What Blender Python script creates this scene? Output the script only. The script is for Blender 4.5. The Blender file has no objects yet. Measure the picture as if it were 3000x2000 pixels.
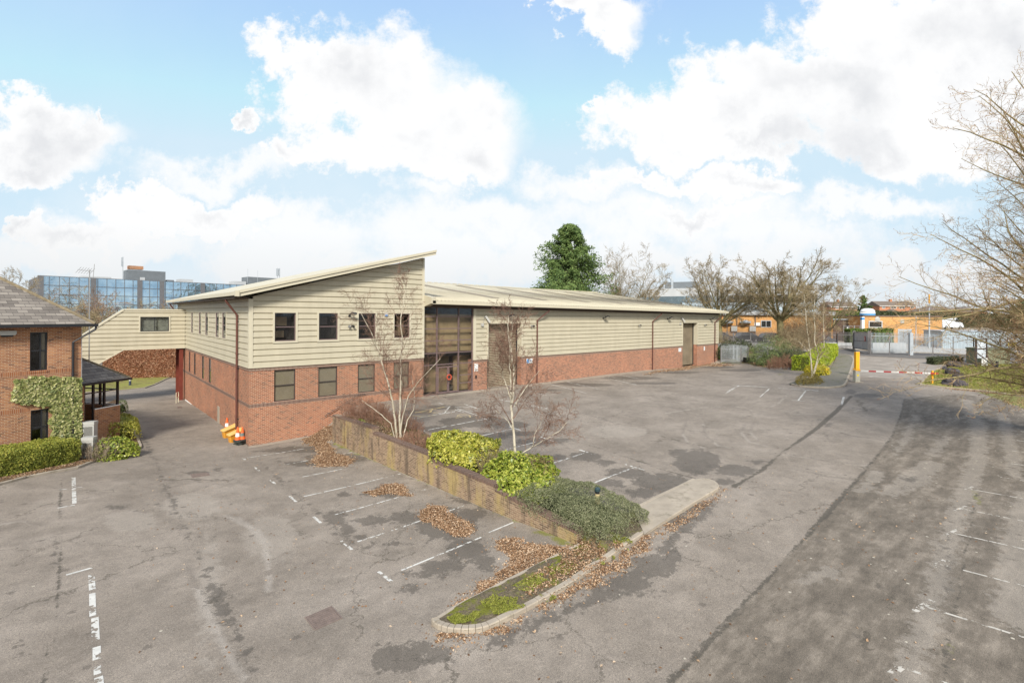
CLOUD_HI = (5.1, 5.12, 5.15); CLOUD_LO = (4.05, 4.12, 4.25); CLOUD_HZ = (4.0, 4.05, 4.05)
SKY_TINT = (1.2, 1.2, 1.15); SKY_ADD = (.95, 1.17, 1.75); SKY_S = .085; SUN_E = 2.4; EXPO = 1.22
import bpy, bmesh, math, random
import numpy as np
from mathutils import Vector, Matrix, noise as mnoise
random.seed(7); rng = np.random.default_rng(11)
R = math.radians
S = bpy.context.scene
col = S.collection
# ------------------------------------------------------------------ camera frame
F, Y0, ROL = 1455.28, 922.53, 0.0059076
AZ = 0.852614
CX, CY = -15.556, 29.461
ux, uy = math.sin(AZ), math.cos(AZ)
CAM = Vector((-(CX*ux+CY*uy), -(-CX*uy+CY*ux), 6.16))
RT = Vector((ux, -uy, 0)); FW = Vector((uy, ux, 0))

def ray(px, py):
    u, v = px-1500, py-Y0
    c, s = math.cos(ROL), math.sin(ROL)
    a, b = u*c+v*s, -u*s+v*c
    return RT*(a/F)+FW+Vector((0, 0, -b/F))
def at(px, py, d): return CAM+ray(px, py)*d
def onz(px, py, z):
    r = ray(px, py); return CAM+r*((z-CAM.z)/r.z)
def onX(px, py, X):
    r = ray(px, py); return CAM+r*((X-CAM.x)/r.x)
def onY(px, py, Y):
    r = ray(px, py); return CAM+r*((Y-CAM.y)/r.y)
def proj(p):
    d = Vector(p)-CAM; z = d.dot(FW); u = F*d.dot(RT)/z; v = -F*d.z/z
    c, s = math.cos(ROL), math.sin(ROL)
    return 1500+u*c-v*s, Y0+u*s+v*c

# ------------------------------------------------------------------ terrain
def tps(P):
    P = np.array(P, float); n = len(P)
    d = np.hypot(P[:, None, 0]-P[None, :, 0], P[:, None, 1]-P[None, :, 1])
    K = np.where(d > 0, d*d*np.log(d+1e-9), 0)+np.eye(n)*2.0
    A = np.zeros((n+3, n+3)); A[:n, :n] = K; A[:n, n] = 1; A[:n, n+1:] = P[:, :2]; A[n:, :n] = A[:n, n:].T
    w = np.linalg.solve(A, np.r_[P[:, 2], 0, 0, 0])
    def f(x, y):
        x = np.asarray(x, float); y = np.asarray(y, float)
        r = np.full(x.shape, w[n])+w[n+1]*x+w[n+2]*y
        for i in range(n):
            q = np.hypot(x-P[i, 0], y-P[i, 1]); r = r+w[i]*q*q*np.log(q+1e-9)
        return r
    return f
SH = [(-1.4, -22.5, -1.22), (-3, -27, -1.12), (-8, -26, -1.2), (-14, -20, -1.1), (-25, -25, -1.0), (-8, -40, -1.1), (4, -45, -.8), (-25, -45, -1.0), (2, -24, -1.08), (20, -50, -.5)]
UP = tps(SH+[(12, 0, 0), (25, 0, 0), (40, 0, 0), (57, 0, 0), (7, 0, -.02), (57, -2.4, .02), (11, -11.4, -.27), (11, -19.3, -.58), (5, -22, -.85),
    (5, -12, -.45), (5, -4, -.12), (43.4, -19.6, .45), (6.85, -30.2, -.6), (15.1, -29.5, -.4), (63, 2, 1.5), (62, 8, 1.6), (67.2, -15.5, 1.45), (78.5, -23.4, 1.46),
    (74.9, -10.3, 1.6), (48.6, -24.6, .55), (46, -29.6, .35), (12.6, -31.4, -.42), (30, -25, 0.0), (25, -12, -.12), (40, -8, .05), (50, -10, .25), (95, 0, 1.9), (95, -40, 1.7),
    (60, -45, .8), (60, 40, 1.6), (95, 60, 2.0), (20, 40, 0), (30, -35, -.1), (58, -10, .75)])
LO = tps(SH+[(0, 0, -1.71), (4, 0, -1.62), (0, 23, -2.04), (-5, 2.2, -1.45), (-7.5, -2.3, -1.2), (-10.1, -2.8, -1.05), (-.95, -19.1, -1.42), (4, -21.5, -1.08),
    (4, -3, -1.6), (-8, -20, -1.22), (-14, -10, -1.0), (-6, 40, -2.2), (-20, 20, -1.2), (-8, 60, -2.2), (-30, 60, -2), (-30, 90, -2), (4, -12, -1.42), (-30, 0, -.9)])
def sst(a, b, x):
    t = np.clip((x-a)/(b-a), 0, 1); return t*t*(3-2*t)
def zg(x, y):
    x = np.asarray(x, float); y = np.asarray(y, float)
    xc = np.clip(x, -32, 95); yc = np.clip(y, -50, 90)
    U = np.clip(UP(xc, yc), -2.4, 2.1); L = np.clip(LO(xc, yc), -2.4, 0)
    k = sst(-2.75, -2.35, y)
    xf = 3.98+np.clip(-2.6-y, 0, 19.5)*.0114
    xa = (xf+.05)*(1-k)+3.4*k; xb = (xf+.27)*(1-k)+6.9*k
    m = (1-sst(xa, xb, x))*(1-sst(22.0, 26.0, -y))
    dd = (x-CAM.x)*FW.x+(y-CAM.y)*FW.y
    return U+m*(L-U)+3.2*sst(100, 165, dd)*sst(40, 90, x)
def zg1(x, y): return float(zg(x, y))
def gp(px, py, dz=0.0):
    """the point of the ground seen in direction px,py"""
    z = -0.5
    r = ray(px, py)
    for i in range(60):
        p = CAM+r*((z+dz-CAM.z)/r.z); zn = zg1(p.x, p.y)
        if abs(zn-z) < 1e-4: break
        z = z+0.5*(zn-z)
    return Vector((p.x, p.y, zn+dz))
# ------------------------------------------------------------------ object helpers
WM = {}
def empty(name, loc=(0, 0, 0), rz=0.0):
    o = bpy.data.objects.new(name, None); col.objects.link(o)
    o.location = loc; o.rotation_euler = (0, 0, rz); o.empty_display_size = .3
    WM[o] = Matrix.Translation(Vector(loc)) @ Matrix.Rotation(rz, 4, 'Z')
    return o
def tag(o, label=None, cat=None, group=None, kind=None):
    if label: o['label'] = label
    if cat: o['category'] = cat
    if group: o['group'] = group
    if kind: o['kind'] = kind
    return o
def thing(name, label, cat, loc=(0, 0, 0), rz=0.0, group=None):
    return tag(empty(name, loc, rz), label, cat, group)
def mesh_obj(name, V, Fc, mat, parent=None, smooth=False, local=False, matidx=None):
    me = bpy.data.meshes.new(name)
    V = np.asarray(V, np.float64).reshape(-1, 3)
    if parent is not None and not local:
        M = np.array(WM[parent].inverted()); V = V @ M[:3, :3].T+M[:3, 3]
    me.from_pydata(V.tolist(), [], Fc if isinstance(Fc, list) else Fc.tolist())
    mats = mat if isinstance(mat, (list, tuple)) else [mat]
    for m in mats: me.materials.append(m)
    if matidx is not None: me.polygons.foreach_set('material_index', np.asarray(matidx, np.int32))
    if smooth: me.polygons.foreach_set('use_smooth', np.ones(len(me.polygons), bool))
    me.update()
    o = bpy.data.objects.new(name, me); col.objects.link(o)
    if parent is not None: o.parent = parent; WM[o] = WM[parent].copy()
    else: WM[o] = Matrix.Identity(4)
    return o
def copy_tree(o, parent=None, loc=None, rz=None, label=None):
    c = o.copy(); col.objects.link(c)
    if parent is not None: c.parent = parent
    if loc is not None: c.location = loc
    if rz is not None: c.rotation_euler = (0, 0, rz)
    if label: c['label'] = label
    for ch in list(o.children): copy_tree(ch, c)
    return c
class MB:
    def __init__(s): s.V = []; s.F = []
    def poly(s, pts):
        n = len(s.V); s.V += [tuple(p) for p in pts]; s.F.append(list(range(n, n+len(pts)))); return s
    def mesh(s, V, Fc):
        n = len(s.V); s.V += [tuple(p) for p in V]; s.F += [[i+n for i in f] for f in Fc]; return s
    def box(s, a, b, M=None):
        x0, y0, z0 = a; x1, y1, z1 = b
        if x0 > x1: x0, x1 = x1, x0
        if y0 > y1: y0, y1 = y1, y0
        if z0 > z1: z0, z1 = z1, z0
        V = [(x0, y0, z0), (x1, y0, z0), (x1, y1, z0), (x0, y1, z0), (x0, y0, z1), (x1, y0, z1), (x1, y1, z1), (x0, y1, z1)]
        if M is not None: V = [tuple(M @ Vector(v)) for v in V]
        return s.mesh(V, [[0, 3, 2, 1], [4, 5, 6, 7], [0, 1, 5, 4], [1, 2, 6, 5], [2, 3, 7, 6], [3, 0, 4, 7]])
    def bar(s, p, q, w, h, up=(0, 0, 1)):
        p = Vector(p); q = Vector(q); d = (q-p).normalized(); up = Vector(up)
        if abs(d.dot(up)) > .99: up = Vector((1, 0, 0))
        a = d.cross(up).normalized(); b = a.cross(d)
        V = [e+a*sx*w/2+b*sy*h/2 for e in (p, q) for sx, sy in ((-1, -1), (1, -1), (1, 1), (-1, 1))]
        return s.mesh(V, [[0, 1, 2, 3], [7, 6, 5, 4], [0, 4, 5, 1], [1, 5, 6, 2], [2, 6, 7, 3], [3, 7, 4, 0]])
    def prism(s, pts, off):
        """closed prism: polygon pts swept by off"""
        n = len(pts); off = Vector(off); P = [Vector(p) for p in pts]
        return s.mesh(P+[p+off for p in P], [list(range(n))[::-1], list(range(n, 2*n))]+[[i, (i+1) % n, n+(i+1) % n, n+i] for i in range(n)])
    def tube(s, pts, rad, n=8, cap=True, up=None):
        P = [Vector(p) for p in pts]; k = len(P)
        if not isinstance(rad, (list, tuple)): rad = [rad]*k
        base = len(s.V); a = None
        for i in range(k):
            d = (P[min(i+1, k-1)]-P[max(i-1, 0)]).normalized()
            if a is None:
                a = d.orthogonal().normalized()
            else:
                a = (a-d*a.dot(d)).normalized()
            b = d.cross(a)
            for j in range(n):
                t = 2*math.pi*(j+.5)/n; s.V.append(tuple(P[i]+(a*math.cos(t)+b*math.sin(t))*rad[i]))
        for i in range(k-1):
            for j in range(n):
                q = base+i*n; s.F.append([q+j, q+(j+1) % n, q+n+(j+1) % n, q+n+j])
        if cap:
            s.F.append([base+j for j in range(n)][::-1]); s.F.append([base+(k-1)*n+j for j in range(n)])
        return s
    def lathe(s, prof, n=16, c=(0, 0, 0)):
        """prof: list of (r,z) bottom to top"""
        base = len(s.V)
        for r, z in prof:
            for j in range(n):
                t = 2*math.pi*j/n; s.V.append((c[0]+r*math.cos(t), c[1]+r*math.sin(t), c[2]+z))
        for i in range(len(prof)-1):
            for j in range(n):
                q = base+i*n; s.F.append([q+j, q+(j+1) % n, q+n+(j+1) % n, q+n+j])
        s.F.append([base+j for j in range(n)][::-1]); s.F.append([base+(len(prof)-1)*n+j for j in range(n)])
        return s
    def build(s, name, mat, parent=None, **k): return mesh_obj(name, s.V, s.F, mat, parent, **k)

# ------------------------------------------------------------------ materials
def newmat(name):
    m = bpy.data.materials.new(name); m.use_nodes = True
    return m, m.node_tree, m.node_tree.nodes['Principled BSDF']
def N(nt, t, **k):
    n = nt.nodes.new(t)
    for a, v in k.items():
        if a.startswith('i_'):
            key = a[2:]; key = int(key) if key.isdigit() else key.replace('_', ' ')
            n.inputs[key].default_value = v
        else: setattr(n, a, v)
    return n
def c4(c): return (c[0], c[1], c[2], 1)
def ramp(nt, fac, stops):
    r = N(nt, 'ShaderNodeValToRGB'); e = r.color_ramp.elements
    e[0].position, e[0].color = stops[0][0], c4(stops[0][1]); e[1].position, e[1].color = stops[-1][0], c4(stops[-1][1])
    for p, c in stops[1:-1]:
        q = e.new(p); q.color = c4(c)
    nt.links.new(fac, r.inputs[0]); return r.outputs[0]
def mixc(nt, f, a, b, mode='MIX'):
    m = N(nt, 'ShaderNodeMix', data_type='RGBA', blend_type=mode)
    for i, v in ((0, f), (6, a), (7, b)):
        if isinstance(v, (int, float)): m.inputs[i].default_value = v
        elif isinstance(v, tuple): m.inputs[i].default_value = c4(v)
        else: nt.links.new(v, m.inputs[i])
    return m.outputs[2]
def math_(nt, op, a, b=None, c=None, clamp=False):
    m = N(nt, 'ShaderNodeMath', operation=op, use_clamp=clamp)
    for i, v in enumerate((a, b, c)):
        if v is None: continue
        if isinstance(v, (int, float)): m.inputs[i].default_value = v
        else: nt.links.new(v, m.inputs[i])
    return m.outputs[0]
def obcoord(nt, obj=True):
    return N(nt, 'ShaderNodeTexCoord').outputs['Object' if obj else 'Generated']
def noise_(nt, vec, scale, detail=4, rough=.55, out='Fac'):
    n = N(nt, 'ShaderNodeTexNoise'); n.inputs['Scale'].default_value = scale; n.inputs['Detail'].default_value = detail
    n.inputs['Roughness'].default_value = rough
    if vec is not None: nt.links.new(vec, n.inputs['Vector'])
    return n.outputs[out]
def plain(name, c, rough=.6, var=.12, scale=3, metal=0, spec=.3, bump=0, dirt=None):
    """paint, plastic, stone: base colour with slight mottling"""
    m, nt, b = newmat(name); v = obcoord(nt)
    f = noise_(nt, v, scale, 5, .6)
    lo = tuple(x*(1-var) for x in c); hi = tuple(min(1, x*(1+var)) for x in c)
    cc = ramp(nt, f, [(.3, lo), (.7, hi)])
    if dirt:
        g = noise_(nt, v, dirt[1], 6, .65); k = math_(nt, 'GREATER_THAN', 0, 0)
        k = ramp(nt, g, [(dirt[2], (0, 0, 0)), (min(1, dirt[2]+.15), (1, 1, 1))])
        cc = mixc(nt, k, cc, dirt[0])
    nt.links.new(cc, b.inputs['Base Color'])
    b.inputs['Roughness'].default_value = rough; b.inputs['Metallic'].default_value = metal
    b.inputs['Specular IOR Level'].default_value = spec
    if bump:
        bp = N(nt, 'ShaderNodeBump', i_Strength=bump, i_Distance=.02); nt.links.new(noise_(nt, v, scale*8, 4), bp.inputs['Height'])
        nt.links.new(bp.outputs[0], b.inputs['Normal'])
    return m
def wallcoord(nt):
    """metres along the wall, metres up"""
    tc = N(nt, 'ShaderNodeTexCoord'); sp = N(nt, 'ShaderNodeSeparateXYZ'); nt.links.new(tc.outputs['Object'], sp.inputs[0])
    sn = N(nt, 'ShaderNodeSeparateXYZ'); nt.links.new(tc.outputs['Normal'], sn.inputs[0])
    ay = math_(nt, 'GREATER_THAN', math_(nt, 'ABSOLUTE', sn.outputs[1]), .7)
    h = math_(nt, 'ADD', math_(nt, 'MULTIPLY', sp.outputs[0], ay), math_(nt, 'MULTIPLY', sp.outputs[1], math_(nt, 'SUBTRACT', 1, ay)))
    cb = N(nt, 'ShaderNodeCombineXYZ'); nt.links.new(h, cb.inputs[0]); nt.links.new(sp.outputs[2], cb.inputs[1])
    return cb.outputs[0], tc.outputs['Object']
def brick(name, cols, mortar, bw=.225, bh=.075, ms=.011, vert=False, stain=None, stain2=None, base=None):
    m, nt, b = newmat(name); v, ob = wallcoord(nt)
    if vert:
        sw = N(nt, 'ShaderNodeSeparateXYZ'); nt.links.new(v, sw.inputs[0]); cb = N(nt, 'ShaderNodeCombineXYZ')
        nt.links.new(sw.outputs[1], cb.inputs[0]); nt.links.new(sw.outputs[0], cb.inputs[1]); v2 = cb.outputs[0]
    else: v2 = v
    br = N(nt, 'ShaderNodeTexBrick'); nt.links.new(v2, br.inputs['Vector'])
    br.offset = 0 if vert else .5
    for k, x in (('Scale', 1), ('Mortar Size', ms), ('Mortar Smooth', .3), ('Brick Width', bw), ('Row Height', bh)): br.inputs[k].default_value = x
    br.inputs['Color1'].default_value = (0, 0, 0, 1); br.inputs['Color2'].default_value = (1, 1, 1, 1); br.inputs['Mortar'].default_value = (.5, .5, .5, 1)
    bc = N(nt, 'ShaderNodeSeparateColor'); nt.links.new(br.outputs['Color'], bc.inputs[0])
    n1 = noise_(nt, v, 1.3, 3)
    t = math_(nt, 'ADD', math_(nt, 'MULTIPLY', bc.outputs[0], .8), math_(nt, 'MULTIPLY', n1, .2))
    n = len(cols); cc = ramp(nt, t, [(.06+.88*i/(n-1), cols[i]) for i in range(n)])
    big = ramp(nt, noise_(nt, ob, .45, 4), [(.3, (.74, .74, .76)), (.7, (1.22, 1.18, 1.12))])
    cc = mixc(nt, 1, cc, big, 'MULTIPLY')
    cc = mixc(nt, br.outputs['Fac'], cc, mortar)
    if stain:   # vertical streaks of algae / lime
        mp = N(nt, 'ShaderNodeMapping'); mp.inputs['Scale'].default_value = (.75, .22, 1); nt.links.new(v, mp.inputs[0])
        s1 = ramp(nt, noise_(nt, mp.outputs[0], 1.0, 5, .6), [(stain[1], (0, 0, 0)), (stain[1]+.12, (1, 1, 1))])
        s1 = mixc(nt, 1, s1, (stain[2],)*3, 'MULTIPLY')
        cc = mixc(nt, s1, cc, stain[0])
    if stain2:
        mp = N(nt, 'ShaderNodeMapping'); mp.inputs['Scale'].default_value = (2.6, .4, 1); mp.inputs['Location'].default_value = (7, 3, 0); nt.links.new(v, mp.inputs[0])
        s1 = ramp(nt, noise_(nt, mp.outputs[0], 1.0, 6, .65), [(stain2[1], (0, 0, 0)), (stain2[1]+.12, (1, 1, 1))])
        s1 = mixc(nt, 1, s1, (stain2[2],)*3, 'MULTIPLY')
        cc = mixc(nt, s1, cc, stain2[0])
    nt.links.new(cc, b.inputs['Base Color']); b.inputs['Roughness'].default_value = .9; b.inputs['Specular IOR Level'].default_value = .15
    bp = N(nt, 'ShaderNodeBump', i_Strength=.5, i_Distance=.008); bp.invert = True
    nt.links.new(br.outputs['Fac'], bp.inputs['Height']); nt.links.new(bp.outputs[0], b.inputs['Normal'])
    return m
def glass(name, tint=(.02, .022, .022), trans=.5, rough=.04, refl=1.0):
    """window glass: dark see-through pane with a fresnel reflection"""
    m, nt, b = newmat(name); nt.nodes.remove(b); out = nt.nodes['Material Output']
    tr = N(nt, 'ShaderNodeBsdfTransparent'); tr.inputs[0].default_value = c4((trans,)*3)
    gl = N(nt, 'ShaderNodeBsdfGlossy'); gl.inputs['Roughness'].default_value = rough; gl.inputs[0].default_value = c4((.9, .95, 1))
    lw = N(nt, 'ShaderNodeLayerWeight'); lw.inputs[0].default_value = .5; fr = math_(nt, 'ADD', .04, math_(nt, 'MULTIPLY', math_(nt, 'POWER', lw.outputs['Facing'], 5), .9))
    mx = N(nt, 'ShaderNodeMixShader'); nt.links.new(math_(nt, 'MULTIPLY', fr, refl, clamp=True), mx.inputs[0])
    nt.links.new(tr.outputs[0], mx.inputs[1]); nt.links.new(gl.outputs[0], mx.inputs[2]); nt.links.new(mx.outputs[0], out.inputs[0])
    return m
M = {}
CREAM = (.465, .42, .31)
M['clad'] = plain('cream_cladding', CREAM, .5, .05, .8, spec=.35, dirt=((.38, .335, .23), .7, .60))
def streak(m):
    nt = m.node_tree; b = nt.nodes['Principled BSDF']; src = b.inputs['Base Color'].links[0].from_socket; mp = N(nt, 'ShaderNodeMapping'); mp.inputs['Scale'].default_value = (2.2, 2.2, .12); nt.links.new(obcoord(nt), mp.inputs[0])
    nt.links.new(mixc(nt, 1, src, ramp(nt, noise_(nt, mp.outputs[0], 1.0, 7, .65), [(.3, (.94, .94, .93)), (.62, (1.02, 1.02, 1.02))]), 'MULTIPLY'), b.inputs['Base Color'])
streak(M['clad'])
M['trim'] = plain('cream_trim', (.50, .455, .34), .45, .04, 1, spec=.35)
M['roofs'] = plain('cream_roof_sheet', (.52, .465, .335), .5, .06, .35, spec=.3, dirt=((.43, .38, .27), .5, .56))
M['skyl'] = plain('rooflight_sheet', (.24, .185, .12), .5, .1, 1)
M['dark'] = plain('dark_bronze_frame', (.055, .043, .04), .45, .15, 3)
M['mauve'] = plain('brown_aluminium_frame', (.15, .105, .10), .4, .12, 3)
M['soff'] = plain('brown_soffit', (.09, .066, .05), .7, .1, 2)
M['dpipe'] = plain('brown_downpipe', (.115, .048, .036), .45, .12, 3)
M['black'] = plain('black_plastic', (.018, .018, .02), .4, .2, 4, spec=.5)
M['white'] = plain('white_paint', (.75, .75, .72), .5, .06, 4)
M['brick'] = brick('red_brick', [(.09, .045, .035), (.255, .09, .048), (.34, .125, .065), (.26, .085, .042), (.39, .165, .085)], (.46, .34, .24))
M['brick_w'] = brick('warehouse_brick', [(.11, .048, .036), (.255, .09, .05), (.33, .12, .066), (.39, .16, .085)], (.46, .34, .25))
M['soldier'] = brick('plum_soldier_brick', [(.075, .04, .035), (.11, .055, .045), (.13, .07, .055)], (.42, .32, .24), bw=.225, bh=.075, vert=True)
M['brick_h'] = brick('house_brick', [(.11, .06, .05), (.34, .155, .075), (.38, .175, .085), (.27, .115, .065), (.45, .225, .11), (.22, .105, .075)], (.46, .33, .22), ms=.009)
M['soldier_h'] = brick('house_soldier_brick', [(.19, .075, .045), (.3, .12, .055), (.36, .15, .07)], (.38, .25, .16), vert=True)
M['brick_p'] = brick('planter_brick', [(.12, .08, .06), (.21, .14, .10), (.26, .18, .125), (.31, .22, .15)], (.36, .29, .19), stain=((.40, .30, .11), .49, .62), stain2=((.10, .075, .055), .52, .7))
M['coping'] = brick('planter_coping_brick', [(.07, .045, .04), (.12, .075, .06), (.15, .095, .075)], (.26, .2, .15), vert=True, bw=.225, bh=.075)
M['blind'] = plain('olive_blind', (.27, .23, .155), .8, .08, 2)
M['interior'] = plain('dark_interior', (.035, .030, .024), .9, .5, 1.5)
M['interior2'] = plain('tan_interior', (.30, .22, .13), .9, .3, 2)
M['timber'] = plain('lobby_timber', (.27, .20, .105), .75, .22, .9, dirt=((.24, .175, .09), 1.1, .55))
M['carpet'] = plain('lobby_carpet', (.035, .028, .025), .9, .3, 3)
M['glass'] = glass('window_glass', trans=.9)
M['glass_d'] = glass('bronze_glass', trans=.95, refl=.7)
M['steel_red'] = plain('red_oxide_steel', (.15, .035, .022), .5, .15, 2)
M['conc'] = plain('concrete', (.345, .295, .23), .9, .15, 1.6, spec=.15, bump=.2, dirt=((.22, .19, .14), 2.5, .55))
# roller shutter: fine slats from a wave in the wall's own metres
def shutter_mat():
    m, nt, b = newmat('olive_roller_shutter'); v, ob = wallcoord(nt)
    s = N(nt, 'ShaderNodeSeparateXYZ'); nt.links.new(v, s.inputs[0])
    cc = ramp(nt, noise_(nt, ob, .9, 5), [(.3, (.19, .15, .10)), (.7, (.28, .23, .155))])
    nt.links.new(cc, b.inputs['Base Color']); b.inputs['Roughness'].default_value = .55
    return m
M['shutter'] = shutter_mat()
# ------------------------------------------------------------------ wall builders (walls on planes Y=const or X=const)
def mapper(axis, c, sgn):
    """(a,z,d) -> world. axis 'Y': wall runs along X at Y=c, outward = sgn in Y.  d = distance outward"""
    if axis == 'Y': return lambda a, z, d: (a, c+sgn*d, z)
    return lambda a, z, d: (c+sgn*d, a, z)
def cols_of(a0, a1, ops):
    xs = sorted({a0, a1}|{max(a0, min(a1, o[k])) for o in ops for k in (0, 1)})
    return [(p, q) for p, q in zip(xs, xs[1:]) if q-p > 1e-4]
def free(p, q, z0, z1, ops):
    cut = sorted([(o[2], o[3]) for o in ops if o[0] < (p+q)/2 < o[1]]); r = []; z = z0
    for a, b in cut:
        if a > z+1e-4: r.append((z, min(a, z1)))
        z = max(z, b)
    if z < z1-1e-4: r.append((z, z1))
    return r
def flip(axis, sgn): return (axis == 'Y') == (sgn > 0)
def panel(mb, mp, a0, a1, z0, z1, ops=(), reveal=.1, fl=False, zb=None):
    """flat wall with openings and their reveals; zb(a) optional bottom profile"""
    for p, q in cols_of(a0, a1, ops):
        for k, (z, w) in enumerate(free(p, q, z0, z1, ops)):
            n = max(1, int((q-p)/2)) if (zb and k == 0 and z == z0) else 1
            for i in range(n):
                pa, qa = p+(q-p)*i/n, p+(q-p)*(i+1)/n
                lo = [zb(pa), zb(qa)] if (zb and z == z0) else [z, z]
                f = [mp(pa, lo[0], 0), mp(qa, lo[1], 0), mp(qa, w, 0), mp(pa, w, 0)]
                mb.poly(f[::-1] if fl else f)
    for a, b, z, w in ops:
        for f in ([(a, z), (b, z)], [(b, z), (b, w)], [(b, w), (a, w)], [(a, w), (a, z)]):
            (p, u), (q, v) = f
            mb.poly([mp(p, u, 0), mp(q, v, 0), mp(q, v, -reveal), mp(p, u, -reveal)])
PITCH = .366
PROF = [(0, .012), (.270, .0), (.285, -.055), (.335, -.055), (.366, .012)]
def clad(mb, mp, a0, a1, z0, z1, ops=(), zref=0, fl=False, top=None, base=.03):
    """horizontally ribbed sheet; top: function a -> z of the cut edge"""
    for p, q in cols_of(a0, a1, ops):
        for z, w in free(p, q, z0, z1, ops):
            zs = []
            k = math.floor((z-zref)/PITCH)
            while zref+k*PITCH < w:
                for dz, d in PROF[:-1]: zs.append((zref+k*PITCH+dz, d))
                k += 1
            zs.append((zref+k*PITCH, 0))
            def dep(t):
                for (s, e), (s2, e2) in zip(zs, zs[1:]):
                    if s <= t <= s2: return e+(e2-e)*(t-s)/max(1e-6, s2-s)
                return 0
            pts = [(z, dep(z))]+[x for x in zs if z < x[0] < w]+[(w, dep(w))]
            n = 1 if top is None else max(1, int((q-p)/.25))
            for i in range(n):
                pa, qa = p+(q-p)*i/n, p+(q-p)*(i+1)/n
                for (s, e), (s2, e2) in zip(pts, pts[1:]):
                    if top:
                        ta, tb = top(pa), top(qa)
                        if s >= ta and s >= tb: continue
                        f = [mp(pa, min(s, ta), base+e), mp(qa, min(s, tb), base+e), mp(qa, min(s2, tb), base+e2), mp(pa, min(s2, ta), base+e2)]
                    else: f = [mp(pa, s, base+e), mp(qa, s, base+e), mp(qa, s2, base+e2), mp(pa, s2, base+e2)]
                    mb.poly(f[::-1] if fl else f)
def slab(mb, mp, a0, a1, z0, z1, d0, d1):
    """box given in wall coordinates"""
    P = mp(a0, z0, d0); Q = mp(a1, z1, d1); return mb.box(P, Q)
def window(parent, mp, a0, a1, z0, z1, set_, frame, gl, back, mull=(), trans=(), fw=.055, depth=.5, extra=None, name='window'):
    f = MB()
    fd = -set_
    slab(f, mp, a0, a0+fw, z0, z1, fd, fd-.06); slab(f, mp, a1-fw, a1, z0, z1, fd, fd-.06)
    slab(f, mp, a0+fw, a1-fw, z0, z0+fw, fd, fd-.06); slab(f, mp, a0+fw, a1-fw, z1-fw, z1, fd, fd-.06)
    for x in mull: slab(f, mp, a0+(a1-a0)*x-fw/2, a0+(a1-a0)*x+fw/2, z0+fw, z1-fw, fd+.003, fd-.057)
    for t in trans: slab(f, mp, a0+fw, a1-fw, z0+(z1-z0)*t-fw/2, z0+(z1-z0)*t+fw/2, fd+.006, fd-.054)
    w = f.build(name, frame, parent)
    g = MB(); slab(g, mp, a0+fw, a1-fw, z0+fw, z1-fw, fd-.028, fd-.036); g.build('pane', gl, w)
    if back is not None:
        b = MB(); slab(b, mp, a0+.01, a1-.01, z0+.01, z1-.01, fd-depth, fd-depth-.02)
        for (p, q, r, s) in ((a0+.002, a0+.01, z0, z1), (a1-.01, a1-.002, z0, z1)): slab(b, mp, p, q, r, s, fd-.065, fd-depth)
        slab(b, mp, a0+.01, a1-.01, z1-.01, z1, fd-.065, fd-depth); slab(b, mp, a0+.01, a1-.01, z0, z0+.01, fd-.065, fd-depth)
        b.build('room_lining', back, w)
    return w

# ================================================================== the cream and brick building
B = thing('industrial_building', 'long cream clad and red brick industrial unit with raised office end and two roller shutters', 'building', (0, 0, -1.72))
H1, CB, CB2 = 7.05, 2.92, 2.50         # eave, bottom of cladding (offices / warehouse)
WX = [2.005, 4.68, 7.36, 10.04]
gy = mapper('Y', 0, -1); lx = mapper('X', 0, -1)
up_w = [(c-.625, c+.625, 4.46, 6.21) for c in WX]; lo_w = [(c-.625, c+.625, .77, 2.69) for c in WX]
LU = [(18.66, 20.0), (15.02, 16.2), (12.2, 13.43), (8.25, 9.5), (6.02, 7.3)]
LU = [((a+b)/2-.55, (a+b)/2+.55, 4.43, 6.22) for a, b in LU]
LL = [(20.4, 21.66), (17.65, 18.97), (14.03, 15.13), (11.3, 12.23)]
LL = [((a+b)/2-.50, (a+b)/2+.50, .80, 2.66) for a, b in LL]
GX, PX0, SX0, SX1, WE, BK = 11.87, 16.52, 17.93, 22.05, 57.9, 27.75
S2A, S2B = 48.74, 52.30
SHT = 5.42
def rtop(a): return 7.14+a*(10.43-7.14)/11.87          # underside of the mono-pitch
w = MB()
panel(w, gy, 0, GX, -2.2, CB, lo_w, .12)
panel(w, lx, 0, BK, -2.8, CB, LL, .12, fl=True)
w.poly([(0, BK, -3), (0, BK, CB), (GX, BK, CB), (GX, BK, -3)])
w.poly([(GX, 0, -2), (GX, 0, CB), (GX, .45, CB), (GX, .45, -2)][::-1])
w.build('brick_wall', M['brick'], B)
w = MB()
S2 = [(PX0, SX0, -.6, CB2), (21.72, S2A, -.6, CB2), (S2B, WE, -.6, CB2)]
for a, b, z0, z1 in S2: w.box((a, .0, z0), (b, .75, z1))
w.poly([(WE, .0, -1), (WE, 24, -1), (WE, 24, CB2), (WE, 0, CB2)])
w.build('warehouse_brick_wall', M['brick_w'], B)
s = MB()
for z0, z1 in ((.545, .765), (2.695, 2.905)):
    for a, b in [(0, WX[0]-.63), (WX[0]+.63, WX[1]-.63), (WX[1]+.63, WX[2]-.63), (WX[2]+.63, WX[3]-.63), (WX[3]+.63, GX)] if z0 > 5 else [(0, GX)]:
        slab(s, gy, a-.006, b, z0, z1, .006, -.05)
    slab(s, lx, 0, BK, z0, z1, .006, -.05)
for a, b in ((PX0, SX0), (21.72, S2A), (S2B, WE)): slab(s, gy, a, b, CB2-.215, CB2-.004, .006, -.05)
s.build('soldier_course', M['soldier'], B)
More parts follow.
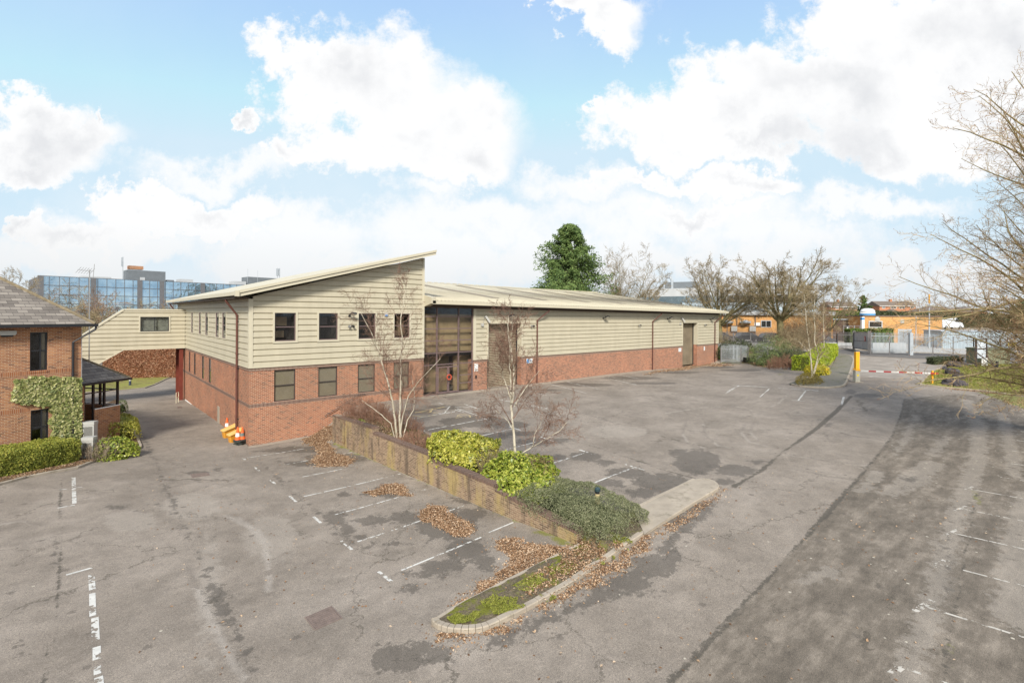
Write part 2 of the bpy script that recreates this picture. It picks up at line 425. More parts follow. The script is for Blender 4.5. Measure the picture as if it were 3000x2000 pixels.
# upper cladding
k = MB(); fr = .11
ops = [(a-fr+.02, b+fr-.02, z-fr+.02, t+fr-.02) for a, b, z, t in up_w]
clad(k, gy, .16, GX-.16, CB, 10.6, ops, zref=CB, top=rtop)
ops2 = [(a-.06, b+.06, z-.06, t+.06) for a, b, z, t in LU]
clad(k, lx, .16, BK-.1, CB, H1, ops2, zref=CB, fl=True)
k.poly([(GX, .1, CB), (GX, BK, CB), (GX, BK, 10.28), (GX, .1, 10.28)]); k.poly([(0, BK, CB), (0, BK, H1), (GX, BK, 10.3), (GX, BK, CB)])
k.build('cladding', M['clad'], B)
t = MB()     # corner and window flashings
t.box((-.062, -.062, CB-.02), (.17, .02, 7.03)); t.box((-.060, -.0, CB-.018), (.02, .17, 7.03))
t.box((GX-.17, -.062, CB-.02), (GX+.02, .05, rtop(GX)-.05)); t.box((-.055, BK-.12, CB), (.02, BK+.03, 7.0))
slab(t, gy, .17, GX-.17, CB-.02, CB+.035, .058, -.02); slab(t, lx, .17, BK-.12, CB-.02, CB+.035, .058, -.02)
for a, b, z, q in up_w:
    for r in ((a-fr, a, z-fr, q+fr), (b, b+fr, z-fr, q+fr), (a, b, z-fr, z), (a, b, q, q+fr)): slab(t, gy, *r, .065, -.10)
for a, b, z, q in LU:
    for r in ((a-.07, a, z-.07, q+.07), (b, b+.07, z-.07, q+.07), (a, b, z-.07, z), (a, b, q, q+.07)): slab(t, lx, *r, .052, -.12)
t.build('trim', M['trim'], B)
for i, (a, b, z, q) in enumerate(up_w):
    wd = window(B, gy, a, b, z, q, .03, M['mauve'], M['glass'], M['interior'], trans=(.5,), depth=1.2)
    e = MB()
    if i == 0:
        slab(e, gy, a+.28, b-.30, z+.95, q-.25, -.8, -.83); e2 = MB(); slab(e2, gy, a+.3, b-.45, z+.2, z+.62, -.9, -.93); e2.build('blind', M['interior2'], wd)
    if i in (1, 2): slab(e, gy, a+.2, b-.35, z+1.0, q-.3, -.9, -.93)
    if i == 3: slab(e, gy, a+.55, b-.1, z+.15, q-.15, -.7, -.73)
    e.build('blind', M['interior2'] if i in (0, 3) else M['dark'], wd)
for a, b, z, q in lo_w: window(B, gy, a, b, z, q, .07, M['dark'], M['glass'], M['blind'], trans=(.5,), depth=.07, fw=.05)
for a, b, z, q in LU: window(B, lx, a, b, z, q, -.035, M['mauve'], M['glass'], M['interior'], trans=(.5,), fw=.06, depth=.5)
for a, b, z, q in LL: window(B, lx, a, b, z, q, .025, M['dark'], M['glass'], M['interior'], trans=(.5,), fw=.06, depth=.5)
# mono-pitch roof of the offices, running up to the right
sl = (10.36-7.05)/11.87
def rz_(x): return 7.44+(x+.82)*(10.94-7.44)/(12.42+.82)
XL, XR, YF, YB = -.85, 12.42, -.88, 28.8
r = MB()
r.prism([(XL+.02, YF+.03, rz_(XL)-.10), (XR-.02, YF+.03, rz_(XR)-.10), (XR-.02, YF+.03, rz_(XR)), (XL+.02, YF+.03, rz_(XL))], (0, YB-YF-.06, 0))
r.build('roof', M['roofs'], B)
f = MB()     # verge flashing: bright upper band, shaded lower band
f.prism([(XL, YF, rz_(XL)-.13), (XR, YF, rz_(XR)-.13), (XR, YF, rz_(XR)+.03), (XL, YF, rz_(XL)+.03)], (0, .10, 0))
f.prism([(XL+.03, YF+.06, rz_(XL)-.33), (XR-.02, YF+.06, rz_(XR)-.33), (XR-.02, YF+.06, rz_(XR)-.14), (XL+.03, YF+.06, rz_(XL)-.14)], (0, .1, 0))
f.box((XL-.10, YF+.02, rz_(XL)-.24), (XL+.03, YB, rz_(XL)-.02)); f.box((XL-.12, YF-.03, rz_(XL)-.30), (XL+.1, YF+.14, rz_(XL)+.03))
f.build('fascia', M['trim'], B)
f = MB()
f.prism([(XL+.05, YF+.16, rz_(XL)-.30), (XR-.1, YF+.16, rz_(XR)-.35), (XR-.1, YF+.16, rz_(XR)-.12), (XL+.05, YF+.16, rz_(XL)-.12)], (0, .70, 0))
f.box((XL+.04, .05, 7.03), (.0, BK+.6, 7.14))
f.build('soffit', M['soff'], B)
# downpipes
def dpipe(x, y, ztop, zbot, out, off, name='downpipe', mat=None, r=.065, parent=None):
    """out: unit vector away from the wall; off: how far out the gutter outlet is"""
    o = Vector(out); p = Vector((x, y, 0))+o*.12; side = Vector(off)
    m = MB(); m.tube([p+side+Vector((0, 0, ztop)), p+side+Vector((0, 0, ztop-.12)), p+Vector((0, 0, ztop-1.0)), p+Vector((0, 0, zbot))], r, 10)
    for z in (ztop-1.08, (ztop+zbot)/2+.9, (ztop+zbot)/2-.7, zbot+.95): m.lathe([(r+.018, 0), (r+.018, .09)], 10, (p.x, p.y, z))
    ob = m.build(name, mat or M['dpipe'], parent or B, smooth=False)
    for z in (ztop-1.4, (ztop+zbot)/2, zbot+1.2): k = MB(); k.bar(p+Vector((0, 0, z)), p-o*.13+Vector((0, 0, z)), .16, .04); k.build('bracket', M['black'], ob)
    return ob
dpipe(0, 2.57, 7.05, -1.70, (-1, 0, 0), (-.62, 0, 0)); dpipe(0, 27.2, 7.05, -2.2, (-1, 0, 0), (-.62, 0, 0))
for x in (23.6, 42.05, 56.8): dpipe(x, 0, 6.8-.0095*(x-11), 0.0, (0, -1, 0), (.95, -.55, 0))
# vent and service hatch, low white flashing of the left wall
h = MB(); slab(h, lx, 8.1, 8.75, -1.75, -.55, .03, -.02); h.build('service_hatch', M['conc'], B)
h = MB(); slab(h, lx, .3, 23, -2.02, -1.955, .05, 0); h.build('skirting', M['white'], B)
# handrail on the brick wall beside the bank
h = MB(); p, q = onY(953, 1218, -.12), onY(1049, 1156, -.12); h.tube([p+Vector((0, .1, 0)), p, q, q+Vector((.5, 0, 0)), q+Vector((.5, .1, 0))], .022, 6); h.build('handrail', M['dark'], B)
# ------------------------------------------------------------------ warehouse
k = MB()
clad(k, gy, PX0+.2, 21.9, CB2, 6.95, [(SX0-.02, 21.74, -1, SHT+.1)], zref=CB2)
clad(k, gy, 21.9, WE-.12, CB2, 6.95, [(S2A-.1, S2B+.1, -1, SHT-.02)], zref=CB2)
wx = mapper('X', WE, 1); clad(k, wx, .1, 24, CB2, 9.9, zref=CB2, fl=True, top=lambda y: 6.75+.142*y)
k.build('warehouse_cladding', M['clad'], B)
t = MB()
t.box((PX0-.02, -.06, CB2-.02), (PX0+.22, .05, 6.95)); t.box((WE-.13, -.06, CB2-.02), (WE+.06, .08, 6.75))
for a, b, top in ((SX0+.1, 21.74, SHT), (S2A, S2B, SHT-.12)):
    t.box((a-.13, -.065, CB2-.02), (a, .72, top)); t.box((b, -.065, CB2-.02), (b+.13, .72, top)); t.box((a-.13, -.068, top), (b+.13, .72, top+.1))
for a, b in ((PX0+.22, SX0-.03), (21.87, S2A-.13), (S2B+.13, WE-.13)): slab(t, gy, a, b, CB2-.02, CB2+.03, .055, -.02)
t.build('trim', M['trim'], B)
for a, b, top in ((SX0, 21.74, SHT), (S2A, S2B, SHT-.12)):
    s = MB(); n = int((top+.1)/.14)
    for i in range(n):
        z0 = -.05+i*(top+.05)/n; z1 = z0+(top+.05)/n; zm = (z0+z1)/2
        s.poly([(a, .62, z0), (b, .62, z0), (b, .56, zm), (a, .56, zm)]); s.poly([(a, .56, zm), (b, .56, zm), (b, .62, z1-.004), (a, .62, z1-.004)])
    s.build('roller_shutter', M['shutter'], B)
    s = MB(); s.box((b-.10, .50, -.05), (b-.003, .58, top)); s.build('shutter_guide', M['black'], B); s = MB(); s.box((a+.002, .50, -.05), (a+.05, .58, top)); s.build('shutter_guide', M['black'], B)
# warehouse roof
def ez(x): return 7.10-.0085*(x-11.6)
RY = 21.7; RX1 = 58.75
def rg(x): return 10.20-.0065*(x-24)
r = MB(); n = int((RX1-GX)/.333)
for i in range(n):     # box-ribbed sheet
    x0 = GX+(RX1-GX)*i/n; dx = (RX1-GX)/n
    prof = [(0, 0), (.62, 0), (.72, .035), (.90, .035), (1, 0)]
    for (p, e), (q, g) in zip(prof, prof[1:]):
        A, C_ = x0+p*dx, x0+q*dx
        r.poly([(A, -.95, ez(A)+.10+e), (C_, -.95, ez(C_)+.10+g), (C_, RY, rg(C_)+e), (A, RY, rg(A)+e)])
        if i % 1 == 0: r.poly([(A, RY, rg(A)+e), (C_, RY, rg(C_)+g), (C_, 2*RY, ez(C_)+g), (A, 2*RY, ez(A)+e)])
r.poly([(RX1, -.95, ez(RX1)), (RX1, RY, rg(RX1)-.2), (RX1, RY, rg(RX1)+.05), (RX1, -.95, ez(RX1)+.14)])
rf = r.build('roof', M['roofs'], B)
s = MB()
def rp(x, y, dz):
    f = (y+.95)/(RY+.95); return (x, y, (ez(x)+.10)*(1-f)+rg(x)*f+dz)
xs = [onz(1345, 1, 9).x*0+x for x in ()]
SKX = []
for (pa, pb) in (((1275, 835), (1446, 870.5)), ((1421, 844), (1596, 877)), ((1546, 851.5), (1715, 883)), ((1655, 858), (1817, 887)), ((1756, 865), (1905, 892)), ((1846, 877), (1980, 896))):
    SKX.append(((pa), (pb)))
for j in range(6):
    x = 20.9+6.55*j
    s.prism([rp(x, 3.2, .045), rp(x+1.0, 3.2, .045), rp(x+1.0, 18.6, .045), rp(x, 18.6, .045)], (0, 0, .012))
s.build('rooflight', M['skyl'], rf)
s = MB()
for i in range(int((RX1-GX)/.95)):
    x = GX+.3+i*.95; s.box((x, RY-.12, rg(x)+.02), (x+.55, RY+.1, rg(x)+.085))
s.box((GX, RY-.2, rg(GX)-.12), (RX1, RY+.2, rg(RX1)+.03)); s.build('ridge_capping', M['trim'], rf)
f = MB()
f.prism([(GX+.15, -1.02, ez(GX)-.16), (RX1, -1.02, ez(RX1)-.16), (RX1, -1.02, ez(RX1)+.09), (GX+.15, -1.02, ez(GX)+.09)], (0, .08, 0))
f.prism([(RX1, -1.0, ez(RX1)-.12), (RX1, RY, rg(RX1)-.12), (RX1, RY, rg(RX1)+.09), (RX1, -1.0, ez(RX1)+.11)], (.09, 0, 0))
f.build('gutter', M['trim'], B)
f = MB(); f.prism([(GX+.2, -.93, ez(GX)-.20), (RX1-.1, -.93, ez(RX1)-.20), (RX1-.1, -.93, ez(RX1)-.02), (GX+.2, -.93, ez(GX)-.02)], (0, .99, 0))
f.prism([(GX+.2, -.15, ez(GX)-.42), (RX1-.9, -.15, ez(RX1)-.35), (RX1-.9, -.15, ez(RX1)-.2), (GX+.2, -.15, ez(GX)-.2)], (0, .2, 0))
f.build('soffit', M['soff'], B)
f = MB(); f.prism([(GX+.0, -.05, 6.75), (GX+.0, -1.02, 6.98), (GX+.0, -1.02, 7.42), (GX, -.05, 7.62)], (.42, 0, 0)); f.build('gutter_end_box', M['clad'], B)
# ------------------------------------------------------------------ glazed entrance
G = MB(); X = [GX, 13.08, 15.1, 16.46]; fy = .10
ZT = 6.86
for x in X: G.box((x-.045 if x > GX else x+.002, fy-.06, .0), (x+.045 if x < 16 else PX0-.002, fy+.06, ZT))
ZH = [2.32, 3.34, 4.42, 5.22, 6.02]
ZH = [onY(1400-62, 800+y/3.92, fy).z for y in (1035, 905, 768, 634, 498)]
for z in ZH: G.box((GX+.05, fy-.055, z-.035), (16.43, fy+.055, z+.035))
G.box((GX+.05, fy-.055, 0), (13.04, fy+.055, .08)); G.box((15.14, fy-.055, 0), (16.43, fy+.055, .08)); G.box((GX+.05, fy-.055, ZT-.09), (16.43, fy+.055, ZT))
for z in (.72, 1.35): G.box((15.14, fy-.05, z-.03), (16.43, fy+.05, z+.03))
g = G.build('entrance_glazing', M['mauve'], B)
p = MB(); p.box((GX+.05, fy-.005, .08), (16.43, fy+.005, ZT-.05)); p.build('pane', M['glass_d'], g)
d = MB()
for a, b in ((13.13, 14.08), (14.10, 15.05)):
    d.box((a, fy-.10, .06), (a+.09, fy-.06, 2.15)); d.box((b-.09, fy-.10, .06), (b, fy-.06, 2.15)); d.box((a+.09, fy-.10, .06), (b-.09, fy-.06, .2)); d.box((a+.09, fy-.10, 2.05), (b-.09, fy-.06, 2.15))
d = d.build('entrance_door', M['mauve'], B)
h = MB(); h.tube([(14.0, fy-.16, .8), (14.0, fy-.16, 1.4)], .02, 6).tube([(14.2, fy-.16, .8), (14.2, fy-.16, 1.4)], .02, 6); h.build('door_handle', M['dark'], d)
h = MB()
RC = Vector((14.10, fy-.22, 1.30)); ring = [RC+Vector((math.cos(t)*.19, 0, math.sin(t)*.19)) for t in np.linspace(0, 2*math.pi, 25)]
h.tube(ring, .048, 8, cap=False)
h.build('red_ring', plain('red_orange_ring', (.55, .07, .03), .5, .1, 3), d)
# lobby behind: timber panelling, dark spandrel, carpet
l = MB(); l.box((GX+.02, .55, 3.25), (16.9, .62, 6.2)); l.box((15.2, .9, 0), (16.9, 1.0, 2.9)); l.box((GX+.02, 1.6, 0), (15.2, 1.7, 2.9))
l.box((16.86, .2, 0), (16.9, 4, 7)); l.build('lobby_panelling', M['timber'], B)
l = MB(); l.box((GX+.02, .2, -.02), (16.9, 1.7, .02)); l.build('lobby_floor', M['carpet'], B); l = MB(); l.box((GX+.02, .50, 6.2), (16.9, .6, 7.0)); l.build('lobby_ceiling', M['carpet'], B); l = MB(); l.box((GX+.02, .3, 3.0), (16.9, .34, 3.22)); l.box((GX+.02, .34, 2.9), (16.9, 1.5, 2.999)); l.build('upper_floor', M['carpet'], B)
# apron strip along the foot of the walls
# ================================================================== ground
def ov(x, y): return (x*1.2755, y*1.2755)
def z7(x, y): return (950+.4783*x, 1150+.4783*y)
def z8(x, y): return (1850+.638*x, 1000+.638*y)
def z1b(x, y): return (x/1.96, 1250+y/1.96)
def z5(x, y): return (2050+.2232*x, 800+.2232*y)
def z6(x, y): return (2450+.2872*x, 800+.2872*y)
def frange(a, b, s): return list(np.arange(a, b-1e-6, s))
gxs = np.array([-1500, -600, -250, -120, -70]+frange(-46, -12, 1.0)+frange(-12, 24, .12)+frange(24, 62, .3)+frange(62, 100, 1.)+[110, 125, 140, 155, 170, 185, 200, 260, 600, 1500])
gys = np.array([-1500, -600, -250, -120, -90, -70]+frange(-54, -34, 1.0)+frange(-34, -.5, .12)+frange(-.5, 4, .25)+frange(4, 60, 1.)+frange(60, 100, 4.)+[110, 125, 140, 155, 180, 260, 600, 1500])
GX_, GY_ = np.meshgrid(gxs, gys); GZ = zg(GX_, GY_)
V = np.c_[GX_.ravel(), GY_.ravel(), GZ.ravel()]; nx, ny = len(gxs), len(gys)
ii, jj = np.meshgrid(np.arange(nx-1), np.arange(ny-1)); q = (jj*nx+ii).ravel()
Fc = np.c_[q, q+1, q+nx+1, q+nx]
vx, vy = V[:, 0], V[:, 1]
vis = (vx > -30) & (vx < 100) & (vy > -56) & (vy < 60)
def seg_dist(pts, widths=None):
    """distance to a polyline minus its half width (positive inside)"""
    P = [gp(*p) for p in pts]; best = np.full(len(vx), -9.0)
    if widths is None: widths = [.1]*len(P)
    if not isinstance(widths, list): widths = [widths]*len(P)
    for (a, b, wa, wb) in zip(P, P[1:], widths, widths[1:]):
        dx, dy = b.x-a.x, b.y-a.y; L = dx*dx+dy*dy
        t = np.clip(((vx-a.x)*dx+(vy-a.y)*dy)/L, 0, 1)
        d = np.hypot(vx-a.x-t*dx, vy-a.y-t*dy); best = np.maximum(best, (wa+(wb-wa)*t)/2-d)
    return best
def poly_sd(P):
    P = [(p.x, p.y) if hasattr(p, 'x') else p for p in P]
    inside = np.zeros(len(vx), bool); best = np.full(len(vx), 1e9)
    for (ax, ay), (bx, by) in zip(P, P[1:]+P[:1]):
        c = ((ay > vy) != (by > vy)); xi = (bx-ax)*(vy-ay)/((by-ay) if abs(by-ay) > 1e-9 else 1e-9)+ax
        inside ^= c & (vx < xi)
        dx, dy = bx-ax, by-ay; t = np.clip(((vx-ax)*dx+(vy-ay)*dy)/(dx*dx+dy*dy+1e-9), 0, 1)
        best = np.minimum(best, np.hypot(vx-ax-t*dx, vy-ay-t*dy))
    return np.where(inside, best, -best)
def ell_sd(x, y, rx, ry):
    c = gp(*ov(x, y)); ex = gp(*ov(x+rx, y))-c; ey = gp(*ov(x, y+ry))-c; e2 = gp(*ov(x, y-ry))-c
    ey = (ey-e2)/2
    A = np.array([[ex.x, ey.x], [ex.y, ey.y]]); Ai = np.linalg.inv(A)
    u = Ai[0, 0]*(vx-c.x)+Ai[0, 1]*(vy-c.y); v = Ai[1, 0]*(vx-c.x)+Ai[1, 1]*(vy-c.y)
    return (1-np.hypot(u, v))*min(ex.length, ey.length)
clampf = lambda a: np.clip(a, -1.5, 1.5)
dark = poly_sd([gp(*z8(*p)) for p in ((60, 1700), (170, 1568), (590, 1130), (880, 810), (1020, 650), (1100, 560), (1200, 430), (1240, 330), (1250, 265), (1500, 240), (1900, 290))]+[Vector((50, -48, 0)), Vector((-10, -52, 0))])
lite = np.maximum.reduce([seg_dist([z8(*p) for p in pts], w) for pts, w in (
    (((1540, 270), (1590, 380), (1600, 500), (1500, 800), (1420, 1050), (1340, 1350), (1250, 1560)), [.6, .7, .6, .5, .45, .45, .4]),
    (((1310, 340), (1260, 450), (1210, 520)), [.3, .4, .2]), (((1380, 560), (1290, 640), (1180, 700)), [.8, .9, .5]), (((1130, 600), (1060, 690)), [.5, .4]),
    (((1700, 330), (1740, 470), (1760, 620)), .5), (((1800, 700), (1780, 1000), (1800, 1300)), [.5, .8, .9]), (((930, 1050), (800, 1100)), [.5, .3]), (((1450, 440), (1380, 520)), .4))])
lite = np.maximum.reduce([lite]+[ell_sd(*e) for e in ((300, 1195, 60, 25), (440, 1160, 70, 30), (620, 1230, 60, 50), (480, 1340, 25, 120), (1420, 990, 70, 14), (1900, 880, 30, 10), (2050, 850, 60, 12))])
damp = np.maximum.reduce([ell_sd(*e) for e in (
    (268, 1163, 22, 5), (283, 1164, 10, 6), (690, 1032, 75, 8), (640, 1036, 60, 4), (770, 1052, 75, 12), (700, 1064, 50, 7), (850, 1015, 55, 10), (790, 1135, 16, 7), (895, 1128, 50, 15), (845, 1133, 18, 5),
    (770, 1187, 30, 22), (800, 1215, 22, 20), (825, 1234, 18, 8), (860, 1195, 45, 12), (930, 1188, 40, 16), (1025, 1200, 75, 40), (1060, 1150, 30, 6), (900, 1248, 60, 5), (1085, 1180, 40, 14), (1110, 1160, 25, 7), (1010, 1302, 50, 22), (1070, 1260, 50, 30), (1110, 1290, 30, 22), (960, 1320, 40, 8),
    (938, 1353, 30, 9), (910, 1510, 62, 40), (1045, 1440, 16, 30), (1000, 1500, 40, 25), (960, 1480, 30, 12), (455, 1085, 30, 5), (500, 1078, 14, 4), (360, 1158, 18, 4),
    (1020, 935, 40, 6), (960, 945, 40, 6), (1090, 968, 85, 13), (1170, 975, 50, 9), (1010, 985, 55, 9), (1120, 1000, 60, 9), (1240, 1014, 60, 9), (1200, 995, 40, 6), (1290, 1010, 30, 5), (1345, 1048, 40, 12), (1390, 1062, 25, 8), (1280, 1050, 30, 7), (1440, 1085, 50, 12), (1520, 1105, 70, 20), (1555, 1130, 50, 14), (1470, 1130, 35, 12), (1400, 1110, 40, 10),
    (1600, 1058, 55, 30), (1560, 1040, 30, 10), (1690, 1080, 50, 14), (1660, 1105, 30, 8), (1740, 1060, 25, 5), (1880, 965, 8, 3), (1905, 975, 10, 4),
    (1290, 880, 50, 3), (1350, 884, 60, 4), (1450, 868, 70, 4), (1560, 855, 50, 3), (1640, 843, 50, 3), (1700, 850, 50, 3), (1265, 895, 30, 2), (1500, 1190, 20, 6),
    (1990, 908, 34, 5), (1955, 900, 16, 6), (1895, 885, 60, 4), (1500, 880, 60, 3), (1760, 838, 40, 3), (1560, 1195, 40, 16), (1600, 1165, 30, 14), (1500, 1300, 60, 30), (1440, 1340, 60, 26), (1500, 1360, 25, 8), (1540, 1280, 30, 20), (2180, 1290, 8, 50), (2090, 1100, 20, 8), (1285, 1405, 40, 8),
    (128, 1260, 4, 14), (15, 1358, 14, 3), (45, 1500, 14, 20), (30, 1470, 12, 4), (640, 1060, 6, 5))]
    +[poly_sd([gp(*ov(*p)) for p in ((1100, 1478), (1180, 1440), (1330, 1375), (1440, 1310), (1500, 1262), (1570, 1205), (1650, 1140), (1640, 1175), (1560, 1240), (1500, 1315), (1420, 1370), (1290, 1420), (1180, 1475), (1120, 1500))])]
    +[seg_dist([z1b(*p) for p in ((780, 0), (830, 70), (880, 160), (915, 250), (950, 340))], [.22, .3, .12, .08, .2]),
      seg_dist([z1b(*p) for p in ((950, 340), (1010, 480), (1040, 560), (1085, 635), (1120, 690), (1160, 770))], [.26, .14, .06, .16, .05, .14]),
      seg_dist([z1b(*p) for p in ((1185, 820), (1215, 900), (1260, 990), (1300, 1060), (1350, 1180), (1400, 1300), (1440, 1400))], [.28, .24, .52, .46, .12, .34, .16])-.02,
      seg_dist([z1b(*p) for p in ((1440, 200), (1500, 210), (1560, 260), (1610, 310), (1680, 380), (1770, 440), (1850, 510), (1960, 610), (2050, 680), (2150, 690))], [.1, .16, .1, .2, .1, .18, .22, .4, .2, .3])-.03])
seam = np.maximum.reduce([seg_dist([z1b(*p) for p in pts], w) for pts, w in (
    (((350, 300), (348, 420), (347, 560), (348, 700), (344, 860), (322, 1040), (305, 1130)), [.05, .09, .04, .05, .09, .03, .02]),
    (((340, 860), (335, 960)), [.12, .03]), (((300, 1235), (275, 1290), (280, 1360), (250, 1460)), [.1, .06, .04, .12]))]
    +[seg_dist([z8(*p) for p in pts], w) for pts, w in (
    (((470, 665), (530, 630), (600, 590), (690, 510)), [.25, .1, .22, .06]), (((690, 510), (780, 450), (850, 400), (940, 320), (1010, 250)), [.12, .2, .28, .3, .2]), (((0, 400), (120, 430), (230, 460), (330, 480), (430, 495)), [.06, .05, .1, .1, .05]),
    (((690, 510), (880, 545), (1080, 580)), .06), (((700, 560), (1050, 640)), .05), (((500, 530), (690, 510)), .05),
    (((170, 1568), (400, 1330), (590, 1130), (760, 940), (880, 810)), [.14, .16, .1, .08, .2]), (((880, 810), (1020, 650), (1100, 560), (1200, 430), (1240, 330), (1250, 265)), [.2, .14, .1, .08, .1, .05]),
    (((1580, 700), (1560, 850), (1530, 1000), (1500, 1190), (1450, 1380), (1430, 1560)), [.05, .05, .05, .06, .06, .05]), (((1000, 275), (1240, 285)), .06), (((0, 540), (150, 590), (340, 640)), .06))]
    +[seg_dist([z7(*p) for p in pts], w) for pts, w in ((((1330, 235), (1500, 285), (1700, 345), (1986, 435)), [.05, .06, .06, .08]), (((1530, 110), (1700, 160), (1986, 250)), .05), (((1180, 0), (1330, 40), (1530, 110)), .05), (((700, 20), (900, 80), (1180, 130), (1330, 235)), .04))]
    +[seg_dist([(1650, 1112), (1800, 1093), (1960, 1075), (2080, 1067), (2180, 1052)], .09), seg_dist([(1400, 1160), (1560, 1140), (1750, 1120), (1900, 1100), (2050, 1085), (2330, 1046)], .07),
       seg_dist([z1b(800, 120), z1b(870, 130)], .1), seg_dist([z6(*p) for p in ((320, 1085), (560, 1085), (640, 1060), (760, 1100), (900, 1110))], .10), seg_dist([z6(*p) for p in ((680, 1175), (740, 1230), (800, 1290))], .1)])
moss = np.maximum.reduce([seg_dist([(990, 1296), (1130, 1350), (1245, 1405)], [.7, .55, .3]), seg_dist([(1245, 1405), (1420, 1480), (1500, 1510)], [.2, .3, .45]), seg_dist([(1500, 1510), (1690, 1600)], [.4, .6]),
    poly_sd([gp(*z8(*p)) for p in ((1560, 232), (1640, 250), (1720, 285), (1850, 320), (2000, 330), (2000, 220))]), seg_dist([z8(1580, 690), z8(1590, 760)], .12), seg_dist([z8(1460, 1380), z8(1440, 1500)], .08),
    poly_sd([gp(*z5(*p)) for p in ((860, 1330), (1200, 1400), (1250, 1280), (1330, 1230), (1000, 1240))])-1.0, seg_dist([z1b(770, 60), z1b(810, 110)], .12)])
soil = np.maximum(poly_sd([(4.3, -2.3), (6.5, -2.3), (6.6, -21.0), (6.9, -22.2), (4.3, -22.2)]), poly_sd([gp(*z5(*p)) for p in ((220, 1180), (620, 1185), (860, 1235), (1400, 1230), (1400, 1320), (1660, 1300), (1800, 1000), (1400, 900), (220, 1050))]))
soil = np.maximum(soil, poly_sd([(56.8, 4), (58.5, -3), (62, -8), (75, -8), (75, 20), (59, 20)]))
yard = poly_sd([(64.8, 40), (64, 3), (68.5, -13.5), (80, -26), (130, -40), (200, 60)])
tyre = np.maximum.reduce([seg_dist([z8(*p) for p in pts], .12) for pts in (((250, 370), (235, 420), (260, 470), (330, 490)), ((330, 380), (340, 430), (400, 480), (480, 490)), ((520, 380), (505, 420), (540, 460), (620, 480)), ((560, 370), (545, 415), (580, 450), (640, 465)), ((150, 330), (350, 300), (560, 300)), ((600, 430), (700, 445), (800, 440)), ((700, 520), (900, 545), (1090, 570)), ((720, 580), (900, 620), (1060, 640)), ((640, 300), (680, 280), (720, 240)), ((1010, 330), (1100, 290), (1240, 280)))]+[seg_dist([z1b(*p) for p in pts], .16) for pts in (((1300, 510), (1440, 580), (1520, 680), (1545, 800), (1540, 940)), ((1360, 520), (1480, 600), (1560, 700)), ((1080, 800), (1180, 1050), (1330, 1340), (1420, 1460)), ((0, 560), (120, 540), (260, 560)))])
me_o = mesh_obj('ground', V, Fc, bpy.data.materials.new('tmp'), None, smooth=True); tag(me_o, 'weathered grey asphalt with damp patches, seams and moss', kind='structure')
for nm, a in (('dark', dark), ('lite', lite), ('damp', damp), ('seam', seam), ('moss', moss), ('soil', soil), ('yard', yard), ('tyre', tyre)):
    at_ = me_o.data.attributes.new(nm, 'FLOAT', 'POINT'); at_.data.foreach_set('value', clampf(a).astype(np.float32))
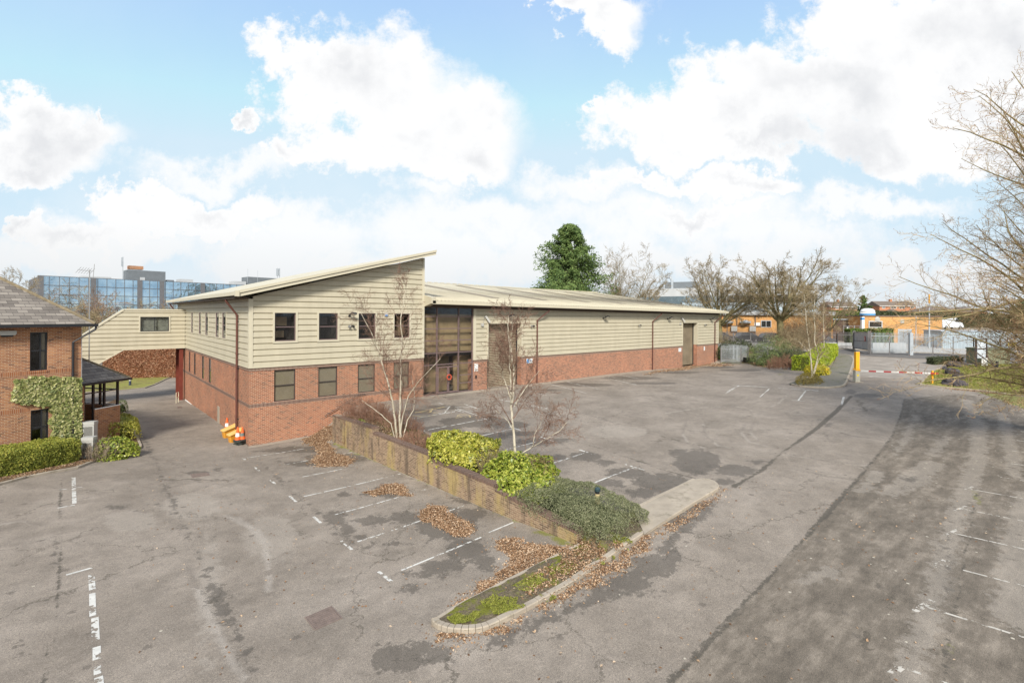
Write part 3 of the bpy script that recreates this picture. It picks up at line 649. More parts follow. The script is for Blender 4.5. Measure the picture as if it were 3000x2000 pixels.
def ground_mat():
    m, nt, b = newmat('worn_asphalt'); ob = obcoord(nt)
    def attr(n): return N(nt, 'ShaderNodeAttribute', attribute_name=n).outputs['Fac']
    n1 = noise_(nt, ob, .35, 6, .6); n2 = noise_(nt, ob, 2.3, 6, .65); n3 = noise_(nt, ob, 14, 5, .7); n4 = noise_(nt, ob, 60, 3, .7)
    def edge(a, amp, soft, nz=n2, off=0.):
        x = math_(nt, 'ADD', attr(a), math_(nt, 'MULTIPLY', math_(nt, 'SUBTRACT', nz, .5), amp))
        r = N(nt, 'ShaderNodeMapRange', interpolation_type='SMOOTHSTEP'); nt.links.new(x, r.inputs[0]); r.inputs[1].default_value = off-soft; r.inputs[2].default_value = off+soft; return r.outputs[0]
    base = ramp(nt, n1, [(.3, (.190, .161, .130)), (.5, (.240, .205, .167)), (.72, (.295, .254, .210))])
    base = mixc(nt, 1, base, ramp(nt, n2, [(.25, (.84, .84, .84)), (.75, (1.13, 1.13, 1.12))]), 'MULTIPLY')
    mot = ramp(nt, noise_(nt, ob, .75, 11, .72), [(.50, (0, 0, 0)), (.60, (1, 1, 1))]); base = mixc(nt, math_(nt, 'MULTIPLY', mot, .30), base, (.135, .115, .092))
    mo2 = ramp(nt, noise_(nt, ob, 22, 4, .75), [(.32, (.80, .80, .80)), (.68, (1.20, 1.19, 1.18))]); base = mixc(nt, 1, base, mo2, 'MULTIPLY')
    # old dark road: streaky along its length
    mp = N(nt, 'ShaderNodeMapping'); mp.inputs['Rotation'].default_value = (0, 0, R(-18)); mp.inputs['Scale'].default_value = (.45, 1.5, 1); nt.links.new(ob, mp.inputs[0])
    st = math_(nt, 'ADD', math_(nt, 'MULTIPLY', noise_(nt, mp.outputs[0], 1.3, 10, .72), .7), math_(nt, 'MULTIPLY', n2, .3))
    dk = ramp(nt, st, [(.38, (.105, .088, .068)), (.50, (.155, .130, .101)), (.62, (.245, .207, .163))])
    base = mixc(nt, edge('dark', .25, .05), base, dk)
    base = mixc(nt, math_(nt, 'MULTIPLY', edge('lite', 1.6, .10, noise_(nt, ob, 2.6, 10, .75)), .42), base, (.33, .29, .24))
    base = mixc(nt, math_(nt, 'MULTIPLY', edge('tyre', .25, .09), .42), base, mixc(nt, math_(nt, 'GREATER_THAN', n1, .5), (.40, .36, .31), (.14, .12, .10)))
    dp = math_(nt, 'MULTIPLY', edge('damp', 1.9, .05, noise_(nt, ob, 2.6, 12, .78), .05), .68)
    base = mixc(nt, dp, base, mixc(nt, n1, (.070, .060, .048), (.105, .09, .072)))
    sm = edge('seam', .42, .03, noise_(nt, ob, 4.5, 9, .75), .005)
    base = mixc(nt, math_(nt, 'MULTIPLY', sm, .8), base, (.075, .066, .052))
    wv = N(nt, 'ShaderNodeVectorMath', operation='MULTIPLY_ADD'); nt.links.new(noise_(nt, ob, 1.4, 6, .7, 'Color'), wv.inputs[0]); wv.inputs[1].default_value = (1.6, 1.6, 0); nt.links.new(ob, wv.inputs[2])
    vc = N(nt, 'ShaderNodeTexVoronoi', feature='DISTANCE_TO_EDGE'); vc.inputs['Scale'].default_value = .22; nt.links.new(wv.outputs[0], vc.inputs['Vector'])
    ck = math_(nt, 'MULTIPLY', math_(nt, 'LESS_THAN', vc.outputs['Distance'], .0045), math_(nt, 'GREATER_THAN', noise_(nt, ob, .33, 3), .50)); base = mixc(nt, math_(nt, 'MULTIPLY', ck, .55), base, (.07, .06, .045))
    # scattered small dark blots and pale lichen spots
    vo = N(nt, 'ShaderNodeTexVoronoi'); vo.inputs['Scale'].default_value = .9; nt.links.new(ob, vo.inputs['Vector'])
    bl = math_(nt, 'LESS_THAN', math_(nt, 'ADD', vo.outputs['Distance'], math_(nt, 'MULTIPLY', n3, .24)), .205)
    base = mixc(nt, math_(nt, 'MULTIPLY', bl, .55), base, (.10, .085, .07))
    v2 = N(nt, 'ShaderNodeTexVoronoi'); v2.inputs['Scale'].default_value = 2.1; nt.links.new(ob, v2.inputs['Vector'])
    sc = N(nt, 'ShaderNodeSeparateColor'); nt.links.new(v2.outputs['Color'], sc.inputs[0])
    sp = math_(nt, 'MULTIPLY', math_(nt, 'LESS_THAN', math_(nt, 'ADD', v2.outputs['Distance'], math_(nt, 'MULTIPLY', n4, .05)), .10), math_(nt, 'LESS_THAN', sc.outputs[0], math_(nt, 'ADD', .06, math_(nt, 'MULTIPLY', edge('dark', .1, .2), .55))))
    base = mixc(nt, sp, base, (.42, .38, .30))
    grain = ramp(nt, n4, [(.30, (.50, .50, .50)), (.5, (1, 1, 1)), (.70, (1.55, 1.52, 1.48))])
    base = mixc(nt, 1, base, grain, 'MULTIPLY')
    ms = edge('moss', 2.0, .14, noise_(nt, ob, 1.6, 8, .75), .18)
    base = mixc(nt, math_(nt, 'MULTIPLY', ms, .85), base, mixc(nt, n3, (.10, .115, .015), (.23, .22, .05)))
    so_ = edge('soil', .25, .08)
    so2 = ramp(nt, n3, [(.3, (.05, .04, .025)), (.5, (.11, .085, .05)), (.7, (.17, .12, .07))])
    so2 = mixc(nt, ramp(nt, noise_(nt, ob, 1.1, 6, .6), [(.48, (0, 0, 0)), (.56, (.8, .8, .8))]), so2, (.12, .13, .03))
    base = mixc(nt, so_, base, so2)
    base = mixc(nt, edge('yard', .2, .3), base, mixc(nt, n1, (.36, .33, .29), (.44, .41, .36)))
    nt.links.new(base, b.inputs['Base Color'])
    rr = math_(nt, 'SUBTRACT', .92, math_(nt, 'MULTIPLY', dp, .30)); nt.links.new(rr, b.inputs['Roughness']); b.inputs['Specular IOR Level'].default_value = .25
    bp = N(nt, 'ShaderNodeBump', i_Strength=.45, i_Distance=.012); nt.links.new(math_(nt, 'ADD', n4, math_(nt, 'MULTIPLY', n3, .6)), bp.inputs['Height']); nt.links.new(bp.outputs[0], b.inputs['Normal'])
    return m
me_o.data.materials.clear(); M['ground'] = ground_mat(); me_o.data.materials.append(M['ground'])

# ------------------------------------------------------------------ painted lines
def paint_mat(name, c, wear, sc=5):
    m, nt, b = newmat(name); ob = obcoord(nt); out = nt.nodes['Material Output']
    n = noise_(nt, ob, sc, 7, .7); n2 = noise_(nt, ob, .7, 3)
    k = math_(nt, 'GREATER_THAN', math_(nt, 'ADD', math_(nt, 'MULTIPLY', n, .75), math_(nt, 'MULTIPLY', n2, .25)), wear)
    nt.links.new(ramp(nt, noise_(nt, ob, 3, 4), [(.3, tuple(x*.75 for x in c)), (.7, c)]), b.inputs['Base Color']); b.inputs['Roughness'].default_value = .8
    tr = N(nt, 'ShaderNodeBsdfTransparent'); mx = N(nt, 'ShaderNodeMixShader'); nt.links.new(k, mx.inputs[0]); nt.links.new(tr.outputs[0], mx.inputs[1]); nt.links.new(b.outputs[0], mx.inputs[2]); nt.links.new(mx.outputs[0], out.inputs[0])
    return m
M['line'] = paint_mat('white_line_paint', (.62, .60, .54), .48); M['line_old'] = paint_mat('faded_line_paint', (.52, .48, .41), .50); M['line_y'] = paint_mat('yellowed_line_paint', (.60, .47, .24), .48)
def strip(mb, a, b, w=.09, h=.007):
    a, b = Vector(a[:2]), Vector(b[:2]); L = (b-a).length; n = max(1, int(L/.25)); d = (b-a).normalized(); s = Vector((-d.y, d.x))*w/2
    for i in range(n):
        p, q = a+(b-a)*i/n, a+(b-a)*(i+1)/n
        mb.poly([(v.x, v.y, zg1(v.x, v.y)+h) for v in (p-s, q-s, q+s, p+s)])
def lines(name, mat, segs):
    m = MB()
    for s in segs: strip(m, *s)
    return tag(m.build(name, mat), kind='structure')
seg = []
for k in range(7):
    y = -2.94-2.72*k
    ends = {0: (-.95, 2.2), 1: (.3, 3.9), 2: (.3, 2.2), 3: (-.6, 4.0), 4: (-.35, 3.9), 5: (-.6, 3.9), 6: (-.45, 2.5)}[k]
    seg += [((ends[0], y, 0), (ends[1], y-.02, 0), .08), ((-.97, y-.42, 0), (-.97, y+(.42 if k else .05), 0), .1)]
seg += [((2.9, -19.2, 0), (4.0, -19.2, 0), .08)]
lines('parking_lines', M['line'], seg)
seg = []
for k, y in enumerate((-5.9, -8.65, -11.34, -13.9, -16.65, -19.38)):
    seg += [((6.6 if k < 2 else 8.2, y, 0), (10.95, y, 0), .08), ((11.02, y-.5, 0), (11.02, y+.5, 0), .09)]
lines('parking_lines', M['line'], seg)
G2 = lambda a, b, w=.08: (gp(*a), gp(*b), w)
seg = []
for k in range(6):
    x = 4.6+2.65*k; p = Vector((x, -30.15+.1*k)); seg += [((p.x, p.y), (p.x+.35, p.y-4.8), .07), ((p.x-.38, p.y+.12), (p.x+.42, p.y-.08), .14 if k < 3 else .09)]
seg += [((4.6+2.65*k, -30.3, 0), (4.9+2.65*k, -34.5, 0), .07) for k in range(6, 13)]
lines('parking_lines', M['line_old'], seg)
def zf(x, y): return (1100+x*.12755, 1160+y*.12755)
seg = [G2(zf(2040, 185), zf(2352, 290)), G2(zf(1860, 280), zf(2352, 450)), G2(zf(1640, 385), zf(1990, 320)), G2(zf(1240, 770), zf(2352, 560)), G2(zf(1440, 150), zf(1560, 190)), G2(zf(1180, 205), zf(1440, 155), .06),
       G2(zf(1830, 250), zf(2350, 262), .07), G2(zf(2100, 335), zf(2350, 345), .07), G2(zf(1590, 385), zf(1700, 240), .09), G2(zf(1570, 315), zf(1740, 318), .06), G2(zf(1440, 390), zf(1600, 392), .06), G2(zf(1590, 245), zf(1730, 238), .08)]
seg += [G2(z5(350, 1560), z5(510, 1475), .09), G2(z5(410, 1465), z5(930, 1500), .09), G2(z5(860, 1560), z5(910, 1525), .08), G2(z5(1190, 1518), z5(1560, 1545), .09), G2(z8(495, 203), z8(860, 226), .08), G2(z8(430, 240), z8(495, 203), .08), G2(z8(590, 255), z8(632, 218), .08), G2(z8(765, 272), z8(800, 226), .11), G2(z8(735, 270), z8(795, 274), .07), G2(z8(975, 255), z8(965, 290), .13)]
for (x0, y0, x1, y1) in ((1570, 1100, 1640, 1116), (1700, 1090, 1865, 1127), (1745, 1084, 1870, 1109), (1775, 1101, 1830, 1112), (1600, 1122, 1720, 1152), (1650, 1116, 1760, 1141), (1930, 1088, 1980, 1089), (1460, 1170, 1620, 1200), (1560, 1150, 1600, 1157), (2030, 1081, 2060, 1079)):
    seg.append(G2((x0, y0), (x1, y1), .09))
lines('parking_lines', M['line'], seg)
# disabled bay symbol and yellowed hatching
seg = [G2(zf(910, 385), zf(1590, 245), .10), G2(zf(1300, 290), zf(1250, 375), .16), G2(zf(900, 370), zf(1430, 385), .08), G2(zf(850, 450), zf(1130, 470), .09), G2(zf(850, 520), zf(1390, 430), .09), G2(zf(640, 565), zf(830, 510), .08), G2(zf(120, 240), zf(330, 205), .08)]
c = zf(2020, 455); pts = [(1880, 465), (1900, 435), (1960, 422), (2060, 425), (2130, 435), (2180, 465), (2170, 485)]
seg += [G2(zf(*a), zf(*b), .08) for a, b in zip(pts, pts[1:])]+[G2(zf(1840, 500), zf(2010, 470), .09), G2(zf(1880, 465), zf(2010, 480), .07), G2(zf(2050, 480), zf(2170, 485), .06)]
lines('disabled_bay_marking', M['line_y'], seg)
seg = [G2(z1b(422, 288), z1b(427, 440), .13), G2(z1b(330, 466), z1b(430, 448), .08), G2(z1b(380, 850), z1b(530, 808), .09), G2(z1b(525, 848), z1b(530, 935), .14), G2(z1b(530, 955), z1b(533, 1085), .13), G2(z1b(545, 1095), z1b(550, 1225), .14), G2(z1b(555, 1262), z1b(556, 1335), .14), G2(z1b(558, 1375), z1b(560, 1420), .12), G2(z1b(566, 1435), z1b(575, 1520), .14), G2(z1b(340, 362), z1b(495, 342), .05)]
lines('parking_lines', M['line'], seg)

# ------------------------------------------------------------------ kerbs, verges, pavement, road
def resample(P, step):
    P = [Vector((p[0], p[1])) for p in P]; out = []
    for a, b in zip(P, P[1:]):
        n = max(1, int((b-a).length/step)); out += [a+(b-a)*i/n for i in range(n)]
    return out+[P[-1]]
def smooth_path(P, it=2):
    P = [Vector((p[0], p[1])) for p in P]
    for _ in range(it):
        Q = [P[0]]
        for a, b in zip(P, P[1:]): Q += [a*.75+b*.25, a*.25+b*.75]
        P = Q+[P[-1]]
    return P
def kerb(P, w=.13, h=.11, mat=None, name='kerb', step=.9, joint=.012):
    """kerb stones laid end to end along P, w wide to the left of the path"""
    P = resample(P, step); m = MB()
    nrm = []
    for i in range(len(P)):
        d = (P[min(i+1, len(P)-1)]-P[max(i-1, 0)]).normalized(); nrm.append(Vector((-d.y, d.x)))
    for i in range(len(P)-1):
        a, b = P[i], P[i+1]; d = (b-a).normalized()*joint/2; a2, b2 = a+d, b-d
        za, zb = zg1(a.x, a.y), zg1(b.x, b.y); dz = random.uniform(-.006, .006)
        prof = [(0, -.1), (0, h*.8), (w*.14, h), (w, h), (w, -.1)]
        A = [(a2.x+nrm[i].x*o, a2.y+nrm[i].y*o, za+z+dz) for o, z in prof]; C_ = [(b2.x+nrm[i+1].x*o, b2.y+nrm[i+1].y*o, zb+z+dz) for o, z in prof]
        n = len(prof); m.mesh(A+C_, [[j, j+n, j+n+1, j+1] for j in range(n-1)]+[list(range(n))[::-1][::-1], list(range(n, 2*n))[::-1], [0, n-1, 2*n-1, n]])
    return tag(m.build(name, mat or M['conc']), kind='structure')
def verge(P, Q, h, mat, name, n=60, m_=8, bump=0.02, kind='structure'):
    """sheet between two edges P and Q, h above the terrain"""
    def rs(P):
        P = [Vector((p[0], p[1])) for p in P]; L = [0]
        for a, b in zip(P, P[1:]): L.append(L[-1]+(b-a).length)
        return [Vector((np.interp(t, L, [p.x for p in P]), np.interp(t, L, [p.y for p in P]))) for t in np.linspace(0, L[-1], n)]
    A, C_ = rs(P), rs(Q); V = []; Fc = []
    for i in range(n):
        for j in range(m_):
            p = A[i].lerp(C_[i], j/(m_-1)); e = 0 if j in (0, m_-1) else bump
            V.append((p.x, p.y, zg1(p.x, p.y)+h+e*(.5+mnoise.noise(Vector((p.x*2, p.y*2, 3)))*2)))
    for i in range(n-1):
        for j in range(m_-1):
            q = i*m_+j; Fc.append([q, q+m_, q+m_+1, q+1])
    o = mesh_obj(name, V, Fc, mat, smooth=True)
    if sum((Vector(V[a+m_])-Vector(V[a])).cross(Vector(V[a+1])-Vector(V[a])).z for a in range(0, (n-1)*m_, m_)) < 0: o.data.flip_normals()
    return tag(o, kind=kind)
def mossy(name, lo, mid, hi, moss, sc=2.2, thr=.46):
    m, nt, b = newmat(name); ob = obcoord(nt)
    c = ramp(nt, noise_(nt, ob, 18, 5, .7), [(.3, lo), (.5, mid), (.72, hi)])
    k = ramp(nt, noise_(nt, ob, sc, 7, .7), [(thr, (0, 0, 0)), (thr+.10, (1, 1, 1))])
    g = ramp(nt, noise_(nt, ob, 30, 4, .7), [(.3, tuple(x*.5 for x in moss)), (.7, moss)])
    nt.links.new(mixc(nt, k, c, g), b.inputs['Base Color']); b.inputs['Roughness'].default_value = .95; b.inputs['Specular IOR Level'].default_value = .1
    bp = N(nt, 'ShaderNodeBump', i_Strength=.9, i_Distance=.03); nt.links.new(noise_(nt, ob, 25, 4), bp.inputs['Height']); nt.links.new(bp.outputs[0], b.inputs['Normal'])
    return m
M['verge'] = mossy('mossy_soil', (.06, .05, .035), (.13, .105, .07), (.24, .19, .13), (.19, .195, .035), 1.6, .50)
M['grass'] = mossy('winter_grass', (.14, .135, .035), (.24, .235, .06), (.33, .31, .11), (.24, .19, .09), .9, .50)
M['pave'] = mossy('mossy_pavement', (.13, .12, .10), (.19, .175, .14), (.27, .25, .205), (.16, .17, .08), .8, .55)
M['road'] = plain('road_tarmac', (.135, .125, .115), .9, .15, 1.2, spec=.2)
M['drive'] = plain('driveway_concrete', (.27, .235, .195), .9, .2, .8, spec=.2, dirt=((.40, .36, .31), .6, .58))
inner = [gp(*z7(*p)) for p in ((672, 1402), (800, 1320), (950, 1245), (1100, 1165), (1250, 1090), (1400, 1015), (1562, 935))]
outer = [gp(*z7(*p)) for p in ((655, 1408), (665, 1430), (700, 1452), (770, 1470), (860, 1477), (950, 1470), (1030, 1445), (1200, 1360), (1350, 1280), (1500, 1195), (1660, 1080), (1830, 962), (1986, 858))]
outer += [gp(*ov(x, y)) for x, y in ((1560, 1182), (1610, 1150), (1650, 1127))]
kerb(smooth_path(outer, 1), .16, .12); kerb([inner[0]]+inner[1:]+[Vector((4.25, -22.15))][:0], -.11, .10)
endc = [gp(*ov(x, y)) for x, y in ((1650, 1127), (1652, 1118), (1640, 1108), (1615, 1103), (1597, 1106))]
kerb(smooth_path(endc, 1), .16, .12, step=.4)
verge([p for p in inner]+[Vector((7.2, -22.15, 0))], outer[4:13], .085, M['verge'], 'verge', 90, 10, .03)
topc = [gp(*ov(x, y)) for x, y in ((1455, 1178), (1520, 1144), (1560, 1125), (1597, 1106))]
kerb(topc, .12, .12)
verge([topc[0], topc[1], topc[2], topc[3], gp(*ov(1615, 1106)), gp(*ov(1636, 1110))], [gp(*ov(1480, 1235)), gp(*ov(1560, 1180)), gp(*ov(1610, 1148)), gp(*ov(1640, 1128)), gp(*ov(1646, 1120))], .115, M['conc'], 'concrete_island', 30, 8, .01)
# bed of the left house
bed = [gp(*p) for p in ((-160, 1462), (-60, 1436), (0, 1422), (77, 1402), (150, 1387), (230, 1372), (300, 1345), (360, 1328), (405, 1317))]
bed2 = [gp(*p) for p in ((405, 1317), (418, 1312), (412, 1297), (395, 1262), (378, 1228), (362, 1200), (345, 1170))]
kerb(bed, .13, .11); kerb(smooth_path(bed2, 1), .13, .11)
Hc = Vector((-7.55, 2.6, 0))
M['bedsoil'] = mossy('bed_soil', (.05, .035, .02), (.12, .08, .05), (.25, .15, .08), (.16, .17, .03), 1.6, .56)
back = [Vector((-14, -2.2)), Vector((-13, -.5)), Vector((-11, 2)), Vector((-9.5, 4)), Vector((-8, 5.5)), Vector((-8, 8)), Vector((-9, 12))]
verge([Vector((p.x, p.y)) for p in bed]+[Vector((p.x, p.y)) for p in bed2[1:]], back, .09, M['bedsoil'], 'planting_bed', 60, 14, .03)
# lawn with beech hedge beyond the link
lk = [gp(*p) for p in ((250, 1150), (351, 1144), (425, 1137), (455, 1127), (485, 1112), (519, 1098), (545, 1088))]
kerb(lk, .13, .10); verge(lk, [gp(*p) for p in ((240, 1095), (300, 1092), (350, 1090), (400, 1088), (450, 1087), (500, 1086), (545, 1085))], .09, M['grass'], 'lawn', 50, 12, .03)
# pavement beside the exit
pk = [gp(*p) for p in ((2318, 1128), (2335, 1132), (2362, 1135), (2400, 1137), (2429, 1137), (2458, 1135), (2476, 1131), (2483, 1121), (2488, 1106), (2494, 1090), (2500, 1070), (2504, 1054), (2498, 1046), (2487, 1041), (2456, 1036))]
kerb(smooth_path(pk, 1), .15, .12)
verge(smooth_path(pk, 1), [gp(*p) for p in ((2310, 1126), (2330, 1120), (2350, 1115), (2380, 1110), (2400, 1105), (2420, 1095), (2430, 1085), (2440, 1070), (2447, 1055), (2452, 1042))], .105, M['pave'], 'pavement', 60, 10, .0)
# right lawn
rk = [gp(*p) for p in ((2700, 1128), (2766, 1136), (2881, 1146), (3000, 1163), (3120, 1180))]
kerb(rk, .13, .10)
ru = [gp(*p) for p in ((2712, 1112), (2737, 1088), (2790, 1074), (2900, 1069), (3120, 1066))]
verge(rk, ru, .085, M['grass'], 'lawn', 60, 16, .05); kerb([gp(2700, 1128), gp(2706, 1118), gp(2722, 1100), gp(2738, 1087), gp(2760, 1079)], .12, .1)
# public road and the exit apron
rl = [gp(*p) for p in ((2380, 1033), (2450, 1037), (2507, 1040), (2565, 1044), (2700, 1050), (2789, 1056), (3100, 1072))]
rr_ = [gp(*p) for p in ((2380, 1018), (2450, 1021), (2520, 1026), (2580, 1030), (2700, 1034), (2852, 1041), (3100, 1053))]
verge(rl, rr_, .012, M['road'], 'road', 60, 10, 0)
kerb(rr_, .14, .12)
verge([gp(*z6(*p)) for p in ((60, 830), (230, 845), (420, 860), (800, 878), (1150, 895))], [gp(*z6(*p)) for p in ((190, 1075), (330, 1070), (560, 1070), (760, 1080), (900, 1090))], .008, M['drive'], 'driveway', 40, 12, 0)
M['apron'] = plain('concrete_apron', (.31, .265, .21), .9, .14, 1.3, spec=.15, dirt=((.2, .175, .135), 1.5, .56))
verge([(GX-.3, -.02), (20, -.02), (57.9, -.02)], [(GX-1.2, -.9), (20, -1.15), (57.9, -1.0)], .012, M['apron'], 'apron', 80, 4, 0)
verge([(.0, -.02), (3.4, -.02)], [(-.2, -.62), (3.4, -.62)], .014, M['apron'], 'apron', 20, 4, 0)
# ================================================================== planter wall
def xface(y): return 3.98+max(0, min(19.5, -2.6-y))*.0114
def wtop(px, py):
    y = -10
    for _ in range(30): p = onX(px, py, xface(y)); y = p.y
    return p.y, p.z
RW = thing('retaining_wall', 'long stained brick planter wall stepping down between the two parking levels', 'wall', (4.1, -12, -1.5))
segs = [((987, 1219), (1094, 1252)), ((1090, 1265), (1254, 1328)), ((1256, 1340), (1449, 1418)), ((1451, 1431), (1692, 1556))]
tops = [(wtop(*a), wtop(*b)) for a, b in segs]
edges = [-2.6]+[(tops[i][1][0]+tops[i+1][0][0])/2 for i in range(3)]+[-22.0]
for i in range(4):
    y0, y1 = edges[i], edges[i+1]; z0, z1 = tops[i][0][1], tops[i][1][1]
    zc = lambda t: z0+(z1-z0)*t
    w = MB(); p = Vector((xface(y0), y0, 0)); q = Vector((xface(y1), y1, 0)); T_ = .34
    w.mesh([(p.x, y0, -2.0), (q.x, y1, -2.0), (q.x, y1, z1-.1), (p.x, y0, z0-.1), (p.x+T_, y0, -2.0), (q.x+T_, y1, -2.0), (q.x+T_, y1, z1-.1), (p.x+T_, y0, z0-.1)],
           [[0, 3, 2, 1], [4, 5, 6, 7], [0, 4, 7, 3], [1, 2, 6, 5]])
    w.build('wall_section', M['brick_p'], RW)
    w = MB(); e = .012; f = -.02 if i < 3 else 0
    w.mesh([(p.x-e, y0, z0-.1), (q.x-e, y1+f, z1-.1), (q.x-e, y1+f, z1), (p.x-e, y0, z0), (p.x+T_+e, y0, z0-.1), (q.x+T_+e, y1+f, z1-.1), (q.x+T_+e, y1+f, z1), (p.x+T_+e, y0, z0)],
           [[0, 3, 2, 1], [4, 5, 6, 7], [0, 4, 7, 3], [1, 2, 6, 5], [3, 7, 6, 2], [0, 1, 5, 4]])
    w.build('coping', M['coping'], RW)
# ================================================================== fixtures on the building
M['alu'] = plain('grey_aluminium', (.33, .33, .32), .4, .1, 3, metal=.3)
M['lens'] = plain('lamp_lens', (.55, .55, .5), .15, .05, 3, spec=.6)
M['camw'] = plain('white_plastic', (.40, .39, .36), .4, .05, 4)
def flood(label, loc, s=1.0):
    t = thing('flood_light', label, 'light', loc, 0, 'flood lights high on the cladding')
    Rm = Matrix.Translation((0.10*s, -.45*s, .12*s)) @ Matrix.Rotation(R(-28), 4, 'X') @ Matrix.Rotation(R(18), 4, 'Z')
    m = MB(); m.box((-.21*s, -.16*s, -.05*s), (.21*s, .16*s, .05*s), Rm); m.box((-.12*s, .02*s, .05*s), (.12*s, .15*s, .11*s), Rm); b = m.build('housing', M['black'], t, local=True)
    m = MB(); m.box((-.18*s, -.13*s, -.056*s), (.18*s, .13*s, -.049*s), Rm); m.build('lens', M['lens'], b, local=True)
    m = MB(); m.bar((0, -.06, 0), (0.05*s, -.40*s, .06*s), .05*s, .05*s).box((-.07, -.09, -.07), (.07, -.04, .07)); m.build('arm', M['black'], t, local=True)
    return t
flood('black flood light on the gable between the second and third upper windows', (6.09, 0, 6.05), .95)
flood('black flood light above the nearer roller shutter', (20.2, 0, 5.98)); flood('black flood light on the long plain stretch of cladding', (33.1, 0, 5.88), 1.1)
flood('black flood light right of the far brown downpipe', (45.2, 0, 5.80), 1.1); flood('black flood light beside the last downpipe at the far corner', (55.6, 0, 5.72), 1.1)
def spot(label, loc):
    t = thing('twin_spot_light', label, 'light', loc, 0, 'small twin spot lights on the cladding')
    m = MB(); m.lathe([(.05, 0), (.06, .05)], 8, (0, -.08, -.03)).box((-.05, -.07, -.05), (.05, -.035, .05)); m.build('base', M['camw'], t, local=True)
    for sx in (-1, 1):
        m = MB(); m.tube([(sx*.05, -.08, 0), (sx*.12, -.16, .03), (sx*.17, -.27, -.04)], [.025, .05, .085], 10); m.build('spot_lamp', M['alu'] if sx < 0 else M['black'], t, local=True)
spot('small twin spot light left of the first long downpipe', (23.2-.25, 0, 5.2)); spot('small twin spot light halfway along the warehouse cladding', (39.4, 0, 5.1)); spot('small twin spot light right of the farther roller shutter', (54.1, 0, 5.02)); spot('small twin spot light under the gable flood light', (6.15, 0, 5.35))
def seccam(label, loc):
    t = thing('security_camera', label, 'camera', loc, 0, 'white security cameras beside the shutters')
    m = MB(); m.bar((.12, -.12, .22), (.40, -.36, -.30), .13, .15); m.build('camera_body', M['camw'], t, local=True)
    m = MB(); m.tube([(0, -.06, .0), (.02, -.12, .14), (.14, -.13, .2)], .03, 6); m.tube([(-.10, -.1, -.5), (-.05, -.08, -.25), (.0, -.07, 0), (.1, -.12, .18)], .012, 5); m.build('cable_arm', M['alu'], t, local=True)
    m = MB(); m.box((-.33, -.17, -.62), (-.10, -.035, -.38)); m.build('junction_box', M['camw'], t, local=True)
seccam('white security camera on the cladding left of the nearer roller shutter', (17.55, 0, 5.85)); seccam('white security camera left of the farther roller shutter', (48.25, 0, 5.72))
t = thing('alarm_box', 'small white and blue alarm box left of the fourth upper window', 'alarm', (8.76, 0, 6.15))
m = MB(); m.prism([(-.12, -.035, -.13), (.12, -.035, -.13), (.14, -.035, .05), (0, -.035, .15), (-.14, -.035, .05)], (0, -.09, 0)); b = m.build('alarm_case', M['camw'], t, local=True)
m = MB(); m.box((-.09, -.129, -.12), (.09, -.1245, -.03)); m.build('alarm_label', plain('blue_label', (.05, .17, .42), .5), b, local=True)
# signs
def text(s, size, mat, parent, M4, name='lettering', align='CENTER'):
    cu = bpy.data.curves.new(name, 'FONT'); cu.body = s; cu.size = size; cu.align_x = align; cu.align_y = 'CENTER'; cu.extrude = .0015
    o = bpy.data.objects.new(name, cu); col.objects.link(o); dg = bpy.context.evaluated_depsgraph_get()
    me = bpy.data.meshes.new_from_object(o.evaluated_get(dg)); bpy.data.objects.remove(o)
    me.transform(M4); me.materials.clear(); me.materials.append(mat); ob = bpy.data.objects.new(name, me); col.objects.link(ob); ob.parent = parent; WM[ob] = WM[parent].copy(); return ob
M['blue'] = plain('sign_blue', (.10, .27, .52), .5, .05); M['ink'] = plain('sign_ink', (.03, .03, .03), .5); M['red'] = plain('sign_red', (.55, .03, .025), .5, .06); M['signw'] = plain('sign_white', (.74, .74, .70), .5, .05)
def sign(label, x, z, w, h, kind):
    t = thing('wall_sign', label, 'sign', (x, 0, z))
    m = MB(); m.box((-w/2, -.022, -h/2), (w/2, -.008, h/2)); m.build('panel', M['signw'], t, local=True)
    g = MB(); y0, y1 = -.0255, -.0225
    if kind == 'tall':
        g.prism([(-.02, y1, -.05), (.06, y1, .08), (.085, y1, .06), (.01, y1, -.065)], (0, -.003, 0)); g.build('arrow', M['blue'], t, local=True); g = MB()
        for k in range(3): g.box((-w*.36, y0, -h*.28-.045*k), (w*(.36-.08*k), y1, -h*.28-.045*k+.018))
        g.build('text_lines', M['ink'], t, local=True)
    if kind == 'wide':
        g.box((-w*.47, y0, -h*.42), (-w*.05, y1, h*.42)); g.build('blue_panel', M['blue'], t, local=True); g = MB()
        g.lathe([(.085, 0), (.085, .004)], 14, (0, 0, 0)); V = [(a+w*.22, -.0225-c, b+.03) for a, b, c in g.V]; mesh_obj('round_symbol', V, g.F, M['blue'], t, local=True); g = MB()
        for k in range(3): g.box((w*.02, y0-.001, -h*.3-.03*k), (w*.42, y1, -h*.3-.03*k+.012))
        g.build('text_lines', M['ink'], t, local=True)
    if kind == 'lines':
        for k in range(5): g.box((-w*.36, y0, h*.30-.12*h*k*1.2), (w*(.36-.05*(k % 3)), y1, h*.30-.12*h*k*1.2+.02))
        g.build('text_lines', M['blue'], t, local=True)
sign('tall white sign on the brick pier beside the glazed entrance', 16.80, 1.88, .38, .62, 'tall'); sign('blue and white sign on the brick right of the nearer roller shutter', 22.75, 2.06, .72, .42, 'wide')
sign('pale sign on the brick left of the farther roller shutter', 48.1, 2.0, .62, .44, 'lines'); sign('narrow white sign on the brick right of the farther roller shutter', 54.15, 1.92, .28, .5, 'lines')
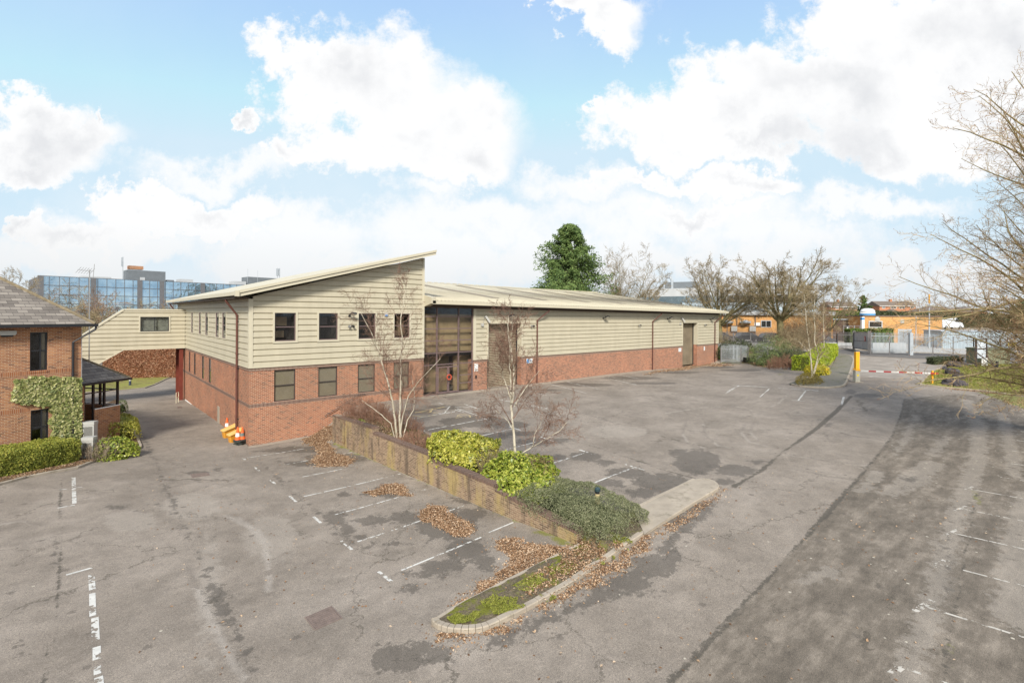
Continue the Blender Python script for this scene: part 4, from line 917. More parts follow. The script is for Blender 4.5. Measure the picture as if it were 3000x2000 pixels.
t = thing('door_entry_box', 'small black entry keypad on the brick pier beside the entrance', 'keypad', (16.78, 0, 1.12)); m = MB(); m.box((-.06, -.06, -.13), (.06, -.006, .13)).box((-.045, -.068, -.02), (.045, -.06, .1)); m.build('case', M['black'], t, local=True)
# ================================================================== things by the left wall
M['bin'] = plain('yellow_bin_plastic', (.60, .27, .03), .45, .08, 2, spec=.4); M['binlid'] = plain('pale_yellow_lid', (.66, .40, .12), .5, .07, 2, spec=.4)
def grit_bin(label, p, rz):
    t = thing('grit_bin', label, 'grit bin', p, rz, 'yellow grit bins by the left wall')
    L, Wd, h0, h1 = .95, .52, .46, .74      # long side x (front to back), lid slopes down to the front (-x)
    def ring(x0, x1, w, z0, z1, n=3): return [(x0, -w*.30, z0), (x0+.06, -w/2, z0), (x1, -w/2, z1), (x1, w/2, z1), (x0+.06, w/2, z0), (x0, w*.30, z0)]
    a = ring(-L/2+.07, L/2-.06, Wd-.14, 0, 0); b = ring(-L/2, L/2, Wd, h0, h1); n = 6
    m = MB(); m.mesh(a+b, [[i, (i+1) % n, n+(i+1) % n, n+i] for i in range(n)]+[list(range(n))[::-1]]); m.build('bin_body', M['bin'], t, local=True)
    a = ring(-L/2-.05, L/2+.03, Wd+.08, h0-.03, h1-.03); b = ring(-L/2-.05, L/2+.03, Wd+.08, h0+.03, h1+.03); c_ = ring(-L/2+.03, L/2-.05, Wd-.1, h0+.075, h1+.075)
    m = MB(); m.mesh(a+b+c_, [[i, (i+1) % n, n+(i+1) % n, n+i] for i in range(n)]+[[n+i, n+(i+1) % n, 2*n+(i+1) % n, 2*n+i] for i in range(n)]+[list(range(2*n, 3*n)), list(range(n))[::-1]]); m.build('bin_lid', M['binlid'], t, local=True)
def snug(px, py): p = gp(px, py); return p
grit_bin('yellow grit bin with sloping lid farther from the building corner', snug(675, 1279), R(8)); grit_bin('yellow grit bin with sloping lid nearer the building corner', snug(693, 1292), R(8))
M['cone'] = plain('cone_orange', (.75, .13, .03), .5, .08, 3); M['conew'] = plain('cone_white_sleeve', (.78, .76, .72), .4, .06, 3); M['coneg'] = plain('cone_dirty_sleeve', (.14, .17, .15), .6, .15, 3); M['rubber'] = plain('black_rubber', (.045, .05, .042), .7, .3, 5)
def cone(label, p, h, slv):
    t = thing('traffic_cone', label, 'traffic cone', p, random.random(), 'traffic cones by the building corner')
    m = MB(); m.lathe([(.17, .05), (.125, .30*h)], 14); m.lathe([(.098, .62*h-.04), (.04, h-.03), (.035, h)], 14); m.build('cone_body', M['cone'], t, local=True, smooth=False)
    m = MB(); m.lathe([(.127, .30*h), (.10, .62*h-.04)], 14); m.build('reflective_sleeve', M[slv], t, local=True)
    m = MB(); m.prism([(math.cos(a)*.25, math.sin(a)*.25, 0) for a in np.linspace(0, 2*math.pi, 9)[:-1]], (0, 0, .055)); m.build('cone_base', M['rubber'], t, local=True)
c0 = gp(665, 1259); cone('red and white traffic cone standing behind the farther grit bin', (c0.x, c0.y, c0.z), .82, 'conew')
c0 = gp(701, 1300); base_z = c0.z+.22
st = thing('rubber_stack', 'stack of dark rubber cone bases at the foot of the building corner', 'rubber mats', (c0.x+.12, c0.y-.02, c0.z), .2)
for k, (dx, dy, r_) in enumerate(((0, 0, .1), (.03, .02, .5), (-.02, .03, -.1), (.02, -.02, .3))):
    m = MB(); Mx = Matrix.Translation((dx, dy, .065*k)) @ Matrix.Rotation(r_, 4, 'Z') @ Matrix.Rotation(R(random.uniform(-3, 3)), 4, 'X')
    m.box((-.36, -.27, 0), (.36, .27, .05), Mx); m.build('rubber_slab', M['rubber'], st, local=True)
cone('traffic cone with a bright white sleeve standing on the rubber stack', (c0.x-.08, c0.y+.04, base_z), .80, 'conew'); cone('traffic cone with a grimy dark sleeve standing on the rubber stack', (c0.x+.17, c0.y+.02, base_z), .76, 'coneg')
# manhole covers
M['iron'] = plain('rusty_iron_cover', (.19, .145, .12), .7, .2, 6, bump=.3)
def manhole(label, corners, stud=True):
    P = [gp(*c) for c in corners]; c = sum(P, Vector())/4
    t = thing('manhole_cover', label, 'manhole cover', c, 0, 'iron covers set in the asphalt')
    m = MB(); inset = [p.lerp(c, .08) for p in P]; up = Vector((0, 0, .012))
    for i in range(4): j = (i+1) % 4; m.prism([P[i], P[j], inset[j], inset[i]], (0, 0, .014))
    m.build('frame', M['iron'], t)
    q = [p.lerp(c, .11) for p in P]; m = MB(); m.prism([v-Vector((0, 0, .03)) for v in q], (0, 0, .040))
    nx_, ny_ = (11, 7)
    for i in range(nx_):
        for j in range(ny_):
            u, v = (i+.7)/(nx_+.4), (j+.7)/(ny_+.4); b = q[0].lerp(q[1], u).lerp(q[3].lerp(q[2], u), v); e1 = (q[1]-q[0]).normalized()*.022; e2 = (q[3]-q[0]).normalized()*.022
            if (i+j) % 2: e1 *= .6
            m.prism([b-e1-e2+up, b+e1-e2+up, b+e1+e2+up, b-e1+e2+up], (0, 0, .009))
    m.build('cover', M['iron'], t)
manhole('large rusty rectangular manhole cover in the foreground asphalt', [z1b(1748, 1095), z1b(1905, 1028), z1b(1968, 1097), z1b(1808, 1168)])
manhole('rust brown manhole cover beyond the parking bays near the grit bins', [z1b(1092, 272), z1b(1195, 262), z1b(1206, 278), z1b(1103, 292)])
manhole('small square cover in front of the glazed entrance', [zf(1640, 72), zf(1720, 48), zf(1800, 62), zf(1720, 84)])
manhole('round-edged cover beside the steel column under the link', [(519, 1191), (532, 1190), (534, 1195), (520, 1196)])
# ================================================================== link bridge
LB = thing('link_bridge', 'cream clad enclosed link corridor joining the brick house to the industrial building', 'bridge', (-3, 24.5, -2.1))
def cut(mb, cuts):
    bm = bmesh.new(); vs = [bm.verts.new(v) for v in mb.V]
    for f in mb.F:
        try: bm.faces.new([vs[i] for i in f])
        except ValueError: pass
    for co, no in cuts: bmesh.ops.bisect_plane(bm, geom=bm.verts[:]+bm.edges[:]+bm.faces[:], plane_co=co, plane_no=no, clear_outer=True)
    bm.verts.index_update(); r = MB(); r.V = [tuple(v.co) for v in bm.verts]; r.F = [[v.index for v in f.verts] for f in bm.faces]; bm.free(); return r
YB0 = 23.24; by = mapper('Y', YB0+.03, -1); wq = (onY(411, 948, YB0).x, onY(495, 948, YB0).x, 4.47, 5.80)
s1 = (4.56-6.49)/(6.93-4.56); s2 = (1.97-2.86)/(5.95-4.6)
a = MB(); clad(a, by, -4.6, -.05, 2.88, 6.46, [(wq[0]-.08, wq[1]+.08, wq[2]-.08, wq[3]+.08)], zref=2.9)
b = MB(); clad(b, by, -11, -4.6, -1.5, 6.46, zref=2.9)
n1 = Vector((s1, 0, 1)).normalized(); n2 = Vector((-s2, 0, -1)).normalized()
b = cut(b, [(Vector((-4.6, 0, 6.46)), Vector((s1*1, 0, 1))), (Vector((-4.6, 0, 2.88)), Vector((-s2*-1*-1, 0, -1)))]) if False else cut(b, [(Vector((-4.6, 0, 6.46)), Vector((s1, 0, 1))), (Vector((-4.6, 0, 2.88)), Vector((-s2, 0, -1)))])
a.mesh(b.V, b.F); a.build('cladding', M['clad'], LB)
XE = -11.0; zt = 6.46+s1*(-4.6-XE); zb_ = 2.88+s2*(-4.6-XE)
m = MB()
m.prism([(-.05, YB0+.02, 6.40), (-.05, YB0+.02, 6.49), (-4.6, YB0+.02, 6.49), (XE, YB0+.02, zt+.03), (XE, YB0+.02, zt-.06), (-4.6, YB0+.02, 6.40)][::-1], (0, 2.6, 0))
m.prism([(-.05, YB0+.02, 2.84), (-.05, YB0+.02, 2.90), (-4.6, YB0+.02, 2.90), (XE, YB0+.02, zb_+.04), (XE, YB0+.02, zb_-.04), (-4.6, YB0+.02, 2.84)][::-1], (0, 2.6, 0))
m.build('roof_and_floor', M['trim'], LB)
m = MB()
for pts, w_ in ((((-.05, 6.44), (-4.6, 6.44), (-8.5, 6.44+s1*(8.5-4.6))), .14), (((-.05, 2.90), (-4.6, 2.90), (-8.5, 2.90+s2*(8.5-4.6))), .10)):
    for p, q in zip(pts, pts[1:]): m.bar((p[0], YB0-.03, p[1]), (q[0], YB0-.03, q[1]), .05, w_)
for r in ((wq[0]-.11, wq[0], wq[2]-.1, wq[3]+.1), (wq[1], wq[1]+.11, wq[2]-.1, wq[3]+.1), (wq[0], wq[1], wq[3], wq[3]+.1), (wq[0], wq[1], wq[2]-.1, wq[2])): slab(m, by, *r, .07, -.1)
m.build('trim', M['trim'], LB)
m = MB(); m.prism([(-.05, YB0+2.5, 2.9), (-.05, YB0+2.5, 6.4), (-4.6, YB0+2.5, 6.4), (XE, YB0+2.5, zt), (XE, YB0+2.5, zb_), (-4.6, YB0+2.5, 2.9)], (0, .08, 0)); m.build('rear_wall', M['clad'], LB)
window(LB, by, *wq, .0, M['black'], M['glass'], plain('reflection_backing', (.20, .21, .165), .8, .35, 3), mull=(.5,), fw=.06, depth=.25)  # grey-green backing: the pane's reflection is put into its colour
for x, y in ((-.32, YB0+.25), (-.32, YB0+2.2)):
    m = MB(); m.box((x-.15, y-.15, -2.4), (x+.15, y-.12, 2.84)).box((x-.15, y+.12, -2.4), (x+.15, y+.15, 2.84)).box((x-.014, y-.12, -2.4), (x+.014, y+.12, 2.84)); m.build('steel_column', M['steel_red'], LB)
t = thing('hoop_barrier', 'small cream tubular barrier guarding the red steel column', 'barrier', gp(520, 1180))
g_ = gp(516, 1181); g2 = gp(523, 1178); m = MB(); m.tube([g_, g_+Vector((0, 0, .95)), g2+Vector((0, 0, .95)), g2], .03, 8).tube([g_+Vector((0, 0, .5)), g2+Vector((0, 0, .5))], .025, 8); m.build('rail', plain('cream_rail', (.55, .5, .36)), t)
# ================================================================== brick house on the left
M['tile'] = None
def roof_tile(name, c0, c1, c2, rh, bw):
    m, nt, b = newmat(name); tc = N(nt, 'ShaderNodeTexCoord'); sp = N(nt, 'ShaderNodeSeparateXYZ'); nt.links.new(tc.outputs['Object'], sp.inputs[0]); sn = N(nt, 'ShaderNodeSeparateXYZ'); nt.links.new(tc.outputs['Normal'], sn.inputs[0])
    k = math_(nt, 'GREATER_THAN', math_(nt, 'ABSOLUTE', sn.outputs[1]), math_(nt, 'ABSOLUTE', sn.outputs[0]))
    h = math_(nt, 'ADD', math_(nt, 'MULTIPLY', sp.outputs[0], k), math_(nt, 'MULTIPLY', sp.outputs[1], math_(nt, 'SUBTRACT', 1, k)))
    cb = N(nt, 'ShaderNodeCombineXYZ'); nt.links.new(h, cb.inputs[0]); nt.links.new(sp.outputs[2], cb.inputs[1]); v = cb.outputs[0]
    br = N(nt, 'ShaderNodeTexBrick'); nt.links.new(v, br.inputs['Vector'])
    for kk, x in (('Scale', 1), ('Mortar Size', .007), ('Mortar Smooth', .2), ('Brick Width', bw), ('Row Height', rh)): br.inputs[kk].default_value = x
    br.inputs['Color1'].default_value = (0, 0, 0, 1); br.inputs['Color2'].default_value = (1, 1, 1, 1)
    s = N(nt, 'ShaderNodeSeparateColor'); nt.links.new(br.outputs['Color'], s.inputs[0])
    cc = ramp(nt, math_(nt, 'ADD', math_(nt, 'MULTIPLY', s.outputs[0], .5), math_(nt, 'MULTIPLY', noise_(nt, tc.outputs['Object'], 1.2, 6), .5)), [(.25, c0), (.5, c1), (.75, c2)])
    fr = math_(nt, 'FRACT', math_(nt, 'DIVIDE', sp.outputs[2], rh))
    nt.links.new(mixc(nt, br.outputs['Fac'], cc, (.03, .027, .022)), b.inputs['Base Color']); b.inputs['Roughness'].default_value = .85
    bp = N(nt, 'ShaderNodeBump', i_Strength=1.0, i_Distance=.03); bp.invert = True; nt.links.new(fr, bp.inputs['Height']); nt.links.new(bp.outputs[0], b.inputs['Normal'])
    return m
M['tile'] = roof_tile('concrete_roof_tile', (.135, .115, .095), (.195, .168, .138), (.265, .23, .19), .146, .40)
M['ridge'] = plain('mossy_ridge_tile', (.20, .16, .10), .9, .3, 5)
def frame_at(px, py, d, azd):
    p = at(px, py, d); a_ = RT*math.sin(R(azd))+FW*math.cos(R(azd)); return p, a_, math.atan2(a_.y, a_.x)
hp, ha, hz = frame_at(237, 1300, 26.07, 28)
BH = thing('brick_house', 'two storey brown brick office house with grey hipped tile roof at the left edge', 'house', (hp.x, hp.y, hp.z), hz)
hn = Vector((-ha.y, ha.x, 0)); HZ = hp.z
def hpl(px, py, off=0):
    r = ray(px, py); P0_ = hp+hn*off; t_ = (P0_-CAM).dot(hn)/r.dot(hn); p = CAM+r*t_; return (p-hp).dot(ha), p.z-HZ
hy = mapper('Y', 0, -1)
def hb(mb, name, mat, parent): return mesh_obj(name, mb.V, mb.F, mat, parent, local=True)
def win_local(parent, mp, *a_, **k):
    # window() builds in world space; here the wall frame is local, so bake with local=True
    global mesh_obj
    old = mesh_obj
    def loc(name, V, Fc, mat, parent=None, smooth=False, local=False, matidx=None): return old(name, V, Fc, mat, parent, smooth, True, matidx)
    mesh_obj = loc
    try: return window(parent, mp, *a_, **k)
    finally: mesh_obj = old
u0, u1 = hpl(88, 973), hpl(139.5, 1083); l0, l1 = hpl(90, 1202), hpl(143, 1306)
WU = (u0[0], u1[0], hpl(110, 1086)[1], hpl(110, 973)[1]); WL = (l0[0], l1[0], hpl(115, 1308)[1], hpl(115, 1199)[1])
EZ = onz(237, 948, 0).z*0+(hpl(230, 949)[1])
m = MB(); panel(m, hy, -14, 0, -.5, EZ, [WU, WL], .10)
for k, (wx_) in enumerate((-5.2, -8.6, -12)): pass
m.poly([(0, 0, -.5), (0, 9, -.5), (0, 9, EZ), (0, 0, EZ)]); m.poly([(0, 9, -.5), (-14, 9, -.5), (-14, 9, EZ), (0, 9, EZ)]); m.poly([(-14, 0, -.5), (-14, 0, EZ), (-14, 9, EZ), (-14, 9, -.5)]); hb(m, 'wall', M['brick_h'], BH)
m = MB()
for zc in (hpl(60, 1096)[1], hpl(60, 1203)[1]): slab(m, hy, -14, WU[0] if zc < 2.9 else -.35, zc-.12, zc+.12, .006, -.03)
hb(m, 'soldier_course', M['soldier_h'], BH)
for W_ in (WU, WL):
    w_ = win_local(BH, hy, *W_, .06, M['black'], M['glass'], M['interior'], mull=(.62,), trans=(.52,), fw=.06, depth=1.0)
    e = MB(); slab(e, hy, W_[0]+(W_[1]-W_[0])*.66, W_[1]-.06, W_[2]+.06, W_[3]-.06, -.16, -.18); hb(e, 'curtain', M['blind'], w_)
m = MB(); slab(m, hy, WU[0]-.03, WU[1]+.03, WU[2]-.08, WU[2]-.003, .03, -.09); hb(m, 'sill', M['soldier_h'], BH); m = MB(); slab(m, hy, WL[0]-.03, WL[1]+.03, WL[2]-.08, WL[2]-.003, .03, -.09); hb(m, 'sill', M['soldier_h'], BH)
OH = .42; tn = math.tan(R(39)); E0 = EZ+.02; Wd = 9+2*OH; RZ = E0+tn*Wd/2
m = MB(); r_ = Wd/2
P4 = [(OH, -OH, E0), (OH, 9+OH, E0), (-14.5, 9+OH, E0), (-14.5, -OH, E0)]; rg1 = (OH-r_, 4.5, RZ); rg2 = (-14.5, 4.5, RZ)
m.poly([P4[3], P4[0], rg1, rg2]); m.poly([P4[0], P4[1], rg1]); m.poly([P4[1], P4[2], rg2, rg1]); m.poly([(OH, -OH, E0-.02), (-14.5, -OH, E0-.02), (-14.5, 9+OH, E0-.02), (OH, 9+OH, E0-.02)])
rf = hb(m, 'roof', M['tile'], BH)
m = MB(); m.tube([P4[0], rg1], .085, 8).tube([P4[1], rg1], .085, 8); hb(m, 'hip_tiles', M['ridge'], rf)
m = MB(); m.box((-14.5, -OH-.11, E0-.15), (OH+.1, -OH+.02, E0-.01)).box((OH-.02, -OH, E0-.15), (OH+.11, 9+OH, E0-.01)); hb(m, 'gutter', M['black'], BH)
m = MB(); m.box((-14.5, -OH+.02, E0-.10), (OH-.02, 9+OH, E0-.03)); hb(m, 'soffit', M['white'], BH)
dx = hpl(212, 1000)[0]; m = MB(); m.tube([(OH+.02, -OH-.05, E0-.12), (OH+.0, -OH-.03, E0-.3), (dx, -.08, E0-.95), (dx, -.08, -.3)], .055, 8); hb(m, 'downpipe', M['black'], BH)
m = MB(); x0 = hpl(236, 1000)[0]; m.box((-.02, .02, -.3), (.035, .1, E0-.3)); hb(m, 'corner_trim', M['white'], BH)
t = thing('wall_light', 'dirty white bulkhead light on the brick house under the eaves', 'light', tuple(hp+ha*hpl(20, 975)[0]+Vector((0, 0, hpl(20, 975)[1]))), hz)
m = MB(); m.box((-.30, -.16, -.06), (.30, -.02, .10)); m.build('lamp_housing', M['camw'], t, local=True); m = MB(); m.box((-.27, -.15, -.10), (.27, -.03, -.058)); m.build('diffuser', M['lens'], t, local=True); m = MB(); m.box((-.2, -.1, -.18), (.2, -.01, -.10)); m.build('bracket', M['black'], t, local=True)
# mast aerial behind the house
ap = at(262, 880, 31); t = thing('tv_aerial', 'thin roof aerial mast with a spiky antenna above the brick house eaves', 'aerial', (ap.x, ap.y, 3)); zt_ = at(259, 790, 31).z
m = MB(); m.tube([(ap.x, ap.y, 3), (ap.x, ap.y, zt_)], .028, 6); m.build('mast', M['alu'], t)
m = MB(); d1 = RT*.9+Vector((0, 0, .12)); c_ = Vector((ap.x, ap.y, zt_-.1)); m.tube([c_-RT*.75+Vector((0, 0, .1)), c_+RT*.25], .018, 5)
for k in range(6): q_ = c_-RT*(.7-.17*k)+Vector((0, 0, .09-.02*k)); m.tube([q_-FW*.2-Vector((0, 0, .2)), q_+FW*.2+Vector((0, 0, .2))], .011, 4)
m.tube([c_+RT*.22+Vector((0, 0, -.4)), c_+RT*.3+Vector((0, 0, .45))], .014, 4); m.build('antenna', M['alu'], t)
# glazed porch
pp, pa, pz = frame_at(240, 1250, 26.9, 10)
pp.z = 0; pn = Vector((-pa.y, pa.x, 0))
def ppl(px, py):
    r = ray(px, py); t_ = (pp-CAM).dot(pn)/r.dot(pn); p = CAM+r*t_; return (p-pp).dot(pa), p.z
zb0 = -1.25; PO = thing('glazed_porch', 'small black framed glazed porch with slate hipped roof beside the brick house', 'porch', (pp.x, pp.y, zb0), pz)
L1 = ppl(352, 1200)[0]; x_a = ppl(247, 1200)[0]; x_b = ppl(277, 1200)[0]; x_c = ppl(309, 1200)[0]; zs = ppl(281, 1199)[1]-zb0; ze = ppl(300, 1118)[1]-zb0; tr_ = ppl(300, 1147)[1]-zb0; DP = 2.6
m = MB(); m.box((x_b, 0, -.4), (L1, .24, zs)); m.box((L1-.24, .24, -.4), (L1, DP, zs)); m.box((-.15, 0, -.4), (x_a, .24, ze)); m.box((-.2, DP, -.4), (L1, DP+.2, zs)); mesh_obj('dwarf_wall', m.V, m.F, M['brick_h'], PO, local=True)
m = MB()
for x in (x_a+.04, x_b, x_c, L1-.08): m.box((x-.05, .05, 0 if x < x_b+.01 else zs), (x+.05, .15, ze))
for x in (L1-.08,):
    for y in (1.3, DP-.05): m.box((x-.05, y-.05, zs), (x+.05, y+.05, ze))
m.box((x_a, .05, ze-.10), (L1, .15, ze)); m.box((x_a+.09, .053, tr_-.03), (L1-.13, .147, tr_+.03)); m.box((x_a+.09, .054, 1.0), (x_b-.05, .146, 1.10)); m.box((x_a+.09, .054, .0), (x_b-.05, .146, .12))
m.box((L1-.13, .15, ze-.1), (L1-.03, DP, ze)); m.box((L1-.125, .15, tr_-.03), (L1-.035, DP, tr_+.03)); m.box((x_a, DP-.05, ze-.1), (L1-.13, DP+.05, ze)); m.box((x_a+.6, DP-.04, zs), (x_a+.7, DP+.04, ze-.1))
fr_ = mesh_obj('frame', m.V, m.F, M['black'], PO, local=True)
m = MB(); m.box((x_a+.09, .095, .1), (L1-.13, .105, ze-.1)); m.box((L1-.085, .15, zs), (L1-.075, DP-.1, ze-.1)); mesh_obj('pane', m.V, m.F, glass('clear_glass', trans=.97, refl=.12), fr_, local=True)
m = MB(); m.box((x_b, -.03, zs), (L1+.03, .045, zs+.05)).box((L1-.02, -.03, zs+.002), (L1+.04, DP, zs+.052)); mesh_obj('sill', m.V, m.F, M['white'], PO, local=True)
ov_ = .32; zt2 = None; apx = (-.05, 1.6)
r_ = ray(243, 1022); P_ = pp+pa*apx[0]+pn*apx[1]; t_ = (P_-CAM).dot(FW); ztp = (CAM+r_*t_).z-zb0
m = MB(); e = ze+.08; A_ = [(-.35, -ov_, e), (L1+ov_, -ov_, e), (L1+ov_, DP+ov_, e), (-.35, DP+ov_, e)]; ap1 = (-.35, apx[1], ztp)
ap2 = (apx[0], apx[1], ztp)
m.poly([A_[0], A_[1], ap2, ap1]); m.poly([A_[1], A_[2], ap2]); m.poly([A_[2], A_[3], ap1, ap2]); m.poly([(a_[0], a_[1], a_[2]-.02) for a_ in A_][::-1]); rf = mesh_obj('roof', m.V, m.F, M['tile'], PO, local=True)
m = MB(); m.tube([A_[1], ap2], .06, 8); mesh_obj('hip_tiles', m.V, m.F, M['ridge'], rf, local=True)
m = MB(); m.box((-.35, -ov_-.08, e-.13), (L1+ov_+.08, -ov_+.02, e-.01)).box((L1+ov_-.02, -ov_+.02, e-.13), (L1+ov_+.08, DP+ov_, e-.01)); mesh_obj('gutter', m.V, m.F, M['black'], PO, local=True)
m = MB(); m.box((-.3, -.2, ze+.001), (L1+.2, DP+.1, ze+.06)); mesh_obj('soffit', m.V, m.F, M['dark'], PO, local=True)
# air conditioning units
def aircon(label, p, rz, w=.52, d=.36, h=.95):
    t = thing('air_conditioner', label, 'air conditioner', p, rz, 'white air conditioning units beside the house')
    m = MB(); m.box((-w/2, -d/2, 0), (w/2, d/2, h-.16)); m.build('casing', M['camw'], t, local=True)
    m = MB(); m.box((-w/2-.02, -d/2-.02, h-.16), (w/2+.02, d/2+.02, h)); m.build('top_cover', M['camw'], t, local=True)
    m = MB()
    for k in range(12): m.box((-w/2+.06, -d/2-.008, .1+k*.055), (w/2-.06, -d/2-.001, .13+k*.055))
    m.build('grille', M['interior'], t, local=True)
rzc = math.atan2(RT.y, RT.x)+.25
q_ = at(264, 1289, 26.3); aircon('white air conditioning unit standing farther back by the porch', (q_.x, q_.y, q_.z), rzc, .50, .36, 1.0)
q_ = at(261.5, 1338, 25.0); aircon('white air conditioning unit half hidden behind the bare brown shrub', (q_.x, q_.y, q_.z), rzc, .48, .36, 1.02)
# ================================================================== barrier
M['yel'] = plain('signal_yellow', (.78, .36, .015), .5, .06, 3, spec=.4); M['yel2'] = plain('label_yellow', (.80, .60, .02), .5); M['cab'] = plain('grey_cabinet', (.42, .40, .33), .5, .08, 3)
M['galv'] = plain('galvanised_steel', (.40, .43, .45), .45, .14, 2, metal=.25, spec=.4); M['galvd'] = plain('weathered_galvanised_steel', (.17, .16, .155), .6, .2, 2)
ang = math.atan2(RT.y, RT.x)
p0 = gp(2509, 1119); k = 1455/((p0-CAM).dot(FW))      # pixels per metre there
T_ = thing('barrier', 'road barrier with red and white striped arm lowered across the exit road', 'barrier', p0, ang)
def px_m(v): return v/k
m = MB(); m.box((-.20, -.18, 0), (.20, .18, 1.05)); m.prism([(-.21, -.19, 1.05), (.21, -.19, 1.05), (.17, -.19, 1.16), (-.12, -.19, 1.19)], (0, .38, 0)); m.build('cabinet', M['cab'], T_, local=True)
m = MB(); m.prism([(-.215, -.195, 1.02), (.215, -.195, 1.0), (.18, -.195, 1.165), (-.14, -.195, 1.215)], (0, .39, 0)); m.build('cabinet_lid', M['yel'], T_, local=True)
m = MB(); m.lathe([(.09, 0), (.09, .006)], 16); mesh_obj('warning_disc', [(a, -.181-c, b+.62) for a, b, c in m.V], m.F, M['yel2'], T_, local=True)
m = MB(); m.box((-.3, -.3, -.1), (.4, .35, .05)); m.build('plinth', M['conc'], T_, local=True)
q0 = onz(2736, 1093, p0.z+.9)
pe = gp(2731, 1128); La = (Vector((pe.x, pe.y, 0))-Vector((p0.x, p0.y, 0))).length
dvec = (Vector((pe.x, pe.y, 0))-Vector((p0.x, p0.y, 0))).normalized(); a2 = math.atan2(dvec.y, dvec.x)-ang; z_end = pe.z-p0.z
cs, sn = math.cos(a2), math.sin(a2); nA = 10; M['armred'] = plain('faded_red', (.34, .035, .035), .5, .08); M['armw'] = plain('grimy_white', (.56, .55, .52), .5, .06); Lt = La+.25
z_s, z_e = 1.02, z_end+1.02
for i in range(nA):
    s0, s1_ = .2+(Lt-.2)*i/nA, .2+(Lt-.2)*(i+1)/nA; m = MB()
    m.bar((s0*cs, s0*sn-.24, z_s+(z_e-z_s)*s0/Lt), (s1_*cs, s1_*sn-.24, z_s+(z_e-z_s)*s1_/Lt), .05, .12)
    m.build('arm_stripe', M['armred'] if i % 2 else M['armw'], T_, local=True)
t = thing('yellow_post', 'tall yellow rectangular post behind the barrier cabinet', 'post', gp(2510, 1103), ang)
hpost = (1100-1027)/1455*((gp(2510, 1103)-CAM).dot(FW)); m = MB(); m.box((-.17, -.14, 0), (.17, .14, hpost)); m.box((-.10, -.147, hpost-.18), (-.04, -.14, hpost-.12)); m.box((.03, -.147, hpost-.18), (.09, -.14, hpost-.12)); m.build('post_body', M['yel'], t, local=True)
m = MB(); m.box((-.18, -.15, hpost), (.18, .15, hpost+.02)); m.box((.17, -.06, hpost*.42), (.21, .06, hpost*.5)); m.build('cap', M['cab'], t, local=True)
t = thing('catch_post', 'slim yellow catch post holding the far tip of the barrier arm', 'post', pe, ang)
m = MB(); m.box((-.055, -.055, 0), (.055, .055, 1.22)); m.build('post_body', M['yel'], t, local=True); m = MB(); m.box((-.03, -.30, .92), (.03, -.05, .95)); m.box((-.03, -.30, .95), (.03, -.27, 1.1)); m.build('cradle', M['yel'], t, local=True)
t = thing('yellow_bollard', 'short yellow box bollard beside the golden hedge', 'bollard', gp(2421, 1096), ang); m = MB(); m.prism([(-.14, -.12, 0), (.14, -.12, 0), (.16, -.12, .42), (.02, -.12, .56), (-.15, -.12, .50)], (0, .24, 0)); m.build('bollard_body', M['yel'], t, local=True)
# bollard lamps
def bollard(label, p, h=.75, r=.09, kind=0):
    t = thing('bollard_light', label, 'bollard light', p, 0); m = MB(); m.lathe([(r, 0), (r, h*.62)], 16); m.build('bollard_body', plain('bollard_paint_%d' % kind, (.42, .34, .18) if kind == 0 else (.04, .05, .08), .6, .2, 6), t, local=True)
    m = MB(); m.lathe([(r*.9, h*.62), (r*.9, h*.78)], 16); m.build('lens', M['lens'] if kind else M['black'], t, local=True); m = MB(); m.lathe([(r*1.15, h*.78), (r*1.15, h*.93), (r*.7, h)], 16); m.build('cap', M['black'] if kind else plain('dark_teal_cap', (.03, .055, .06), .45), t, local=True)
jp = gp(1750, 1510)
bollard('short bollard light poking out of the dark green ground cover mound', (jp.x, jp.y, zg1(jp.x, jp.y)+.43), .55, .085, 0)
bp_ = gp(381, 1131); bollard('dark blue bollard light on the lawn below the copper hedge', bp_, 1.0, .12, 1)
# ================================================================== palisade fences
def palisade(mb, a, b, za, zb, h, mbR=None, pitch=.155, w=.060, both=True):
    a = Vector((a.x, a.y, 0)); b = Vector((b.x, b.y, 0)); L = (b-a).length; d = (b-a)/L; n = int(L/pitch); s = Vector((-d.y, d.x, 0))
    for i in range(n):
        c = a+d*(i+.5)*pitch; z = za+(zb-za)*(i+.5)/n
        P = [c-d*w/2+s*.012, c-d*w*.2-s*.012, c+d*w*.2-s*.012, c+d*w/2+s*.012]
        zt_ = [h-.10, h, h, h-.10]
        for j in range(3):
            p, q = P[j], P[j+1]; mb.poly([(p.x, p.y, z+.04), (q.x, q.y, z+.04), (q.x, q.y, z+zt_[j+1]), (p.x, p.y, z+zt_[j])])
    for zr in (.35, h-.45):
        mbR.bar(a+s*.045+Vector((0, 0, za+zr)), b+s*.045+Vector((0, 0, zb+zr)), .05, .06)
def fence(label, pts, h, mat='galv', spacing=2.75, group='grey palisade fencing', name='palisade_fence', zf=None, posts=True):
    P = [Vector(p) for p in pts]
    t = thing(name, label, 'fence', P[0], 0, group)
    m, r = MB(), MB()
    for a, b in zip(P, P[1:]): palisade(m, a, b, a.z, b.z, h, r)
    m.build('pales', M[mat], t); r.build('rail', M[mat], t)
    if posts:
        for a, b in zip(P, P[1:]):
            n = max(1, round((b-a).length/spacing))
            for i in range(n+1):
                c = a.lerp(b, i/n); q = MB(); q.box((c.x-.05, c.y-.05, c.z-.3), (c.x+.05, c.y+.05, c.z+h-.25)); q.build('post', M['galvd'], t)
    return t
def gz(px, py, d): p = at(px, py, d); return Vector((p.x, p.y, zg1(p.x, p.y)))
FH = 2.4
fence('long palisade fence along the far road behind the bare trees', [at(2098, 1018, 73), at(2300, 1019, 72.5), at(2452, 1020.5, 72), at(2499, 1021, 71)], FH, 'galvd')
